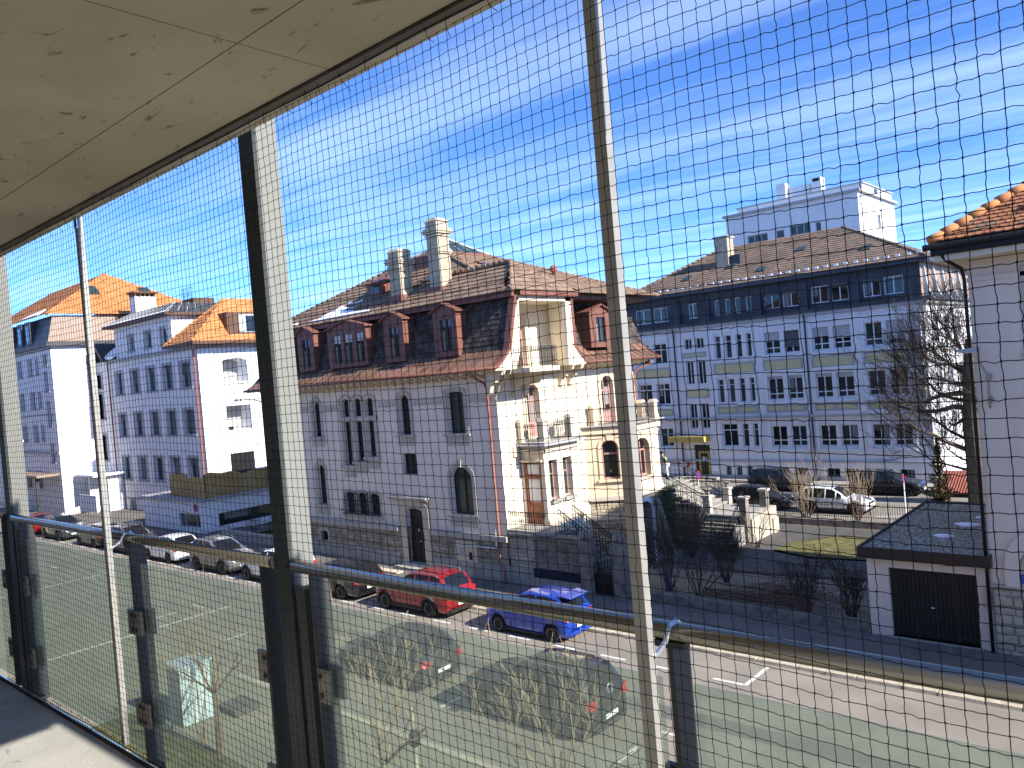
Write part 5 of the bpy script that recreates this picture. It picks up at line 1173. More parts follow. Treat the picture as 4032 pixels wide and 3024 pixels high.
for a, b in bays:                                            # white frames round the window groups and arched heads
    mb = MB()
    for zb, zt in ((8.72, 10.75), (5.5, 7.55), (2.2, 4.3)):
        for u in (a, b): mb.fbox(FO, u * K - .14, u * K + .14, zc(zb), zc(zt), 0, .07)
        mb.fbox(FO, a * K - .14, b * K + .14, zc(zt), zc(zt) + .2, 0, .06); mb.fbox(FO, a * K - .1, b * K + .1, zc(zb) - .12, zc(zb), 0, .12)
    n = 12; A_ = [(a + (b - a) * t / n, 10.95 + .22 * math.sin(PI * t / n)) for t in range(n + 1)]
    for p, q in zip(A_, A_[1:]): mb.prism([FO.p(p[0] * K, zc(p[1]), 0), FO.p(q[0] * K, zc(q[1]), 0), FO.p(q[0] * K, zc(q[1]) + .1, 0), FO.p(p[0] * K, zc(p[1]) + .1, 0)], FO.n * .08)
    mb.fbox(FO, (a + b) / 2 * K - .15, (a + b) / 2 * K + .15, zc(11.05), zc(11.4), 0, .1)
    mb.build('bay_moulding', 'white', Fb_)
for u in (-30.35, -27.5, -23.65, -20.3, -16.9, -13.3): MB().fbox(FO, u * K - .22, u * K + .22, zc(4.7), 11.5, 0, .09).build('pilaster', 'farwall', Fb_)
mb = MB(); mb.fbox(FO, -44, -31.8, zc(4.42), zc(4.58), 0, .3); mb.fbox(FO, -31.6, -14.45, zc(4.42), zc(4.58), 0, .3); mb.fbox(FO, -44, -14.5, zc(1.3), zc(1.42), 0, .12); mb.fbox(FO, -44, -14.3, zc(11.25), zc(11.42), 0, .25); mb.fbox(FE, YF, 76, zc(11.25), zc(11.42), 0, .25); mb.build('cornices', 'fargrey', Fb_)
MB().fbox(FO, -44, -14.55, -1.3, -.85, 0, .08).build('grey_plinth', 'greysur', Fb_)
for u, z in ((-30.3, 11.4), (-20.25, 11.4), (-34.3, 11.4)): MB().tube([FO.p(u * K, zc(z), .25), FO.p(u * K, zc(z - .4), .14), FO.p(u * K, -1.1, .14)], .07, 6).build('downpipe', 'iron', Fb_)
# dark attic storey with its windows, gutter and tiled hip roof
FAt = FO.at(-.25)
att = [(-33.74, -32.33), (-32.13, -30.81), (-29.07, -28.34), (-26.91, -26.46), (-26.09, -25.65), (-25.32, -24.89), (-24.49, -24.02), (-23.12, -22.0), (-21.78, -20.62), (-19.79, -18.63), (-18.48, -17.33), (-16.42, -15.34), (-15.15, -13.98)]
ah = [H(a, b, 12.05, 13.18) for a, b in att]
wall(FAt, -44, -14.7, 11.9, 14.5, ah, .2).build('attic_wall', 'mansard', Fb_); wall(FE.at(-.1), YF + .25, 76, 11.9, 14.5, [], .2).build('attic_end', 'mansardbrown', Fb_)
for k, h in enumerate(ah): window(FAt, h, Fb_, 'white', 'glass', .17, .07, 1 if h[1] - h[0] > .7 else 0, blind=.2 if k in (7, 8, 10, 11) else None, blindmat='blinddark')
for u in (-29.9, -27.5, -23.5, -20.2, -16.85): MB().prism([FAt.p(u * K - .28, 11.9, .38), FAt.p(u * K - .2, 14.5, .05), FAt.p(u * K + .2, 14.5, .05), FAt.p(u * K + .28, 11.9, .38)], FAt.n * -.3).build('attic_pier', 'mansard', Fb_)
for k in range(5): MB().prism([FE.p(61.5 + k * 2.6, 11.9, .55), FE.p(61.5 + k * 2.6, 12.6, .2), FE.p(61.5 + k * 2.6, 14.4, 0), FE.p(61.5 + k * 2.6, 14.4, -.3), FE.p(61.5 + k * 2.6, 11.9, -.3)], FE.u * .3).build('attic_fin', 'cabinet', Fb_)
mb = MB(); mb.fbox(FO, -44, -14.1, 11.85, 12.05, -.3, .42); mb.box(-14.8, -14.1, YF, 76, 11.85, 12.05); mb.build('gutter_shelf', 'mansard', Fb_)
mb = MB(); mb.fbox(FO, -44, -14.05, 14.45, 14.75, -.3, .5); mb.box(-14.9, -14.05, YF, 76, 14.45, 14.75); mb.build('eave_fascia', 'mansard', Fb_)
o0 = Vector((-39.6, YF - .45, 14.76)); o1 = Vector((-14.0, YF - .45, 14.76)); r0 = Vector((-32.6, 67.4, 18.8)); r1 = Vector((-21.8, 67.4, 18.8)); b0 = Vector((-39.6, 75.5, 14.76)); b1 = Vector((-14.0, 75.5, 14.76))
mb = MB(); mb.quad(o0, o1, r1, r0); mb.quad(o1, b1, r1); mb.quad(b1, b0, r0, r1); mb.quad(b0, o0, r0); mb.quad((-60, YF, 14.6), o0, o0 + Vector((2, 3, 1.2)), (-60, YF + 3.5, 16.2)); mb.build('roof_deck', 'tilegrey', Fb_)
vr = Vector((0, r0.y - o0.y, r0.z - o0.z)); tm = tiles(o0, (1, 0, 0), vr, [(0, 0), (25.6, 0), (17.8, vr.length), (7.0, vr.length)], .40, .42, .05); ve = Vector((r1.x - o1.x, 0, r1.z - o1.z)); tiles(o1, (0, 1, 0), ve, [(0, 0), (15.4, 0), (7.3, ve.length)], .40, .42, .05, mb=tm); tm.build('roof_tiles', 'tilegrey', Fb_, kind='stuff')
caps(o1, r1, .5, .14, 'tilegrey', Fb_); caps(o0, r0, .5, .14, 'tilegrey', Fb_)
mb = MB()
for k in range(34): x = -38.5 + k * .72; p = Vector((x, YF - .45, 14.76)) + vr.normalized() * .5; mb.box(p.x, p.x + .3, p.y, p.y + .1, p.z + .05, p.z + .2)
mb.build('snow_guards', 'snow', Fb_, kind='stuff')
for u, t in ((5.6, 2.2), (9.3, 3.3), (15.0, 4.6), (20.5, 2.6), (12.6, 1.7)): skylight(o0 + Vector((u, 0, 0)) + vr.normalized() * t, (1, 0, 0), vr, .75, .8, Fb_)
o = MB().box(-31.4, -30.2, 63.6, 64.8, 16, 19.2).build('chimney', 'chim', Fb_); MB().box(-31.5, -30.1, 63.5, 64.9, 19.2, 19.35).build('chimney_cap', 'fargrey', o); MB().box(-30.1, -29.2, 63.7, 64.6, 16.3, 17.6).build('vent_box', 'mansard', Fb_)
# entrance: yellow canopy, yellow door, notices
MB().fbox(FO, -31.03 * K, -28.03 * K, zc(2.83), zc(3.24), 0, 1.1).build('yellow_canopy', 'postyellow', Fb_)
o = MB().fbox(FO, DH[0], DH[1], DH[2], DH[3], -.3, -.25).build('entrance', 'glass', Fb_)
mb = MB()
for a, b, c, d in ((-29.15, -29.0, .1, 2.0), (-28.37, -28.22, .1, 2.0)): mb.fbox(FO, a * K, b * K, zc(c), zc(d), -.25, -.18)
for z in (.1, 1.88): mb.fbox(FO, -29.0 * K, -28.37 * K, zc(z), zc(z) + .16, -.25, -.18)
mb.build('door_frame', 'postyellow', o); MB().fbox(FO, -28.85 * K, -28.5 * K, zc(1.3), zc(1.6), -.24, -.2).build('notice', 'plate', o)
q = MB().fbox(FO, -27.95 * K, -27.4 * K, zc(1.55), zc(2.25), 0, .06).build('notice_board', 'white', Fb_); mb = MB()
for z, a, b in ((2.12, -27.88, -27.6), (2.0, -27.88, -27.65), (1.68, -27.85, -27.55)): mb.fbox(FO, a * K, b * K, zc(z), zc(z) + .03, .06, .064)
mb.fbox(FO, -27.85 * K, -27.72 * K, zc(1.82), zc(1.9), .06, .064); mb.fbox(FO, -27.66 * K, -27.58 * K, zc(1.82), zc(1.9), .06, .064); mb.build('printed_lines', 'black', q)
MB().fbox(FO, -27.95 * K, -27.35 * K, zc(.6), zc(1.0), 0, .3).build('letter_box', 'white', Fb_)
mb = MB(); mb.fbox(FO, -30.45 * K, -30.0 * K, zc(.9), zc(1.2), 0, .25); mb.build('wall_box', 'white', Fb_); MB().fbox(FO, -30.0 * K, -29.85 * K, zc(.9), zc(1.25), 0, .27).build('red_box', 'signred', Fb_)
MB().fbox(FO, -30 * K, -27.3 * K, -1.3, -.98, 0, .9).build('door_step', 'plinth', Fb_)
# white tower block behind
Tw = thing('tower_block', 'tall white apartment tower rising behind the grey tiled roof', 'tower block', (-39, 105, 0))
FTw = Fr((0, 100, 0), (1, 0, 0), (0, -1, 0)); FTs = Fr((-30.3, 0, 0), (0, 1, 0), (1, 0, 0))
th = [(-44.6, -41.8, 22.6, 24.6, 0), (-40.7, -39.6, 23.2, 24.6, 0), (-38.9, -36.2, 22.8, 24.9, 0), (-35.6, -34.9, 22.9, 24.7, 0)]
ts = [(107.3, 108.5, z, z + 1.7, 0) for z in (17.3, 20.5, 23.7)]
mb = wall(FTw, -47.4, -30.3, -1, 27.5, th, .3); wall(FTs, 100, 115, -1, 27.5, ts, .3, mb); mb.build('walls', 'tower', Tw)
for h in th: window(FTw, h, Tw, 'fargrey', 'glassg', .28, .12, 2 if h[1] - h[0] > 2 else 0)
for h in ts: window(FTs, h, Tw, 'fargrey', 'glassg', .28, .1, 0)
MB().box(-47.7, -29.9, 99.6, 115.4, 27.5, 27.8).build('roof_edge', 'fargrey', Tw); 
mb = MB(); mb.box(-46.5, -30.3, 102.0, 114, 27.8, 28.75); mb.build('top_storey', 'tower', Tw); MB().box(-46.7, -30.1, 101.8, 114.2, 28.75, 28.9).build('roof_edge', 'fargrey', Tw)
MB().box(-40.5, -37.0, 103, 110, 28.9, 30.3).build('roof_hut', 'tower', Tw); MB().box(-41.2, -40.0, 102.6, 104, 28.9, 31.0).build('chimney', 'tower', Tw); o = MB().box(-36.6, -35.4, 102.6, 104, 28.9, 30.8).build('chimney', 'tower', Tw); MB().box(-36.4, -35.6, 102.55, 102.6, 30.3, 30.7).build('flue', 'black', o)
pwin = MB(); pwin.quad((-30.28, 106.5, 28), (-30.28, 108, 28), (-30.28, 108, 28.6), (-30.28, 106.5, 28.6)); pwin.build('pane', 'glassg', Tw)

# ================================================================ house at right and its garage
Hr = thing('cream_house', 'cream house with orange tiled roof and stone plinth at the right edge', 'house', (0, 30, 0))
FH = Fr((0, 25.3, 0), (1, 0, 0), (0, -1, 0))
hw = [(-3.35, -2.25, 8.4, 10.5, 0), (-3.35, -2.25, 4.6, 6.9, 0)]
wall(FH, -4.9, 9, 1.85, 11.1, hw, .3).build('front_wall', 'rcream', Hr); wall(FH.at(.02), -4.9, 9, -.2, 1.9, [(-3.3, -2.3, -.2, 1.9, 0)], .4).build('base_wall', 'mortar', Hr)
for h in hw: window(FH, h, Hr, 'white', 'glass', .26, .07, 1); surround(FH, h, Hr, .3, .05, 'trimgrey', .15)
MB().quad  # noqa
mb = MB(); mb.quad((-4.9, 25.3, -.2), (-4.9, 39, -1.5), (-4.9, 39, 11.1), (-4.9, 25.3, 11.1)); mb.quad((-4.9, 39, -1.5), (9, 39, -1.5), (9, 39, 11.1), (-4.9, 39, 11.1)); mb.quad((9, 39, -1.5), (9, 25.3, -.2), (9, 25.3, 11.1), (9, 39, 11.1)); mb.build('other_walls', 'rcream', Hr)
MB().fbox(FH, -4.92, 9, 10.5, 10.62, 0, .05).build('string_course', 'rcream', Hr); MB().fbox(FH, -4.95, -3.3, 1.85, 1.95, 0, .1).build('plinth_ledge', 'trimgrey', Hr)
zz_ = -.1
while zz_ < 1.8:                                              # big rusticated blocks beside the arch
    h = random.uniform(.17, .3); u = -4.88
    while u < -3.4:
        w = min(random.uniform(.28, .55), -3.36 - u); dd = random.uniform(.05, .1)
        b = MB(); b.hexa([FH.p(u + .01, zz_ + .01, .02), FH.p(u + w - .01, zz_ + .01, .02), FH.p(u + w - .01, zz_ + h - .01, .02), FH.p(u + .01, zz_ + h - .01, .02), FH.p(u + .04, zz_ + .03, dd), FH.p(u + w - .03, zz_ + .04, dd * .9), FH.p(u + w - .04, zz_ + h - .04, dd), FH.p(u + .03, zz_ + h - .03, dd * .8)]); b.build('stone', 'stonepale', Hr); u += w
    zz_ += h
ar = (-4.2, -2.2, 1.95, 3.4, 1.0)
surround(FH, ar, Hr, .34, .10, 'rcream', name='arch_moulding'); surround(FH, (-4.0, -2.4, 1.95, 3.15, .8), Hr, .16, .05, 'trimgrey', name='arch_moulding')
MB().fbox(FH, -3.3, -2.3, -.2, 1.9, -.3, -.2).build('door', 'wooddark', Hr)
Sg = MB().fbox(FH, -4.17, -3.87, 2.05, 2.31, .04, .06); Sg = Sg.build('house_number_plate', 'signblue', Hr)
tc_ = bpy.data.curves.new('house_number', 'FONT'); tc_.body = '17'; tc_.size = .24; tc_.extrude = .002; tc_.align_x = 'CENTER'; tc_.align_y = 'CENTER'
to = bpy.data.objects.new('house_number_tmp', tc_); COL.objects.link(to); bpy.context.view_layer.update()
me_ = bpy.data.meshes.new_from_object(to.evaluated_get(bpy.context.evaluated_depsgraph_get())); bpy.data.objects.remove(to)
me_.transform(Matrix.Translation((-4.02, 25.3 - .065, 2.18)) @ Matrix.Rotation(R(90), 4, 'X')); me_.materials.clear(); me_.materials.append(M['plate']); no_ = bpy.data.objects.new('house_number', me_); COL.objects.link(no_); attach(no_, Sg)
MB().fbox(FH, -5.15, -4.97, 1.2, 1.75, .0, .02).build('letter_slot', 'trimst', Hr)
cE = Vector((-5.55, 24.25, 11.66)); cW = Vector((9.6, 24.25, 11.66)); cB = Vector((-5.55, 39.8, 11.66)); cB2 = Vector((9.6, 39.8, 11.66)); hp = Vector((2.0, 31.8, 16.6))
mb = MB(); mb.quad(cE, cW, hp); mb.quad(cB, cE, hp); mb.quad(cB2, cB, hp); mb.quad(cW, cB2, hp); mb.build('roof_deck', 'tilered', Hr)
mb = MB(); mb.box(-5.5, 9.5, 24.32, 39.7, 11.12, 11.3); mb.build('soffit', 'rsoff', Hr); mb = MB(); mb.box(-5.56, 9.6, 24.24, 24.32, 11.28, 11.62); mb.box(-5.56, -5.48, 24.32, 39.8, 11.28, 11.62); mb.build('eave_fascia', 'black', Hr)
MB().tube([(-5.72, 24.18, 11.52), (9.6, 24.18, 11.52)], .09, 8).build('gutter', 'black', Hr); MB().tube([(-5.35, 24.3, 11.45), (-5.25, 24.35, 11.15), (-5.0, 25.1, 10.9), (-4.97, 25.2, 10.6), (-4.97, 25.2, 0)], .05, 8).build('downpipe', 'black', Hr, smooth=True)
vt = Vector((0, hp.y - cE.y, hp.z - cE.z)); nn_ = 0; tmpl = {}
ut = Vector((1, 0, 0)); v_ = vt.normalized(); nrm = ut.cross(v_); tw_, th_ = .22, .215
far = MB()
for r in range(42):
    for k in range(64):
        a = k * tw_ + (r % 2) * tw_ / 2; v0 = r * th_
        if not inside([(0, 0), (15.15, 0), (7.55, vt.length)], a + tw_ * .4, v0 + th_ / 2): continue
        near = r < 22 and a < 5.2 and nn_ < 300
        b = far if not near else MB(); l = .045 + random.uniform(-.008, .008); o = cE; g = .008
        P_ = [o + ut * (a + g) + v_ * v0 + nrm * l, o + ut * (a + tw_ / 2) + v_ * (v0 - .03) + nrm * l, o + ut * (a + tw_ - g) + v_ * v0 + nrm * (l + random.uniform(-.006, .006)), o + ut * (a + tw_ - g) + v_ * (v0 + th_ * 1.1) + nrm * .006, o + ut * (a + g) + v_ * (v0 + th_ * 1.1) + nrm * .006]
        b.quad(*P_); b.quad(P_[0] - nrm * l * .8, P_[1] - nrm * l * .8, P_[1], P_[0]); b.quad(P_[1] - nrm * l * .8, P_[2] - nrm * l * .8, P_[2], P_[1])
        if near: b.build('roof_tile', M['tilered'] if random.random() > .18 else M['tile'], Hr); nn_ += 1
far.build('roof_tiles', 'tilered', Hr, kind='stuff')
n = 26; hd = hp - cE
for k in range(n):
    p, q = cE + hd * (k / n), cE + hd * ((k + 1.12) / n); MB().tube([p + Vector((0, 0, .05)), q + Vector((0, 0, .02))], [.15, .115], 8).build('ridge_tile', 'tileorange', Hr, smooth=True)
for u, t in ((2.1, 1.0), (3.6, 1.35)):
    p = cE + ut * u + v_ * t; MB().hexa([p + nrm * .03, p + ut * .3 + nrm * .03, p + ut * .3 + v_ * .35 + nrm * .03, p + v_ * .35 + nrm * .03, p + nrm * .16, p + ut * .3 + nrm * .16, p + ut * .3 + v_ * .3 + nrm * .06, p + v_ * .3 + nrm * .06]).build('vent_tile', 'copper', Hr)
structure_n = thing('added_shade_house', 'unseen cream house added beyond the right edge to shade the pavement', 'house', (8, 28, 0)); MB().box(3.2, 16, 22.75, 25.2, -.2, 12.5).build('walls', 'rcream', structure_n); MB().hexa([(2.6, 22.7, 12.5), (16.6, 22.7, 12.5), (16.6, 25.8, 12.5), (2.6, 25.8, 12.5), (5, 24.2, 15), (14, 24.2, 15), (14, 24.5, 15), (5, 24.5, 15)]).build('roof', 'tilered', structure_n)  # house out of view, added to throw shade on the far pavement

Gr = thing('garage', 'small cream garage with black ribbed door and gravel flat roof', 'garage', (-6.6, 29, 0))
Fgx = Fr((0, 25.35, 0), (1, 0, 0), (0, -1, 0)); gd = (-7.67, -5.29, .02, 2.13, 0)
mb = wall(Fgx, -8.28, -4.9, -.2, 2.46, [gd], .22); mb.quad((-8.28, 25.35, -.2), (-8.28, 32.8, -1.3), (-8.28, 32.8, 2.46), (-8.28, 25.35, 2.46)); mb.quad((-8.28, 32.8, -1.3), (-4.9, 32.8, -1.3), (-4.9, 32.8, 2.46), (-8.28, 32.8, 2.46)); mb.build('walls', 'garagewall', Gr)
Gd = MB().fbox(Fgx, *gd[:4], -.22, -.18).build('door', 'garagedoor', Gr)
for k in range(20): a = gd[0] + .01 + k * .119; MB().fbox(Fgx, a, a + .1, .04, 2.1, -.18, -.155).build('rib', 'garagedoor', Gd)
MB().tube([Fgx.p(-6.55, 1.0, -.15), Fgx.p(-6.55, 1.0, -.08), Fgx.p(-6.45, 1.0, -.08)], .018, 6).build('handle', 'strap', Gd)
MB().fbox(Fgx, -7.75, -5.2, -.02, .02, -.25, .12).build('threshold', 'plinth', Gr)
mb = MB(); mb.box(-8.42, -4.83, 24.95, 25.03, 2.46, 2.80); mb.box(-8.42, -8.35, 25.03, 32.9, 2.46, 2.80); mb.box(-4.90, -4.83, 25.03, 25.28, 2.46, 2.80); mb.box(-8.35, -4.92, 32.83, 32.9, 2.46, 2.8); mb.build('roof_edge', 'edgebrown', Gr)
MB().box(-8.35, -4.92, 25.03, 32.83, 2.47, 2.74).build('roof_slab', 'gravel', Gr)
mb = MB()
for k in range(5200):
    x, y, s = random.uniform(-8.33, -4.95), random.uniform(25.06, 32.8), random.uniform(.02, .045); z = 2.74; a = random.uniform(0, 3)
    ca, sa = math.cos(a) * s, math.sin(a) * s; i = len(mb.v); mb.v += [(x + ca, y + sa, z), (x - sa, y + ca, z), (x - ca, y - sa, z), (x + sa, y - ca, z), (x, y, z + s * random.uniform(.5, 1.0))]; mb.f += [(i, i + 1, i + 4), (i + 1, i + 2, i + 4), (i + 2, i + 3, i + 4), (i + 3, i, i + 4)]
mb.build('roof_gravel', M['stonepale'], Gr, kind='stuff')
for x, y, s in ((-6.5, 27.3, .3), (-6.2, 29.2, .38), (-5.6, 31.3, .3), (-6.1, 30.4, .12)):
    mb = MB(); mb.lathe([(s, 0), (s * .8, .05), (s * .3, .08)], (0, 0, 0), 9); mb.v = [(x + q[0] * (1 + .3 * math.sin(q[1] * 9)), y + q[1] * .7, 2.745 + q[2]) for q in mb.v]; mb.build('snow_patch', 'snow', Gr, smooth=True)
def lamp(label, head, foot, side):
    t = thing('street_lamp', label, 'street lamp', foot); h, f = Vector(head), Vector(foot)
    MB().tube([f, f + Vector((0, 0, .9)), f.lerp(h, .5) + Vector((0, 0, .55)), h + Vector((side * .25, 0, .02)), h], [.035, .035, .033, .03, .03], 8).build('arm', 'galv', t, smooth=True)
    MB().hexa([(h.x - .32, h.y - .12, h.z - .06), (h.x + .2, h.y - .14, h.z - .08), (h.x + .2, h.y + .14, h.z - .08), (h.x - .32, h.y + .12, h.z - .06), (h.x - .3, h.y - .1, h.z + .02), (h.x + .22, h.y - .13, h.z + .05), (h.x + .22, h.y + .13, h.z + .05), (h.x - .3, h.y + .1, h.z + .02)]).build('lamp_head', 'fargrey', t)
    MB().box(h.x - .22, h.x + .12, h.y - .08, h.y + .08, h.z - .095, h.z - .075).build('lens', 'white', t)
    q = MB(); q.box(f.x - .05, f.x + .05, f.y, f.y + .25, f.z + .15, f.z + .3); q.box(f.x - .05, f.x + .05, f.y, f.y + .25, f.z + .8, f.z + .95); q.build('wall_bracket', 'galv', t)
lamp('grey curved street lamp fixed to the wall of the cream house', (-4.9, 24.75, 8.62), (-4.55, 25.05, 6.95), 1)
lamp('thin curved street lamp on the far corner of the villa', (-42.4, 23.9, 8.9), (-40.6, 24.9, 7.6), 1)
# ================================================================ fences, garden stair
Fn = thing('street_fence', 'old iron lattice fence on a mossy stone kerb along the pavement', 'fence', (-12.8, 25.5, 0))
x = -17.15
while x < -8.4:
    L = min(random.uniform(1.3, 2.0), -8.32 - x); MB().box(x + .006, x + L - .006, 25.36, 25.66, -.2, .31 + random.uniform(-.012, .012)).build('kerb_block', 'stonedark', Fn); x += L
for k in range(74):
    xx = -17.1 + k * .119; MB().tube([(xx, 25.55, .3), (xx + random.uniform(-.006, .006), 25.55, 1.78)], .0085, 4).build('bar', 'ironold', Fn)
for z in (.55, .95, 1.32, 1.68): MB().tube([(-17.15, 25.56, z), (-8.32, 25.56, z)], .010, 4).build('cross_rail', 'ironold', Fn)
o = thing('wattle_screen', 'low brown woven willow screen leaning behind the iron fence', 'screen', (-12.5, 25.8, 0)); mb = MB()
for k in range(16): z = .34 + k * .022; mb.tube([(xx, 25.74 + .03 * math.sin(xx * 9 + k * 3), z + .02 * math.sin(xx * 2 + k)) for xx in rng(-14.2, -10.3, .22)], .014, 3)
mb.build('weave', 'wattle', o)
F2_ = thing('court_fence', 'black iron bar fence with a low stone base along the court street', 'fence', (-15, 46, -1.2))
MB().box(-20.2, -7.5, 45.9, 46.2, -1.5, -.98).build('base', 'stonedark', F2_)
for k in range(98):
    xx = -20.1 + k * .128; MB().tube([(xx, 46.05, -1.0), (xx, 46.05, .06)], .013, 4).build('bar', 'black', F2_)
for z in (-.75, -.1): MB().tube([(-20.2, 46.06, z), (-7.5, 46.06, z)], .018, 4).build('cross_rail', 'black', F2_)
# monumental garden stair: a flight up to the left, a flight down to the garden
GS = thing('garden_stair', 'old stone garden stair with iron railings and masonry side walls', 'stairs', (-21, 41, -1.2))
MB().box(-22.1, -19.5, 40.75, 44.0, -1.4, .02).build('landing_core', 'mortar', GS)
for i in range(3):
    for j in range(3): MB().box(-22.1 + i * .87, -21.24 + i * .87, 40.7 + j * 1.1, 41.79 + j * 1.1, .025, .10).build('paving_slab', 'plinth', GS)
for k in range(9):
    xa = -22.15 - k * .36; za = .10 + (k + 1) * .175
    MB().box(xa - .42, xa, 41.02, 44.0, -1.4, za - .06).build('step_core', 'stonedark', GS); MB().box(xa - .42, xa + .04, 40.95, 44.05, za - .06, za).build('step', 'plinth', GS)
MB().box(-28.5, -25.38, 41.02, 44, -1.4, 1.63).build('upper_landing', 'plinth', GS)
mb = masonry(Fr((0, 41.0, 0), (1, 0, 0), (0, -1, 0)), -25.6, -22.1, -1.2, .05, [], .4, .2); mb.build('rubble_stones', 'stonedark', GS, kind='stuff')
for k in range(8):
    ya = 40.72 - k * .245; za = .10 - (k + 1) * .165 + .165; MB().box(-21.7, -19.85, ya - .30, ya, -1.5, za - .05).build('step_core', 'stonedark', GS); MB().box(-21.72, -19.83, ya - .32, ya + .03, za - .05, za + .005).build('step', 'plinth', GS)
mb = MB()
for y in (41.05, 43.95): iron_panel(mb, (-22.1, y, .12), (-25.3, y, 1.66), .95, .3, .016); iron_panel(mb, (-25.3, y, 1.66), (-27.8, y, 1.66), .95, .3, .016)
for xx in (-21.74, -19.8): iron_panel(mb, (xx, 40.7, .12), (xx, 38.9, -1.1), .95, .2, .014)
mb.build('railing', 'iron', GS)
MB().prism([(-19.8, 40.7, .0), (-19.8, 38.75, -1.15), (-19.8, 38.7, -1.4), (-19.8, 40.7, -1.4)], (.38, 0, 0)).build('cheek_wall', 'plinth', GS)
def urn_pillar(x, y, z0, h, urn, label):
    t = thing('stair_pillar', label, 'pillar', (x, y, z0), 'stone pillars round the garden stair')
    MB().box(x - .2, x + .2, y - .2, y + .2, z0, z0 + h - .12).build('shaft', 'trimgrey' if urn else 'stonedark', t); MB().box(x - .27, x + .27, y - .27, y + .27, z0 + h - .12, z0 + h).build('cap', 'trimgrey', t)
    if urn: MB().lathe([(.1, 0), (.06, .1), (.16, .22), (.26, .3), (.3, .36), (.26, .38)], (x, y, z0 + h), 10).build('urn', 'stonedark', t, smooth=True)
urn_pillar(-21.95, 40.98, .1, 1.05, True, 'stair pillar with urn at the foot of the upper flight, nearer one')
urn_pillar(-22.2, 44.0, .1, 1.0, True, 'stair pillar with urn at the foot of the upper flight, farther one')
urn_pillar(-19.45, 40.4, -1.25, 2.5, False, 'tall plain pillar at the right of the lower flight')
urn_pillar(-19.7, 43.6, -1.25, 2.4, False, 'plain pillar behind the pale side wall of the stair landing')
urn_pillar(-27.9, 43.9, 1.63, 1.0, False, 'pillar at the head of the upper flight beside the leaning person')
Lw = thing('landing_wall', 'pale stone side wall of the stair landing stained with dirt', 'wall', (-19.5, 42, -1.2)); MB().prism([(-19.5, 40.62, -1.4), (-19.5, 43.9, -1.4), (-19.5, 43.9, .15), (-19.5, 40.62, -.05)], (.35, 0, 0)).build('slab', 'stonepale', Lw); MB().box(-19.5, -19.05, 43.2, 43.9, -1.4, -.5).build('foot_block', 'stonepale', Lw)
Ld = thing('ladder', 'pale wooden ladder hung level on the dark stair wall', 'ladder', (-23.6, 40.9, .3))
for z in (.10, .62): MB().tube([(-24.8, 40.86, z + .03), (-22.45, 40.86, z - .03)], .028, 5).build('side_rail', 'trimst', Ld)
for k in range(9): xx = -24.7 + k * .27; MB().tube([(xx, 40.86, .12), (xx, 40.86, .63)], .02, 5).build('rung', 'trimst', Ld)
tag(MB().box(-27.3, -26.9, 41.3, 41.7, 1.63, 1.98).build('bag', 'navy'), 'dark navy bag lying on the top of the garden stair', 'bag')
Sb = thing('post_sign', 'yellow sign board on a dark post beside the villa bay', 'sign', (-30.6, 50, -1.2)); MB().box(-31.5, -30.75, 49.95, 50.05, 1.5, 3.1).build('board', 'postyellow', Sb); MB().box(-30.75, -30.5, 49.9, 50.1, -1.2, 3.5).build('post', 'wooddark', Sb)
mb = MB()
for z in (2.0, 2.55): mb.box(-31.5, -30.75, 49.93, 49.95, z, z + .04)
mb.build('board_bars', 'black', Sb)
no_parking('parking_sign', 'round no-parking sign on white pole behind the garden stair', (-27.2, 49.8, .82), (1.0, .03, 0), .30, -1.2)
no_parking('parking_sign', 'round no-parking sign on white pole near the conifer', (-13.75, 49.8, .92), (1.0, .0, 0), .26, -1.2)
def flowerpot(x, y, label):
    z = tz(x, y) - .13; t = thing('flower_pot', label, 'flower pot', (x, y, z), 'glazed pots in the garden'); MB().lathe([(.2, 0), (.3, .2), (.33, .42), (.37, .46), (.32, .46), (.28, .38)], (x, y, z), 12).build('body', 'pot', t, smooth=True)
    mb = MB()
    for k in range(12): a = k * .52; c = Vector((x + .315 * math.cos(a), y + .315 * math.sin(a), z + .18 + .14 * (k % 2))); mb.lathe([(.03, -.02), (.03, .02)], c, 6)
    mb.build('dots', 'dotp', t); MB().lathe([(.29, .40), (.1, .42)], (x, y, z), 10).build('soil', 'earth', t)
flowerpot(-19.35, 38.4, 'dark dotted flower pot at the right foot of the garden stair'); flowerpot(-22.3, 38.5, 'dark flower pot at the left foot of the garden stair')
tag(MB().box(-16.55, -16.45, 26.9, 27.0, -.2, .75).build('blue_post', 'cable'), 'short blue post standing among the bare garden shrubs', 'post')

# ================================================================ people
def skin_tree(name, verts, edges, radii, m, parent, sub=1, rootv=0):
    me = bpy.data.meshes.new(name); me.from_pydata(verts, edges, []); o = bpy.data.objects.new(name, me); COL.objects.link(o)
    s = o.modifiers.new('skin', 'SKIN'); s.use_smooth_shade = True
    for i, r in enumerate(radii): me.skin_vertices[0].data[i].radius = (r, r) if not hasattr(r, '__len__') else r; me.skin_vertices[0].data[i].use_root = i == rootv
    sb = o.modifiers.new('sub', 'SUBSURF'); sb.levels = sb.render_levels = sub
    bpy.context.view_layer.update(); dg = bpy.context.evaluated_depsgraph_get(); nm = bpy.data.meshes.new_from_object(o.evaluated_get(dg)); bpy.data.objects.remove(o)
    nm.materials.clear(); nm.materials.append(M[m]); o = bpy.data.objects.new(name, nm); COL.objects.link(o)
    if parent: attach(o, parent)
    return o
Pp = thing('person', 'person in green jumper and cream trousers leaning on the stair railing, hand at face', 'person', (-26.1, 44.3, 1.63), local=True)
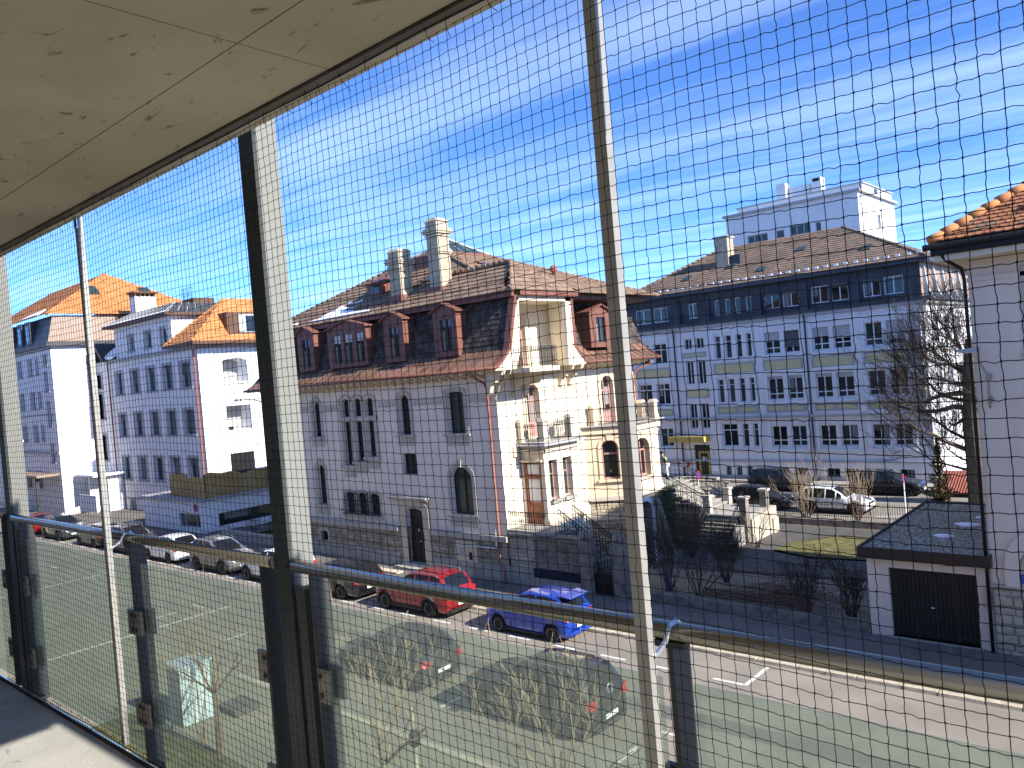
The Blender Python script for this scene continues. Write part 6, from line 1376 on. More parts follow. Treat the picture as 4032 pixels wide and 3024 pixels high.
# local axes: -x towards the railing on the left
J = dict(pel=(0, 0, .93), sp1=(-.06, 0, 1.10), ch=(-.16, 0, 1.30), nk=(-.25, 0, 1.45), hb=(-.29, 0, 1.54), hd=(-.33, 0, 1.64),
 s1=(-.19, -.18, 1.38), e1=(-.38, -.2, 1.16), w1=(-.56, -.10, 1.08), h1=(-.63, -.06, 1.07), s2=(-.19, .18, 1.38), e2=(-.40, .16, 1.20), w2=(-.36, .04, 1.40), h2=(-.37, .01, 1.47),
 k1=(.02, -.11, .50), a1=(.10, -.11, .08), t1=(-.04, -.12, .04), hp1=(.01, -.09, .88), k2=(-.22, .11, .56), a2=(-.12, .12, .20), t2=(-.26, .12, .16), hp2=(-.01, .09, .88))
def grow(name, chains, rad, m, parent, sub=1):
    idx, vs, es, rs = {}, [], [], []
    for c in chains:
        for k in c:
            if k not in idx: idx[k] = len(vs); vs.append(J[k]); rs.append(rad[k])
        for p, q in zip(c, c[1:]): es.append((idx[p], idx[q]))
    return skin_tree(name, vs, es, rs, m, parent, sub)
rad = dict(pel=.12, sp1=.115, ch=.13, nk=.055, hb=.06, hd=.085, s1=.06, e1=.042, w1=.03, h1=.035, s2=.06, e2=.042, w2=.03, h2=.035, k1=.06, a1=.04, t1=.035, hp1=.085, k2=.06, a2=.04, t2=.035, hp2=.085)
bd = grow('body', [['pel', 'sp1', 'ch', 'nk', 'hb', 'hd'], ['ch', 's1', 'e1', 'w1', 'h1'], ['ch', 's2', 'e2', 'w2', 'h2'], ['pel', 'hp1', 'k1', 'a1', 't1'], ['pel', 'hp2', 'k2', 'a2', 't2']], rad, 'skin', Pp, 2)
r2 = {k: v + .018 for k, v in rad.items()}
grow('jumper', [['pel', 'sp1', 'ch', 'nk'], ['ch', 's1', 'e1', 'w1'], ['ch', 's2', 'e2', 'w2']], {**r2, 'nk': .06}, 'jumper', Pp, 2)
grow('trousers', [['pel', 'hp1', 'k1', 'a1'], ['pel', 'hp2', 'k2', 'a2']], {**r2, 'pel': .125}, 'trousers', Pp, 2)
for a, t in (('a1', 't1'), ('a2', 't2')): MB().tube([Vector(J[a]) + Vector((.05, 0, -.03)), Vector(J[a]) + Vector((0, 0, -.02)), Vector(J[t]) + Vector((-.06, 0, -.01))], [.045, .055, .035], 8).build('shoe', 'navy', Pp, smooth=True)
c = Vector(J['hd']); MB().lathe([(.02, .105), (.07, .09), (.098, .05), (.10, 0), (.09, -.05), (.07, -.08)], c + Vector((.018, 0, .02)), 12).build('hair', 'hair', Pp, smooth=True)
MB().lathe([(.03, -.05), (.06, -.02), (.07, .03), (.05, .07)], c + Vector((-.045, 0, -.03)), 10).build('face', 'skin', Pp, smooth=True)
MB().tube([c + Vector((-.105, 0, .0)), c + Vector((-.135, 0, -.03)), c + Vector((-.11, 0, -.04))], [.01, .016, .012], 6).build('nose', 'skin', Pp)
mb = MB(); [mb.box(c.x - .112, c.x - .1, c.y + s - .014, c.y + s + .014, c.z + .005, c.z + .02) for s in (-.035, .035)]; mb.build('eyes', 'hair', Pp); MB().lathe([(.02, -.04), (.068, -.035), (.06, -.065), (.03, -.09)], c + Vector((-.045, 0, -.01)), 10).build('beard', 'hair', Pp, smooth=True)
for w, h in (('w1', 'h1'), ('w2', 'h2')):
    b = Vector(J[h]); d = (b - Vector(J[w])).normalized(); s = d.orthogonal().normalized(); mb = MB()
    for k, l in enumerate((.07, .085, .09, .08)): p = b + s * (-.028 + k * .018); mb.tube([p, p + d * l * .55, p + d * l * .8 - Vector((0, 0, .03))], [.009, .008, .006], 5)
    mb.tube([b - s * .03, b - s * .055 + d * .03, b - s * .05 + d * .06], [.011, .009, .007], 5); mb.build('fingers', 'skin', bd, smooth=True)
Pp.scale = (1.0, 1.0, 1.0); Pp.location = (-25.75, 43.25, 1.63)

# ================================================================ cars
def lin(pts, t):
    for (a, b), (c, d) in zip(pts, pts[1:]):
        if t <= c: return b + (d - b) * ((t - a) / (c - a) if c > a else 0)
    return pts[-1][1]
PROF = {
 'hatch': dict(belt=[(0, .62), (.04, .645), (.5, .62), (.72, .605), (.86, .56), (.96, .47), (1, .38)], roof=[(0, .62), (.035, .70), (.12, .955), (.24, 1), (.42, 1), (.54, .955), (.64, .83), (.75, .61), (.86, .565), (.96, .475), (1, .385)], cab=(.02, .75), pil=(.12, .36, .58)),
 'suv': dict(belt=[(0, .60), (.03, .63), (.5, .62), (.70, .615), (.86, .585), (.965, .52), (1, .42)], roof=[(0, .60), (.03, .69), (.095, .95), (.2, 1), (.42, .995), (.52, .95), (.62, .82), (.715, .622), (.86, .59), (.965, .525), (1, .425)], cab=(.015, .715), pil=(.10, .24, .42, .57)),
 'wagon': dict(belt=[(0, .61), (.03, .64), (.5, .62), (.70, .61), (.86, .565), (.97, .48), (1, .39)], roof=[(0, .61), (.03, .68), (.10, .93), (.2, .98), (.42, 1), (.52, .96), (.61, .83), (.715, .615), (.86, .57), (.97, .485), (1, .395)], cab=(.015, .715), pil=(.11, .24, .42, .57)),
}
def make_car(kind, L, Wd, Ht, wb, wr, paint, rails=False, tailhi=False, clad=False, rim='alloy', emblem=False, spoiler=False):
    pr = PROF[kind]; t = thing('parked_car', 'car', 'car', (0, 0, 0), local=True)
    fo = .80 if kind != 'hatch' else .74                       # front overhang
    xf = L / 2 - fo; xr = xf - wb                              # axles; nose towards +x
    ts = sorted(set([0, .012, .03, .06, .09, .97, .985, 1] + [k / 34 for k in range(35)] + [p[0] for p in pr['roof']] + [q + e for q in pr['pil'] for e in (-.008, .008)] + [(x0 + s * wr * 1.13 * math.cos(a) + L / 2) / L for x0 in (xf, xr) for s in (1, -1) for a in (.02, .35, .7, 1.05, 1.4)]))
    ts = [q for q in ts if 0 <= q <= 1]
    sill = .20 + (.04 if kind == 'suv' else 0); rings = []
    for q in ts:
        x = -L / 2 + q * L; w = Wd / 2 * lin([(0, .80), (.025, .90), (.08, .97), (.25, 1), (.75, 1), (.9, .96), (.97, .86), (1, .70)], q)
        z0 = sill + (.12 if q < .02 or q > .985 else 0)
        for x0 in (xf, xr):
            d = abs(x - x0)
            if d < wr * 1.13: z0 = max(z0, wr + math.sqrt((wr * 1.13) ** 2 - d * d))
        zb = lin(pr['belt'], q) * Ht; zr = lin(pr['roof'], q) * Ht; cab = zr - zb > .05 * Ht
        zm = max(z0 + .02, .42 * Ht); zb = max(zb, zm + .04); zr = max(zr, zb + .01)
        wrf = w * (.98 - .26 * min(1, (zr - zb) / (.36 * Ht))) if cab else w * .93
        rings.append((x, q, cab, [(0, max(z0, sill) if 0 else sill), (w * .90, max(z0, sill)), (w * .965, z0 + .06), (w, zm), (w * .985, zb), (wrf, zr - (.05 if cab else .0)), (wrf * .80, zr), (0, zr + (.025 if cab else .03))]))
    body, gls = MB(), {'windscreen': MB(), 'rear_window': MB(), 'side_window': MB()}
    sw2 = MB()
    idx = []
    for x, q, cab, ps in rings:
        row = {}
        for s in (1, -1):
            for k, (y, z) in enumerate(ps): row[s, k] = len(body.v); body.v.append((x, s * y, z))
        idx.append(row)
    for i in range(len(rings) - 1):
        (xa, qa, ca, pa), (xb, qb, cb, pb) = rings[i], rings[i + 1]; qm = (qa + qb) / 2
        pil = any(abs(qm - p) < .0085 for p in pr['pil'])
        steep = abs(pb[7][1] - pa[7][1]) / max(1e-6, xb - xa) > .22
        incab = pr['cab'][0] < qm < pr['cab'][1] and (pa[6][1] - pa[4][1] > .07 * Ht or pb[6][1] - pb[4][1] > .07 * Ht)
        for s in (1, -1):
            for k in range(7):
                f = (idx[i][s, k], idx[i + 1][s, k], idx[i + 1][s, k + 1], idx[i][s, k + 1]); f = f if s > 0 else f[::-1]
                P_ = [body.v[j] for j in f]
                if incab and k == 4 and not pil and pa[5][1] - pa[4][1] > .10 and pb[5][1] - pb[4][1] > .10: (gls['side_window'] if s > 0 else sw2).quad(*P_)
                elif incab and steep and k == 6: (gls['windscreen'] if qm > .4 else gls['rear_window']).quad(*P_)
                else: body.f.append(f)
    for row, fl in ((idx[0], 1), (idx[-1], 0)):
        lp = [row[1, k] for k in range(8)] + [row[-1, k] for k in range(7, -1, -1)]; body.f.append(tuple(lp if fl else lp[::-1]))
    B = body.build('body', paint, t, smooth=True)
    for nm in gls:
        if gls[nm].f: gls[nm].build(nm, 'carglass', t)
    sw2.build('side_window', 'carglass', t)
    MB().box(-L / 2 + .12, L / 2 - .12, -Wd / 2 * .80, Wd / 2 * .80, .17, .36).build('underbody', 'plastic', t)
    for x0 in (xf, xr):
        for s in (1, -1):
            c = (x0, s * (Wd / 2 - .115), wr); tw = .20
            w = MB().lathe([(wr * .62, -.5 * tw), (wr * .93, -.5 * tw), (wr, -.36 * tw), (wr, .36 * tw), (wr * .93, .5 * tw), (wr * .62, .5 * tw)], c, 20, 'y').build('wheel', 'rubber', t, smooth=True)
            r = MB(); ys = s * .5 * tw
            for k in range(20):
                a0, a1 = 2 * PI * k / 20, 2 * PI * (k + 1) / 20; pt = lambda rr, a, d: (c[0] + rr * math.cos(a), c[1] + d, c[2] + rr * math.sin(a))
                r.quad(pt(wr * .56, a0, ys * .96), pt(wr * .56, a1, ys * .96), pt(wr * .64, a1, ys * 1.02), pt(wr * .64, a0, ys * 1.02))
            for k in range(5):
                a = 2 * PI * k / 5 + .3; pt = lambda rr, da, d: (c[0] + rr * math.cos(a + da), c[1] + d, c[2] + rr * math.sin(a + da)); r.quad(pt(.03, -1.0, ys * .9), pt(.03, 1.0, ys * .9), pt(wr * .58, .24, ys), pt(wr * .58, -.24, ys))
            r.build('rim', rim, w); MB().lathe([(wr * .58, -.02), (wr * .58, .02)], (c[0], c[1] + ys * .7, c[2]), 14, 'y').build('hub_shadow', 'plastic', w)
            ar_ = MB(); n = 12; ww = Wd / 2
            for k in range(n):
                a0, a1 = PI * k / n - .05, PI * (k + 1) / n + .05; q = lambda rr, a, y: (x0 + rr * math.cos(a), s * y, wr + rr * math.sin(a)); ar_.quad(q(wr * 1.12, a0, ww - .28), q(wr * 1.12, a1, ww - .28), q(wr * 1.12, a1, ww - .01), q(wr * 1.12, a0, ww - .01))
                if clad: ar_.quad(q(wr * 1.10, a0, ww + .006), q(wr * 1.10, a1, ww + .006), q(wr * 1.27, a1, ww + .004), q(wr * 1.27, a0, ww + .004))
            ar_.build('wheel_arch', 'plastic', t)
    zb0, zb1 = .47 * Ht, .60 * Ht
    for s in (1, -1):
        h = MB(); y0, y1 = s * Wd * .27, s * Wd * .44; h.prism([(L / 2 - .10, y0, .43 * Ht), (L / 2 - .18, y1, .44 * Ht), (L / 2 - .30, y1, .535 * Ht), (L / 2 - .17, y0, .50 * Ht)], (.05, 0, .0)); h.build('headlight', 'head', t)
        q = MB(); zt = (.80 if tailhi else .64) * Ht; za = .50 * Ht; yy = s * Wd * (.425 if not tailhi else .41)
        q.prism([(-L / 2 - .006, s * Wd * .30, za + .02), (-L / 2 - .004, yy, za), (-L / 2 + .14, s * Wd * .468, za + .02), (-L / 2 + .13, s * Wd * .46, zt - .03), (-L / 2 + .012, yy, zt), (-L / 2 - .0, s * Wd * .31, zt - .05)], (-.022, 0, 0)); q.build('taillight', 'tail', t)
        MB().hexa([(xf - .95, s * Wd * .49, .60 * Ht), (xf - .78, s * Wd * .49, .60 * Ht), (xf - .78, s * (Wd * .49 + .19), .61 * Ht), (xf - .92, s * (Wd * .49 + .19), .61 * Ht), (xf - .95, s * Wd * .49, .68 * Ht), (xf - .80, s * Wd * .49, .68 * Ht), (xf - .82, s * (Wd * .49 + .18), .68 * Ht), (xf - .92, s * (Wd * .49 + .18), .68 * Ht)]).build('mirror', paint if not clad else 'plastic', t)
        for xx in (xf - 1.35, xf - 2.2): MB().box(xx - .09, xx + .09, s * Wd * .492 - .02, s * Wd * .492 + .02, .545 * Ht, .56 * Ht).build('door_handle', paint, t)
        for xx in (xf - .62, xf - 1.62, xf - 2.45):
            if xx > xr + wr * .5: MB().box(xx - .006, xx + .006, s * Wd * .5 - .010, s * Wd * .5 + .002, .30, .58 * Ht).build('door_gap', 'plastic', t)
        MB().box(xr + wr * 1.2, xf - wr * 1.2, s * Wd * .492 - .02, s * Wd * .492 + .012, sill - .02, sill + (.12 if clad else .05)).build('side_skirt', 'plastic', t)
        if rails: MB().tube([(-L * .36, s * Wd * .355, Ht * .955), (-L * .33, s * Wd * .36, Ht * 1.015), (-L * .02, s * Wd * .365, Ht * 1.02), (L * .03, s * Wd * .36, Ht * .97)], .018, 6).build('roof_rail', 'alloy', t)
    bm_ = 'plastic' if clad else paint
    for s, xx in ((1, L / 2), (-1, -L / 2)):
        MB().hexa([(xx - s * .22, -Wd * .42, .20), (xx - s * .22, Wd * .42, .20), (xx + s * .015, Wd * .36, .24), (xx + s * .015, -Wd * .36, .24), (xx - s * .2, -Wd * .43, .36), (xx - s * .2, Wd * .43, .36), (xx + s * .03, Wd * .37, .38), (xx + s * .03, -Wd * .37, .38)]).build('bumper', bm_, t)
        MB().box(min(xx + s * .03, xx + s * .045), max(xx + s * .03, xx + s * .045), -.26, .26, .40 if s > 0 else .48, .51 if s > 0 else .59).build('number_plate', 'plate', t)
    MB().box(L / 2 - .01, L / 2 + .02, -Wd * .25, Wd * .25, .40 * Ht, .47 * Ht).build('grille', 'plastic', t)
    if spoiler: MB().hexa([(-L / 2 - .02, -Wd * .30, .955 * Ht), (-L / 2 - .02, Wd * .30, .955 * Ht), (-L * .38, Wd * .33, 1.0 * Ht), (-L * .38, -Wd * .33, 1.0 * Ht), (-L / 2 - .02, -Wd * .30, .975 * Ht), (-L / 2 - .02, Wd * .30, .975 * Ht), (-L * .38, Wd * .33, 1.018 * Ht), (-L * .38, -Wd * .33, 1.018 * Ht)]).build('spoiler', paint, t)
    if emblem:
        e = MB(); cx = -L / 2 - .03; cz = .70 * Ht; ringp = [(cx, .12 * math.cos(a), cz + .12 * math.sin(a)) for a in [2 * PI * k / 16 for k in range(17)]]; e.tube(ringp, .014, 5, False)
        e.tube([(cx, -.045, cz + .10), (cx, 0, cz + .02), (cx, .045, cz + .10)], .012, 4); e.tube([(cx, -.10, cz + .05), (cx, -.05, cz - .09), (cx, 0, cz + .0), (cx, .05, cz - .09), (cx, .10, cz + .05)], .012, 4); e.build('emblem', 'alloy', t)
    return t
def paint(name, c, metal=0.15): return mat('paint_' + name, c, 0.28, 0.03, 3, spec=0.5, metal=metal, coat=0.8)
M.update(p_blue=paint('blue', (.003, .045, .36)), p_red=paint('red', (.27, .010, .012)), p_black=paint('black', (.012, .012, .014)), p_white=paint('white', (.72, .73, .74), 0), p_grey=paint('grey', (.16, .165, .16), .4), p_dgrey=paint('dark_grey', (.045, .048, .052), .3), p_silver=paint('silver', (.45, .46, .47), .5), p_brown=paint('bronze', (.10, .095, .08), .4))
for k in list(M):
    if k.startswith('p_'): MATS['paint_x' + k] = M[k]
GRP, GRN, GRC = 'cars parked along the far kerb', 'cars parked on the near side of the street', 'cars parked in the court'
def put(t, label, x, y, z=-.10, rot=PI, grp=GRP):
    t['label'] = label; t['group'] = grp; t.location = (x, y, z); t.rotation_euler = (0, 0, rot); return t
YK = 20.97
put(make_car('hatch', 3.84, 1.66, 1.52, 2.42, .29, 'p_blue', spoiler=True, tailhi=False), 'bright blue hatchback parked nearest on the far kerb', -18.22, YK)
put(make_car('suv', 4.45, 1.78, 1.62, 2.63, .345, 'p_red', rails=True, clad=True), 'bright red SUV with roof rails and grey sill parked behind the blue hatchback', -24.2, YK + .02)
put(make_car('wagon', 4.65, 1.76, 1.50, 2.72, .32, 'p_black'), 'black estate car parked in front of the red SUV', -29.85, YK)
hatchw = put(make_car('hatch', 4.15, 1.72, 1.48, 2.55, .31, 'p_white', tailhi=False), 'white hatchback with dark tail parked between two grey SUVs', -46.2, YK)
suvg = put(make_car('suv', 4.5, 1.80, 1.63, 2.68, .35, 'p_grey', rails=True, clad=True), 'grey SUV with silver roof rails behind the pale twigs', -40.3, YK, rot=0)
def again(src, label, x, y, z=-.10, rot=PI, grp=GRP, m=None):
    t = dup_tree(src); put(t, label, x, y, z, rot, grp)
    if m:
        for o in list(t.children):
            if o.name.split('.')[0] in ('body', 'mirror', 'door_handle', 'bumper', 'spoiler') and o.data.materials and o.data.materials[0].name.startswith('paint_'):
                o.data = o.data.copy(); o.data.materials.clear(); o.data.materials.append(M[m])
    return t
again(suvg, 'white SUV half hidden by the thick steel column', -34.9, YK, rot=PI, m='p_white')
again(suvg, 'bronze grey SUV in front of the white hatchback facing right', -51.6, YK, rot=0, m='p_brown')
again(hatchw, 'black hatchback behind the far galvanised pole', -56.9, YK, m='p_black')
again(suvg, 'dark grey SUV parked next to the red car far down the street', -63.4, YK, rot=0, m='p_dgrey')
again(hatchw, 'red car at the far end of the parked row beside the stone pillar', -69.2, YK, m='p_red')
put(make_car('suv', 4.45, 1.84, 1.68, 2.65, .35, 'p_black', rails=True, clad=True, emblem=True), 'black SUV with round emblem behind the glass, nearest parked car', -13.75, 15.72, grp=GRN)
put(make_car('hatch', 4.3, 1.80, 1.50, 2.6, .32, 'p_dgrey', tailhi=False), 'dark grey hatchback behind the glass and the pale twigs', -19.7, 15.75, grp=GRN)
put(make_car('suv', 4.3, 1.78, 1.6, 2.6, .34, 'p_white', clad=True, rim='plastic'), 'white SUV in the court behind the black bar fence', -17.75, 49.6, tz(0, 50) - .02, 0.0, GRC)
again(hatchw, 'black car left of the white SUV in the court', -22.7, 49.75, -1.22, 0, GRC, 'p_black')
again(suvg, 'dark car on the far side of the court behind the hazel bush', -24.2, 56.6, -1.22, 0, GRC, 'p_dgrey')
again(suvg, 'black car at the far side of the court near the conifer', -16.6, 56.4, -1.22, 0, GRC, 'p_black')

# ================================================================ trees and shrubs
def branch(mb, p, d, L, r, depth, rnd, spread=.5, up=.1, kids=(2, 3), sides=4, minr=.003, tw=None):
    n = 3; pts = [p]; rs = [r]; q = p.copy(); dd = d.copy()
    for k in range(n):
        dd = (dd + Vector((rnd.gauss(0, .12), rnd.gauss(0, .12), rnd.gauss(0, .08) + up * .3))).normalized(); q = q + dd * (L / n); pts.append(q.copy()); rs.append(max(minr, r * (1 - .35 * (k + 1) / n)))
    mm = tw if tw is not None and r < .018 else mb
    mm.tube(pts, rs, sides if r > .02 else 3, False)
    if depth <= 0: return
    for c in range(rnd.randint(*kids)):
        f = rnd.uniform(.35, 1.0); k = min(n - 1, int(f * n)); bp = pts[k].lerp(pts[k + 1], f * n - k)
        a = dd.orthogonal().normalized(); a.rotate(Matrix.Rotation(rnd.uniform(0, 6.28), 3, dd)); nd = (dd + a * spread * rnd.uniform(.6, 1.4) + Vector((0, 0, up))).normalized()
        branch(mb, bp, nd, L * rnd.uniform(.55, .85), max(minr, rs[k] * rnd.uniform(.5, .7)), depth - 1, rnd, spread, up, kids, sides, minr, tw)
def shrub(name, label, x, y, z, stems, h, seed, m_stem, m_twig, depth=3, spread=.45, lean=.25, r=.02, group=None, cat='shrub', kids=(2, 3), trunk=0, up=.22, mr=.003):
    rnd = random.Random(seed); t = thing(name, label, cat, (x, y, z), group); a, b = MB(), MB(); base = Vector((x, y, z))
    if trunk: a.tube([base, base + Vector((.03, .02, trunk * .5)), base + Vector((0, 0, trunk))], [r * 2.4, r * 2.0, r * 1.8], 8, False); base = base + Vector((0, 0, trunk))
    for k in range(stems):
        an = 2 * PI * k / stems + rnd.uniform(-.4, .4); d = Vector((math.cos(an) * lean * rnd.uniform(.4, 1.5), math.sin(an) * lean * rnd.uniform(.4, 1.5), 1)).normalized()
        branch(a, base + Vector((math.cos(an) * r * 1.2, math.sin(an) * r * 1.2, -.02)), d, h * rnd.uniform(.36, .48), r * rnd.uniform(.7, 1.1), depth, rnd, spread, up, kids, 5, mr, b)
    if a.f: a.build('trunk' if trunk else 'stems', m_stem, t)
    if b.f: b.build('twigs', m_twig, t)
    return t
# young trees just below the balcony
shrub('young_tree', 'bare young tree with pale twigs behind the middle glass panel', -10.45, 7.9, -.05, 6, 2.9, 5, 'twigpale', 'twigpale', 4, .62, .75, .03, 'bare young trees below the balcony', 'tree', (2, 3), 2.9, .22, .004)
shrub('young_tree', 'bare young tree with pale twigs in front of the black SUV', -6.8, 8.0, -.05, 6, 2.4, 8, 'twigpale', 'twigpale', 4, .62, .8, .028, 'bare young trees below the balcony', 'tree', (2, 3), 3.2, .22, .004)
shrub('young_tree', 'bare young tree beside the pale cabinet behind the left glass panel', -19.5, 9.6, -.05, 6, 2.4, 21, 'twig', 'twigpale', 4, .6, .8, .035, 'bare young trees below the balcony', 'tree', (2, 3), 1.6, .2, .005)
shrub('tall_shrub', 'sheaf of reddish bare stems rising before the grey SUV', -14.0, 6.6, 2.8, 7, 3.7, 33, 'twigbrown', 'twigbrown', 2, .22, .10, .009, 'reddish stems by the column', 'shrub', (1, 2), 0, .5, .004)
shrub('tall_shrub', 'sheaf of reddish bare stems right of the thick column', -12.1, 7.8, 2.6, 8, 3.3, 34, 'twigbrown', 'twigbrown', 2, .28, .16, .009, 'reddish stems by the column', 'shrub', (1, 2), 0, .5, .004)
# garden shrubs behind the iron fence
for k, (x, y, n, h, lb) in enumerate([(-16.5, 27.2, 9, 3.6, 'dense bare shrub just right of the stone gate pillar'), (-14.9, 26.6, 6, 3.9, 'tall bare shrub with one cut pale stem behind the iron fence'), (-15.6, 30.2, 9, 2.6, 'bare shrub on the gravel bed behind the tall shrub'), (-10.8, 26.6, 9, 2.3, 'low dark shrub in the middle of the iron fence'), (-9.2, 26.4, 10, 2.3, 'dark multi-stemmed shrub beside the garage wall'), (-19.6, 30.4, 8, 2.6, 'brown shrub against the foot of the villa bay'), (-20.6, 36.4, 14, 2.6, 'wide brown thicket in front of the garden stair wall'), (-18.9, 36.6, 9, 2.0, 'bare shrub left of the lower stair flight')]):
    shrub('garden_shrub', lb, x, y, tz(x, y) - .15, n + 2, h, 50 + k, 'twigdark', 'twigdark' if k != 6 else 'twig', 3, .5, .38, .028, 'bare shrubs in the villa garden', 'shrub', (2, 4), 0, .2, .0065)
mb = MB(); rnd = random.Random(4); o = thing('pruned_heap', 'heap of cut brown brushwood on the gravel bed behind the fence', 'brushwood', (-11.8, 27.5, 0))
for k in range(160): c = Vector((rnd.gauss(-11.9, .8), rnd.gauss(27.6, .4), .0 + abs(rnd.gauss(.15, .15)))); a = rnd.gauss(0, .5); d = Vector((math.cos(a), math.sin(a), rnd.gauss(0, .12))) * rnd.uniform(.4, .9); mb.tube([c - d, c + Vector((0, 0, .06)), c + d], .008, 3, False)
mb.build('branches', 'wattle', o)
shrub('hazel_bush', 'pruned bush with sunlit pale branches before the white car', -18.5, 46.6, -1.3, 12, 3.9, 71, 'twigpale', 'twigpale', 3, .4, .5, .035, 'pruned bushes along the court fence', 'shrub', (2, 3), 0, .25, .006)
shrub('hazel_bush', 'pruned bush with thin upright branches at the nose of the white car', -15.6, 46.9, -1.3, 10, 3.8, 72, 'twig', 'twigpale', 3, .35, .4, .03, 'pruned bushes along the court fence', 'shrub', (2, 3), 0, .35, .006)
shrub('rose_bush', 'small bare climbing shrub against the pale landing wall', -18.45, 39.7, -1.3, 5, 3.0, 73, 'twigdark', 'twigpale', 3, .7, .5, .03, None, 'shrub')
for (x, y, h, lb, sd) in ((-47.0, 26.8, 1.6, 'bare thorny shrub beside the white annex, larger one', 3), (-44.6, 26.5, 1.2, 'bare thorny shrub near the villa corner, smaller one', 4)): shrub('thorn_shrub', lb, x, y, 0, 9, h, sd, 'twigdark', 'twigdark', 3, .7, .6, .015, 'thorny shrubs beside the annex', 'shrub')
# ivy on the stair wall
Iv = thing('ivy', 'dark green ivy hanging beside the white arch under the villa bay', 'ivy', (-21.6, 35.6, 1)); mb = MB(); rnd = random.Random(9)
for k in range(1500):
    u, z = rnd.gauss(.0, .42), rnd.uniform(-.6, 2.55); 
    if abs(u) > .5 + .35 * (z - .2) / 2.4: continue
    c = Vector((-21.38 + abs(rnd.gauss(0, .12)), 35.35 + u + .3, z)); a, b = rnd.uniform(0, 6.28), rnd.uniform(-.6, .6); s = rnd.uniform(.04, .09)
    e1 = Vector((math.cos(a) * .5, math.cos(a), math.sin(a))).normalized() * s; e2 = Vector((-.4, -math.sin(a), math.cos(a) + b)).normalized() * s; mb.quad(c - e1, c - e2 * .8, c + e1, c + e2)
mb.build('leaves', 'ivy', Iv)
# the big pollarded tree by the right-hand house
Bt = thing('pollard_tree', 'large dark pollarded bare tree between the office building and the cream house', 'tree', (-10.8, 54, -1.3)); rnd = random.Random(12)
tk, tw_ = MB(), MB(); base = Vector((-10.75, 54, -1.4))
tk.tube([base, base + Vector((-.05, 0, 2.5)), base + Vector((-.1, 0, 5)), base + Vector((-.05, 0, 8.0)), base + Vector((.1, .1, 10.2))], [.62, .50, .45, .36, .22], 12, False)
for z0, ang, ln, rr in ((2.2, 3.3, 3.0, .10), (2.7, 2.7, 2.3, .09), (3.3, 3.25, 4.3, .17), (3.9, 2.9, 4.0, .12), (5.3, 3.0, 1.3, .14), (6.0, 3.2, 4.6, .18), (6.5, 2.6, 3.4, .13), (7.0, 3.1, 2.6, .2), (7.4, 3.4, 3.4, .15), (7.9, 2.5, 2.6, .16), (8.4, 3.6, 2.4, .14), (5, .4, 3, .14), (7, 0.8, 3, .14), (8.5, 1.4, 2.6, .14), (9.3, 2.2, 1.6, .12)):
    p = base + Vector((-.08, 0, z0)); d = Vector((math.cos(ang), math.sin(ang) * .6, .18)); pts, q = [p], p.copy(); steps = 5
    for k in range(steps):
        d = (d + Vector((rnd.gauss(0, .22), rnd.gauss(0, .2), rnd.gauss(.10, .25)))).normalized(); q = q + d * ln / steps; pts.append(q.copy())
    rs = [rr * (1 - .13 * k) for k in range(steps + 1)]; rs[-1] *= 1.5; tk.tube(pts, rs, 7, True)
    for k in range(2, steps + 1):
        for c in range(7 if k == steps else 3):
            dd = Vector((rnd.gauss(-.35, .55), rnd.gauss(0, .5), rnd.uniform(-.1, 1.3))).normalized(); branch(tk, pts[k], dd, rnd.uniform(1.0, 2.4), rnd.uniform(.018, .035), 3, rnd, .45, .14, (2, 3), 4, .008, tw_)
for c in range(26):
    dd = Vector((rnd.gauss(-.25, .4), rnd.gauss(0, .4), 1)).normalized(); branch(tk, base + Vector((rnd.uniform(-1.6, .2), 0, rnd.uniform(8.3, 10.2))), dd, rnd.uniform(1.6, 2.9), .028, 3, rnd, .4, .2, (2, 3), 4, .008, tw_)
tk.build('trunk', 'bark', Bt); tw_.build('crown', 'twigdark', Bt)
Cn = thing('conifer', 'small yellowish green conifer left of the pollarded tree', 'tree', (-13.0, 54.6, -1.3)); mb = MB(); rnd = random.Random(6)
MB().tube([(-13, 54.6, -1.4), (-13, 54.6, 2.6)], [.1, .02], 6).build('trunk', 'bark', Cn)
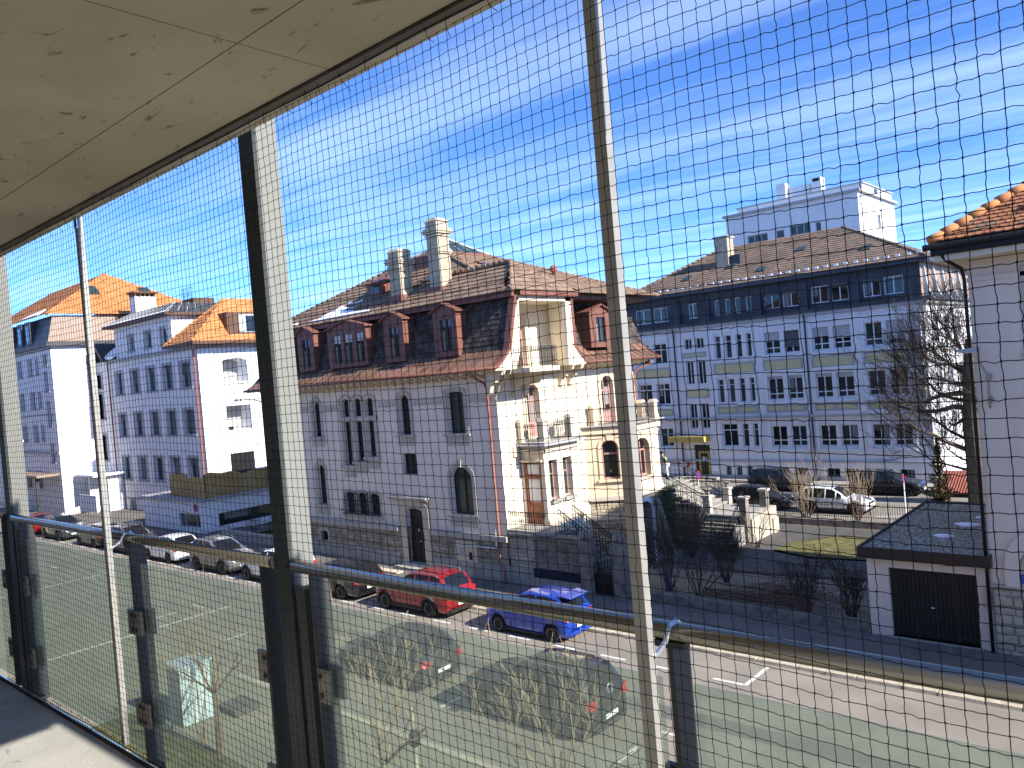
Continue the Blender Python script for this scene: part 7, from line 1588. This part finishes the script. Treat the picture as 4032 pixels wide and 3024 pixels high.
for k in range(2600):
    h = rnd.random() ** 1.3; z = -1.2 + h * 4.0; rr = (1 - h) * 1.05 * math.sqrt(rnd.random()) * (.8 + .3 * math.sin(z * 7)); a = rnd.uniform(0, 6.28); c = Vector((-13 + rr * math.cos(a), 54.6 + rr * math.sin(a), z)); s = rnd.uniform(.06, .15); e1 = Vector((math.cos(a), math.sin(a), rnd.uniform(.2, .9))).normalized() * s; e2 = Vector((-math.sin(a), math.cos(a), rnd.uniform(-.3, .3))) * s * .45; mb.quad(c - e1, c - e2, c + e1, c + e2)
mb.build('crown', 'conifer', Cn)
Sh = thing('garden_shed', 'low shed with red corrugated roof behind the pollarded tree', 'shed', (-12, 57, -1.3)); MB().box(-13.4, -9.5, 56.3, 59, -1.3, -.9).build('walls', 'woodbrown', Sh); mb = MB()
for k in range(26): a = -13.6 + k * .165; mb.quad((a, 55.9, -1.0), (a + .085, 55.9, -.93), (a + .085, 58.5, .15), (a, 58.5, .08)); mb.quad((a + .085, 55.9, -.93), (a + .165, 55.9, -1.0), (a + .165, 58.5, .08), (a + .085, 58.5, .15))
mb.build('roof', 'redshed', Sh)
# things on the grass below the glass
Cb = thing('utility_cabinet', 'pale blue-grey utility cabinet on the grass behind the left glass panel', 'cabinet', (-22.4, 10.4, -.06))
MB().box(-22.75, -21.95, 9.85, 10.75, -.06, 1.55).build('body', 'cabinet', Cb); MB().box(-22.8, -21.9, 9.8, 10.8, 1.55, 1.62).build('lid', 'cabinet', Cb); MB().box(-21.948, -21.935, 9.9, 10.28, .1, 1.45).build('door', 'cabinet', Cb); MB().box(-21.948, -21.935, 10.31, 10.7, .1, 1.45).build('door', 'cabinet', Cb)
tag(MB().box(-22.2, -21.2, 11.0, 11.8, -.06, .12).build('concrete_slab', 'asphalt3'), 'dark concrete slab on the grass beside the pale cabinet', 'slab')
Bp = thing('garden_lamp', 'slim post with dark round head below the middle glass panel', 'lamp', (-10.2, 8.3, -.06)); MB().tube([(-10.05, 8.25, -.06), (-10.05, 8.25, 3.1)], .03, 8).build('pole', 'trimst', Bp); MB().lathe([(.03, 0), (.09, .05), (.10, .2), (.04, .3)], (-10.05, 8.25, 3.05), 10).build('head', 'plastic', Bp, smooth=True); MB().tube([(-10.05, 8.25, 3.3), (-10.05, 8.25, 3.7)], .015, 6).build('tip', 'trimst', Bp)
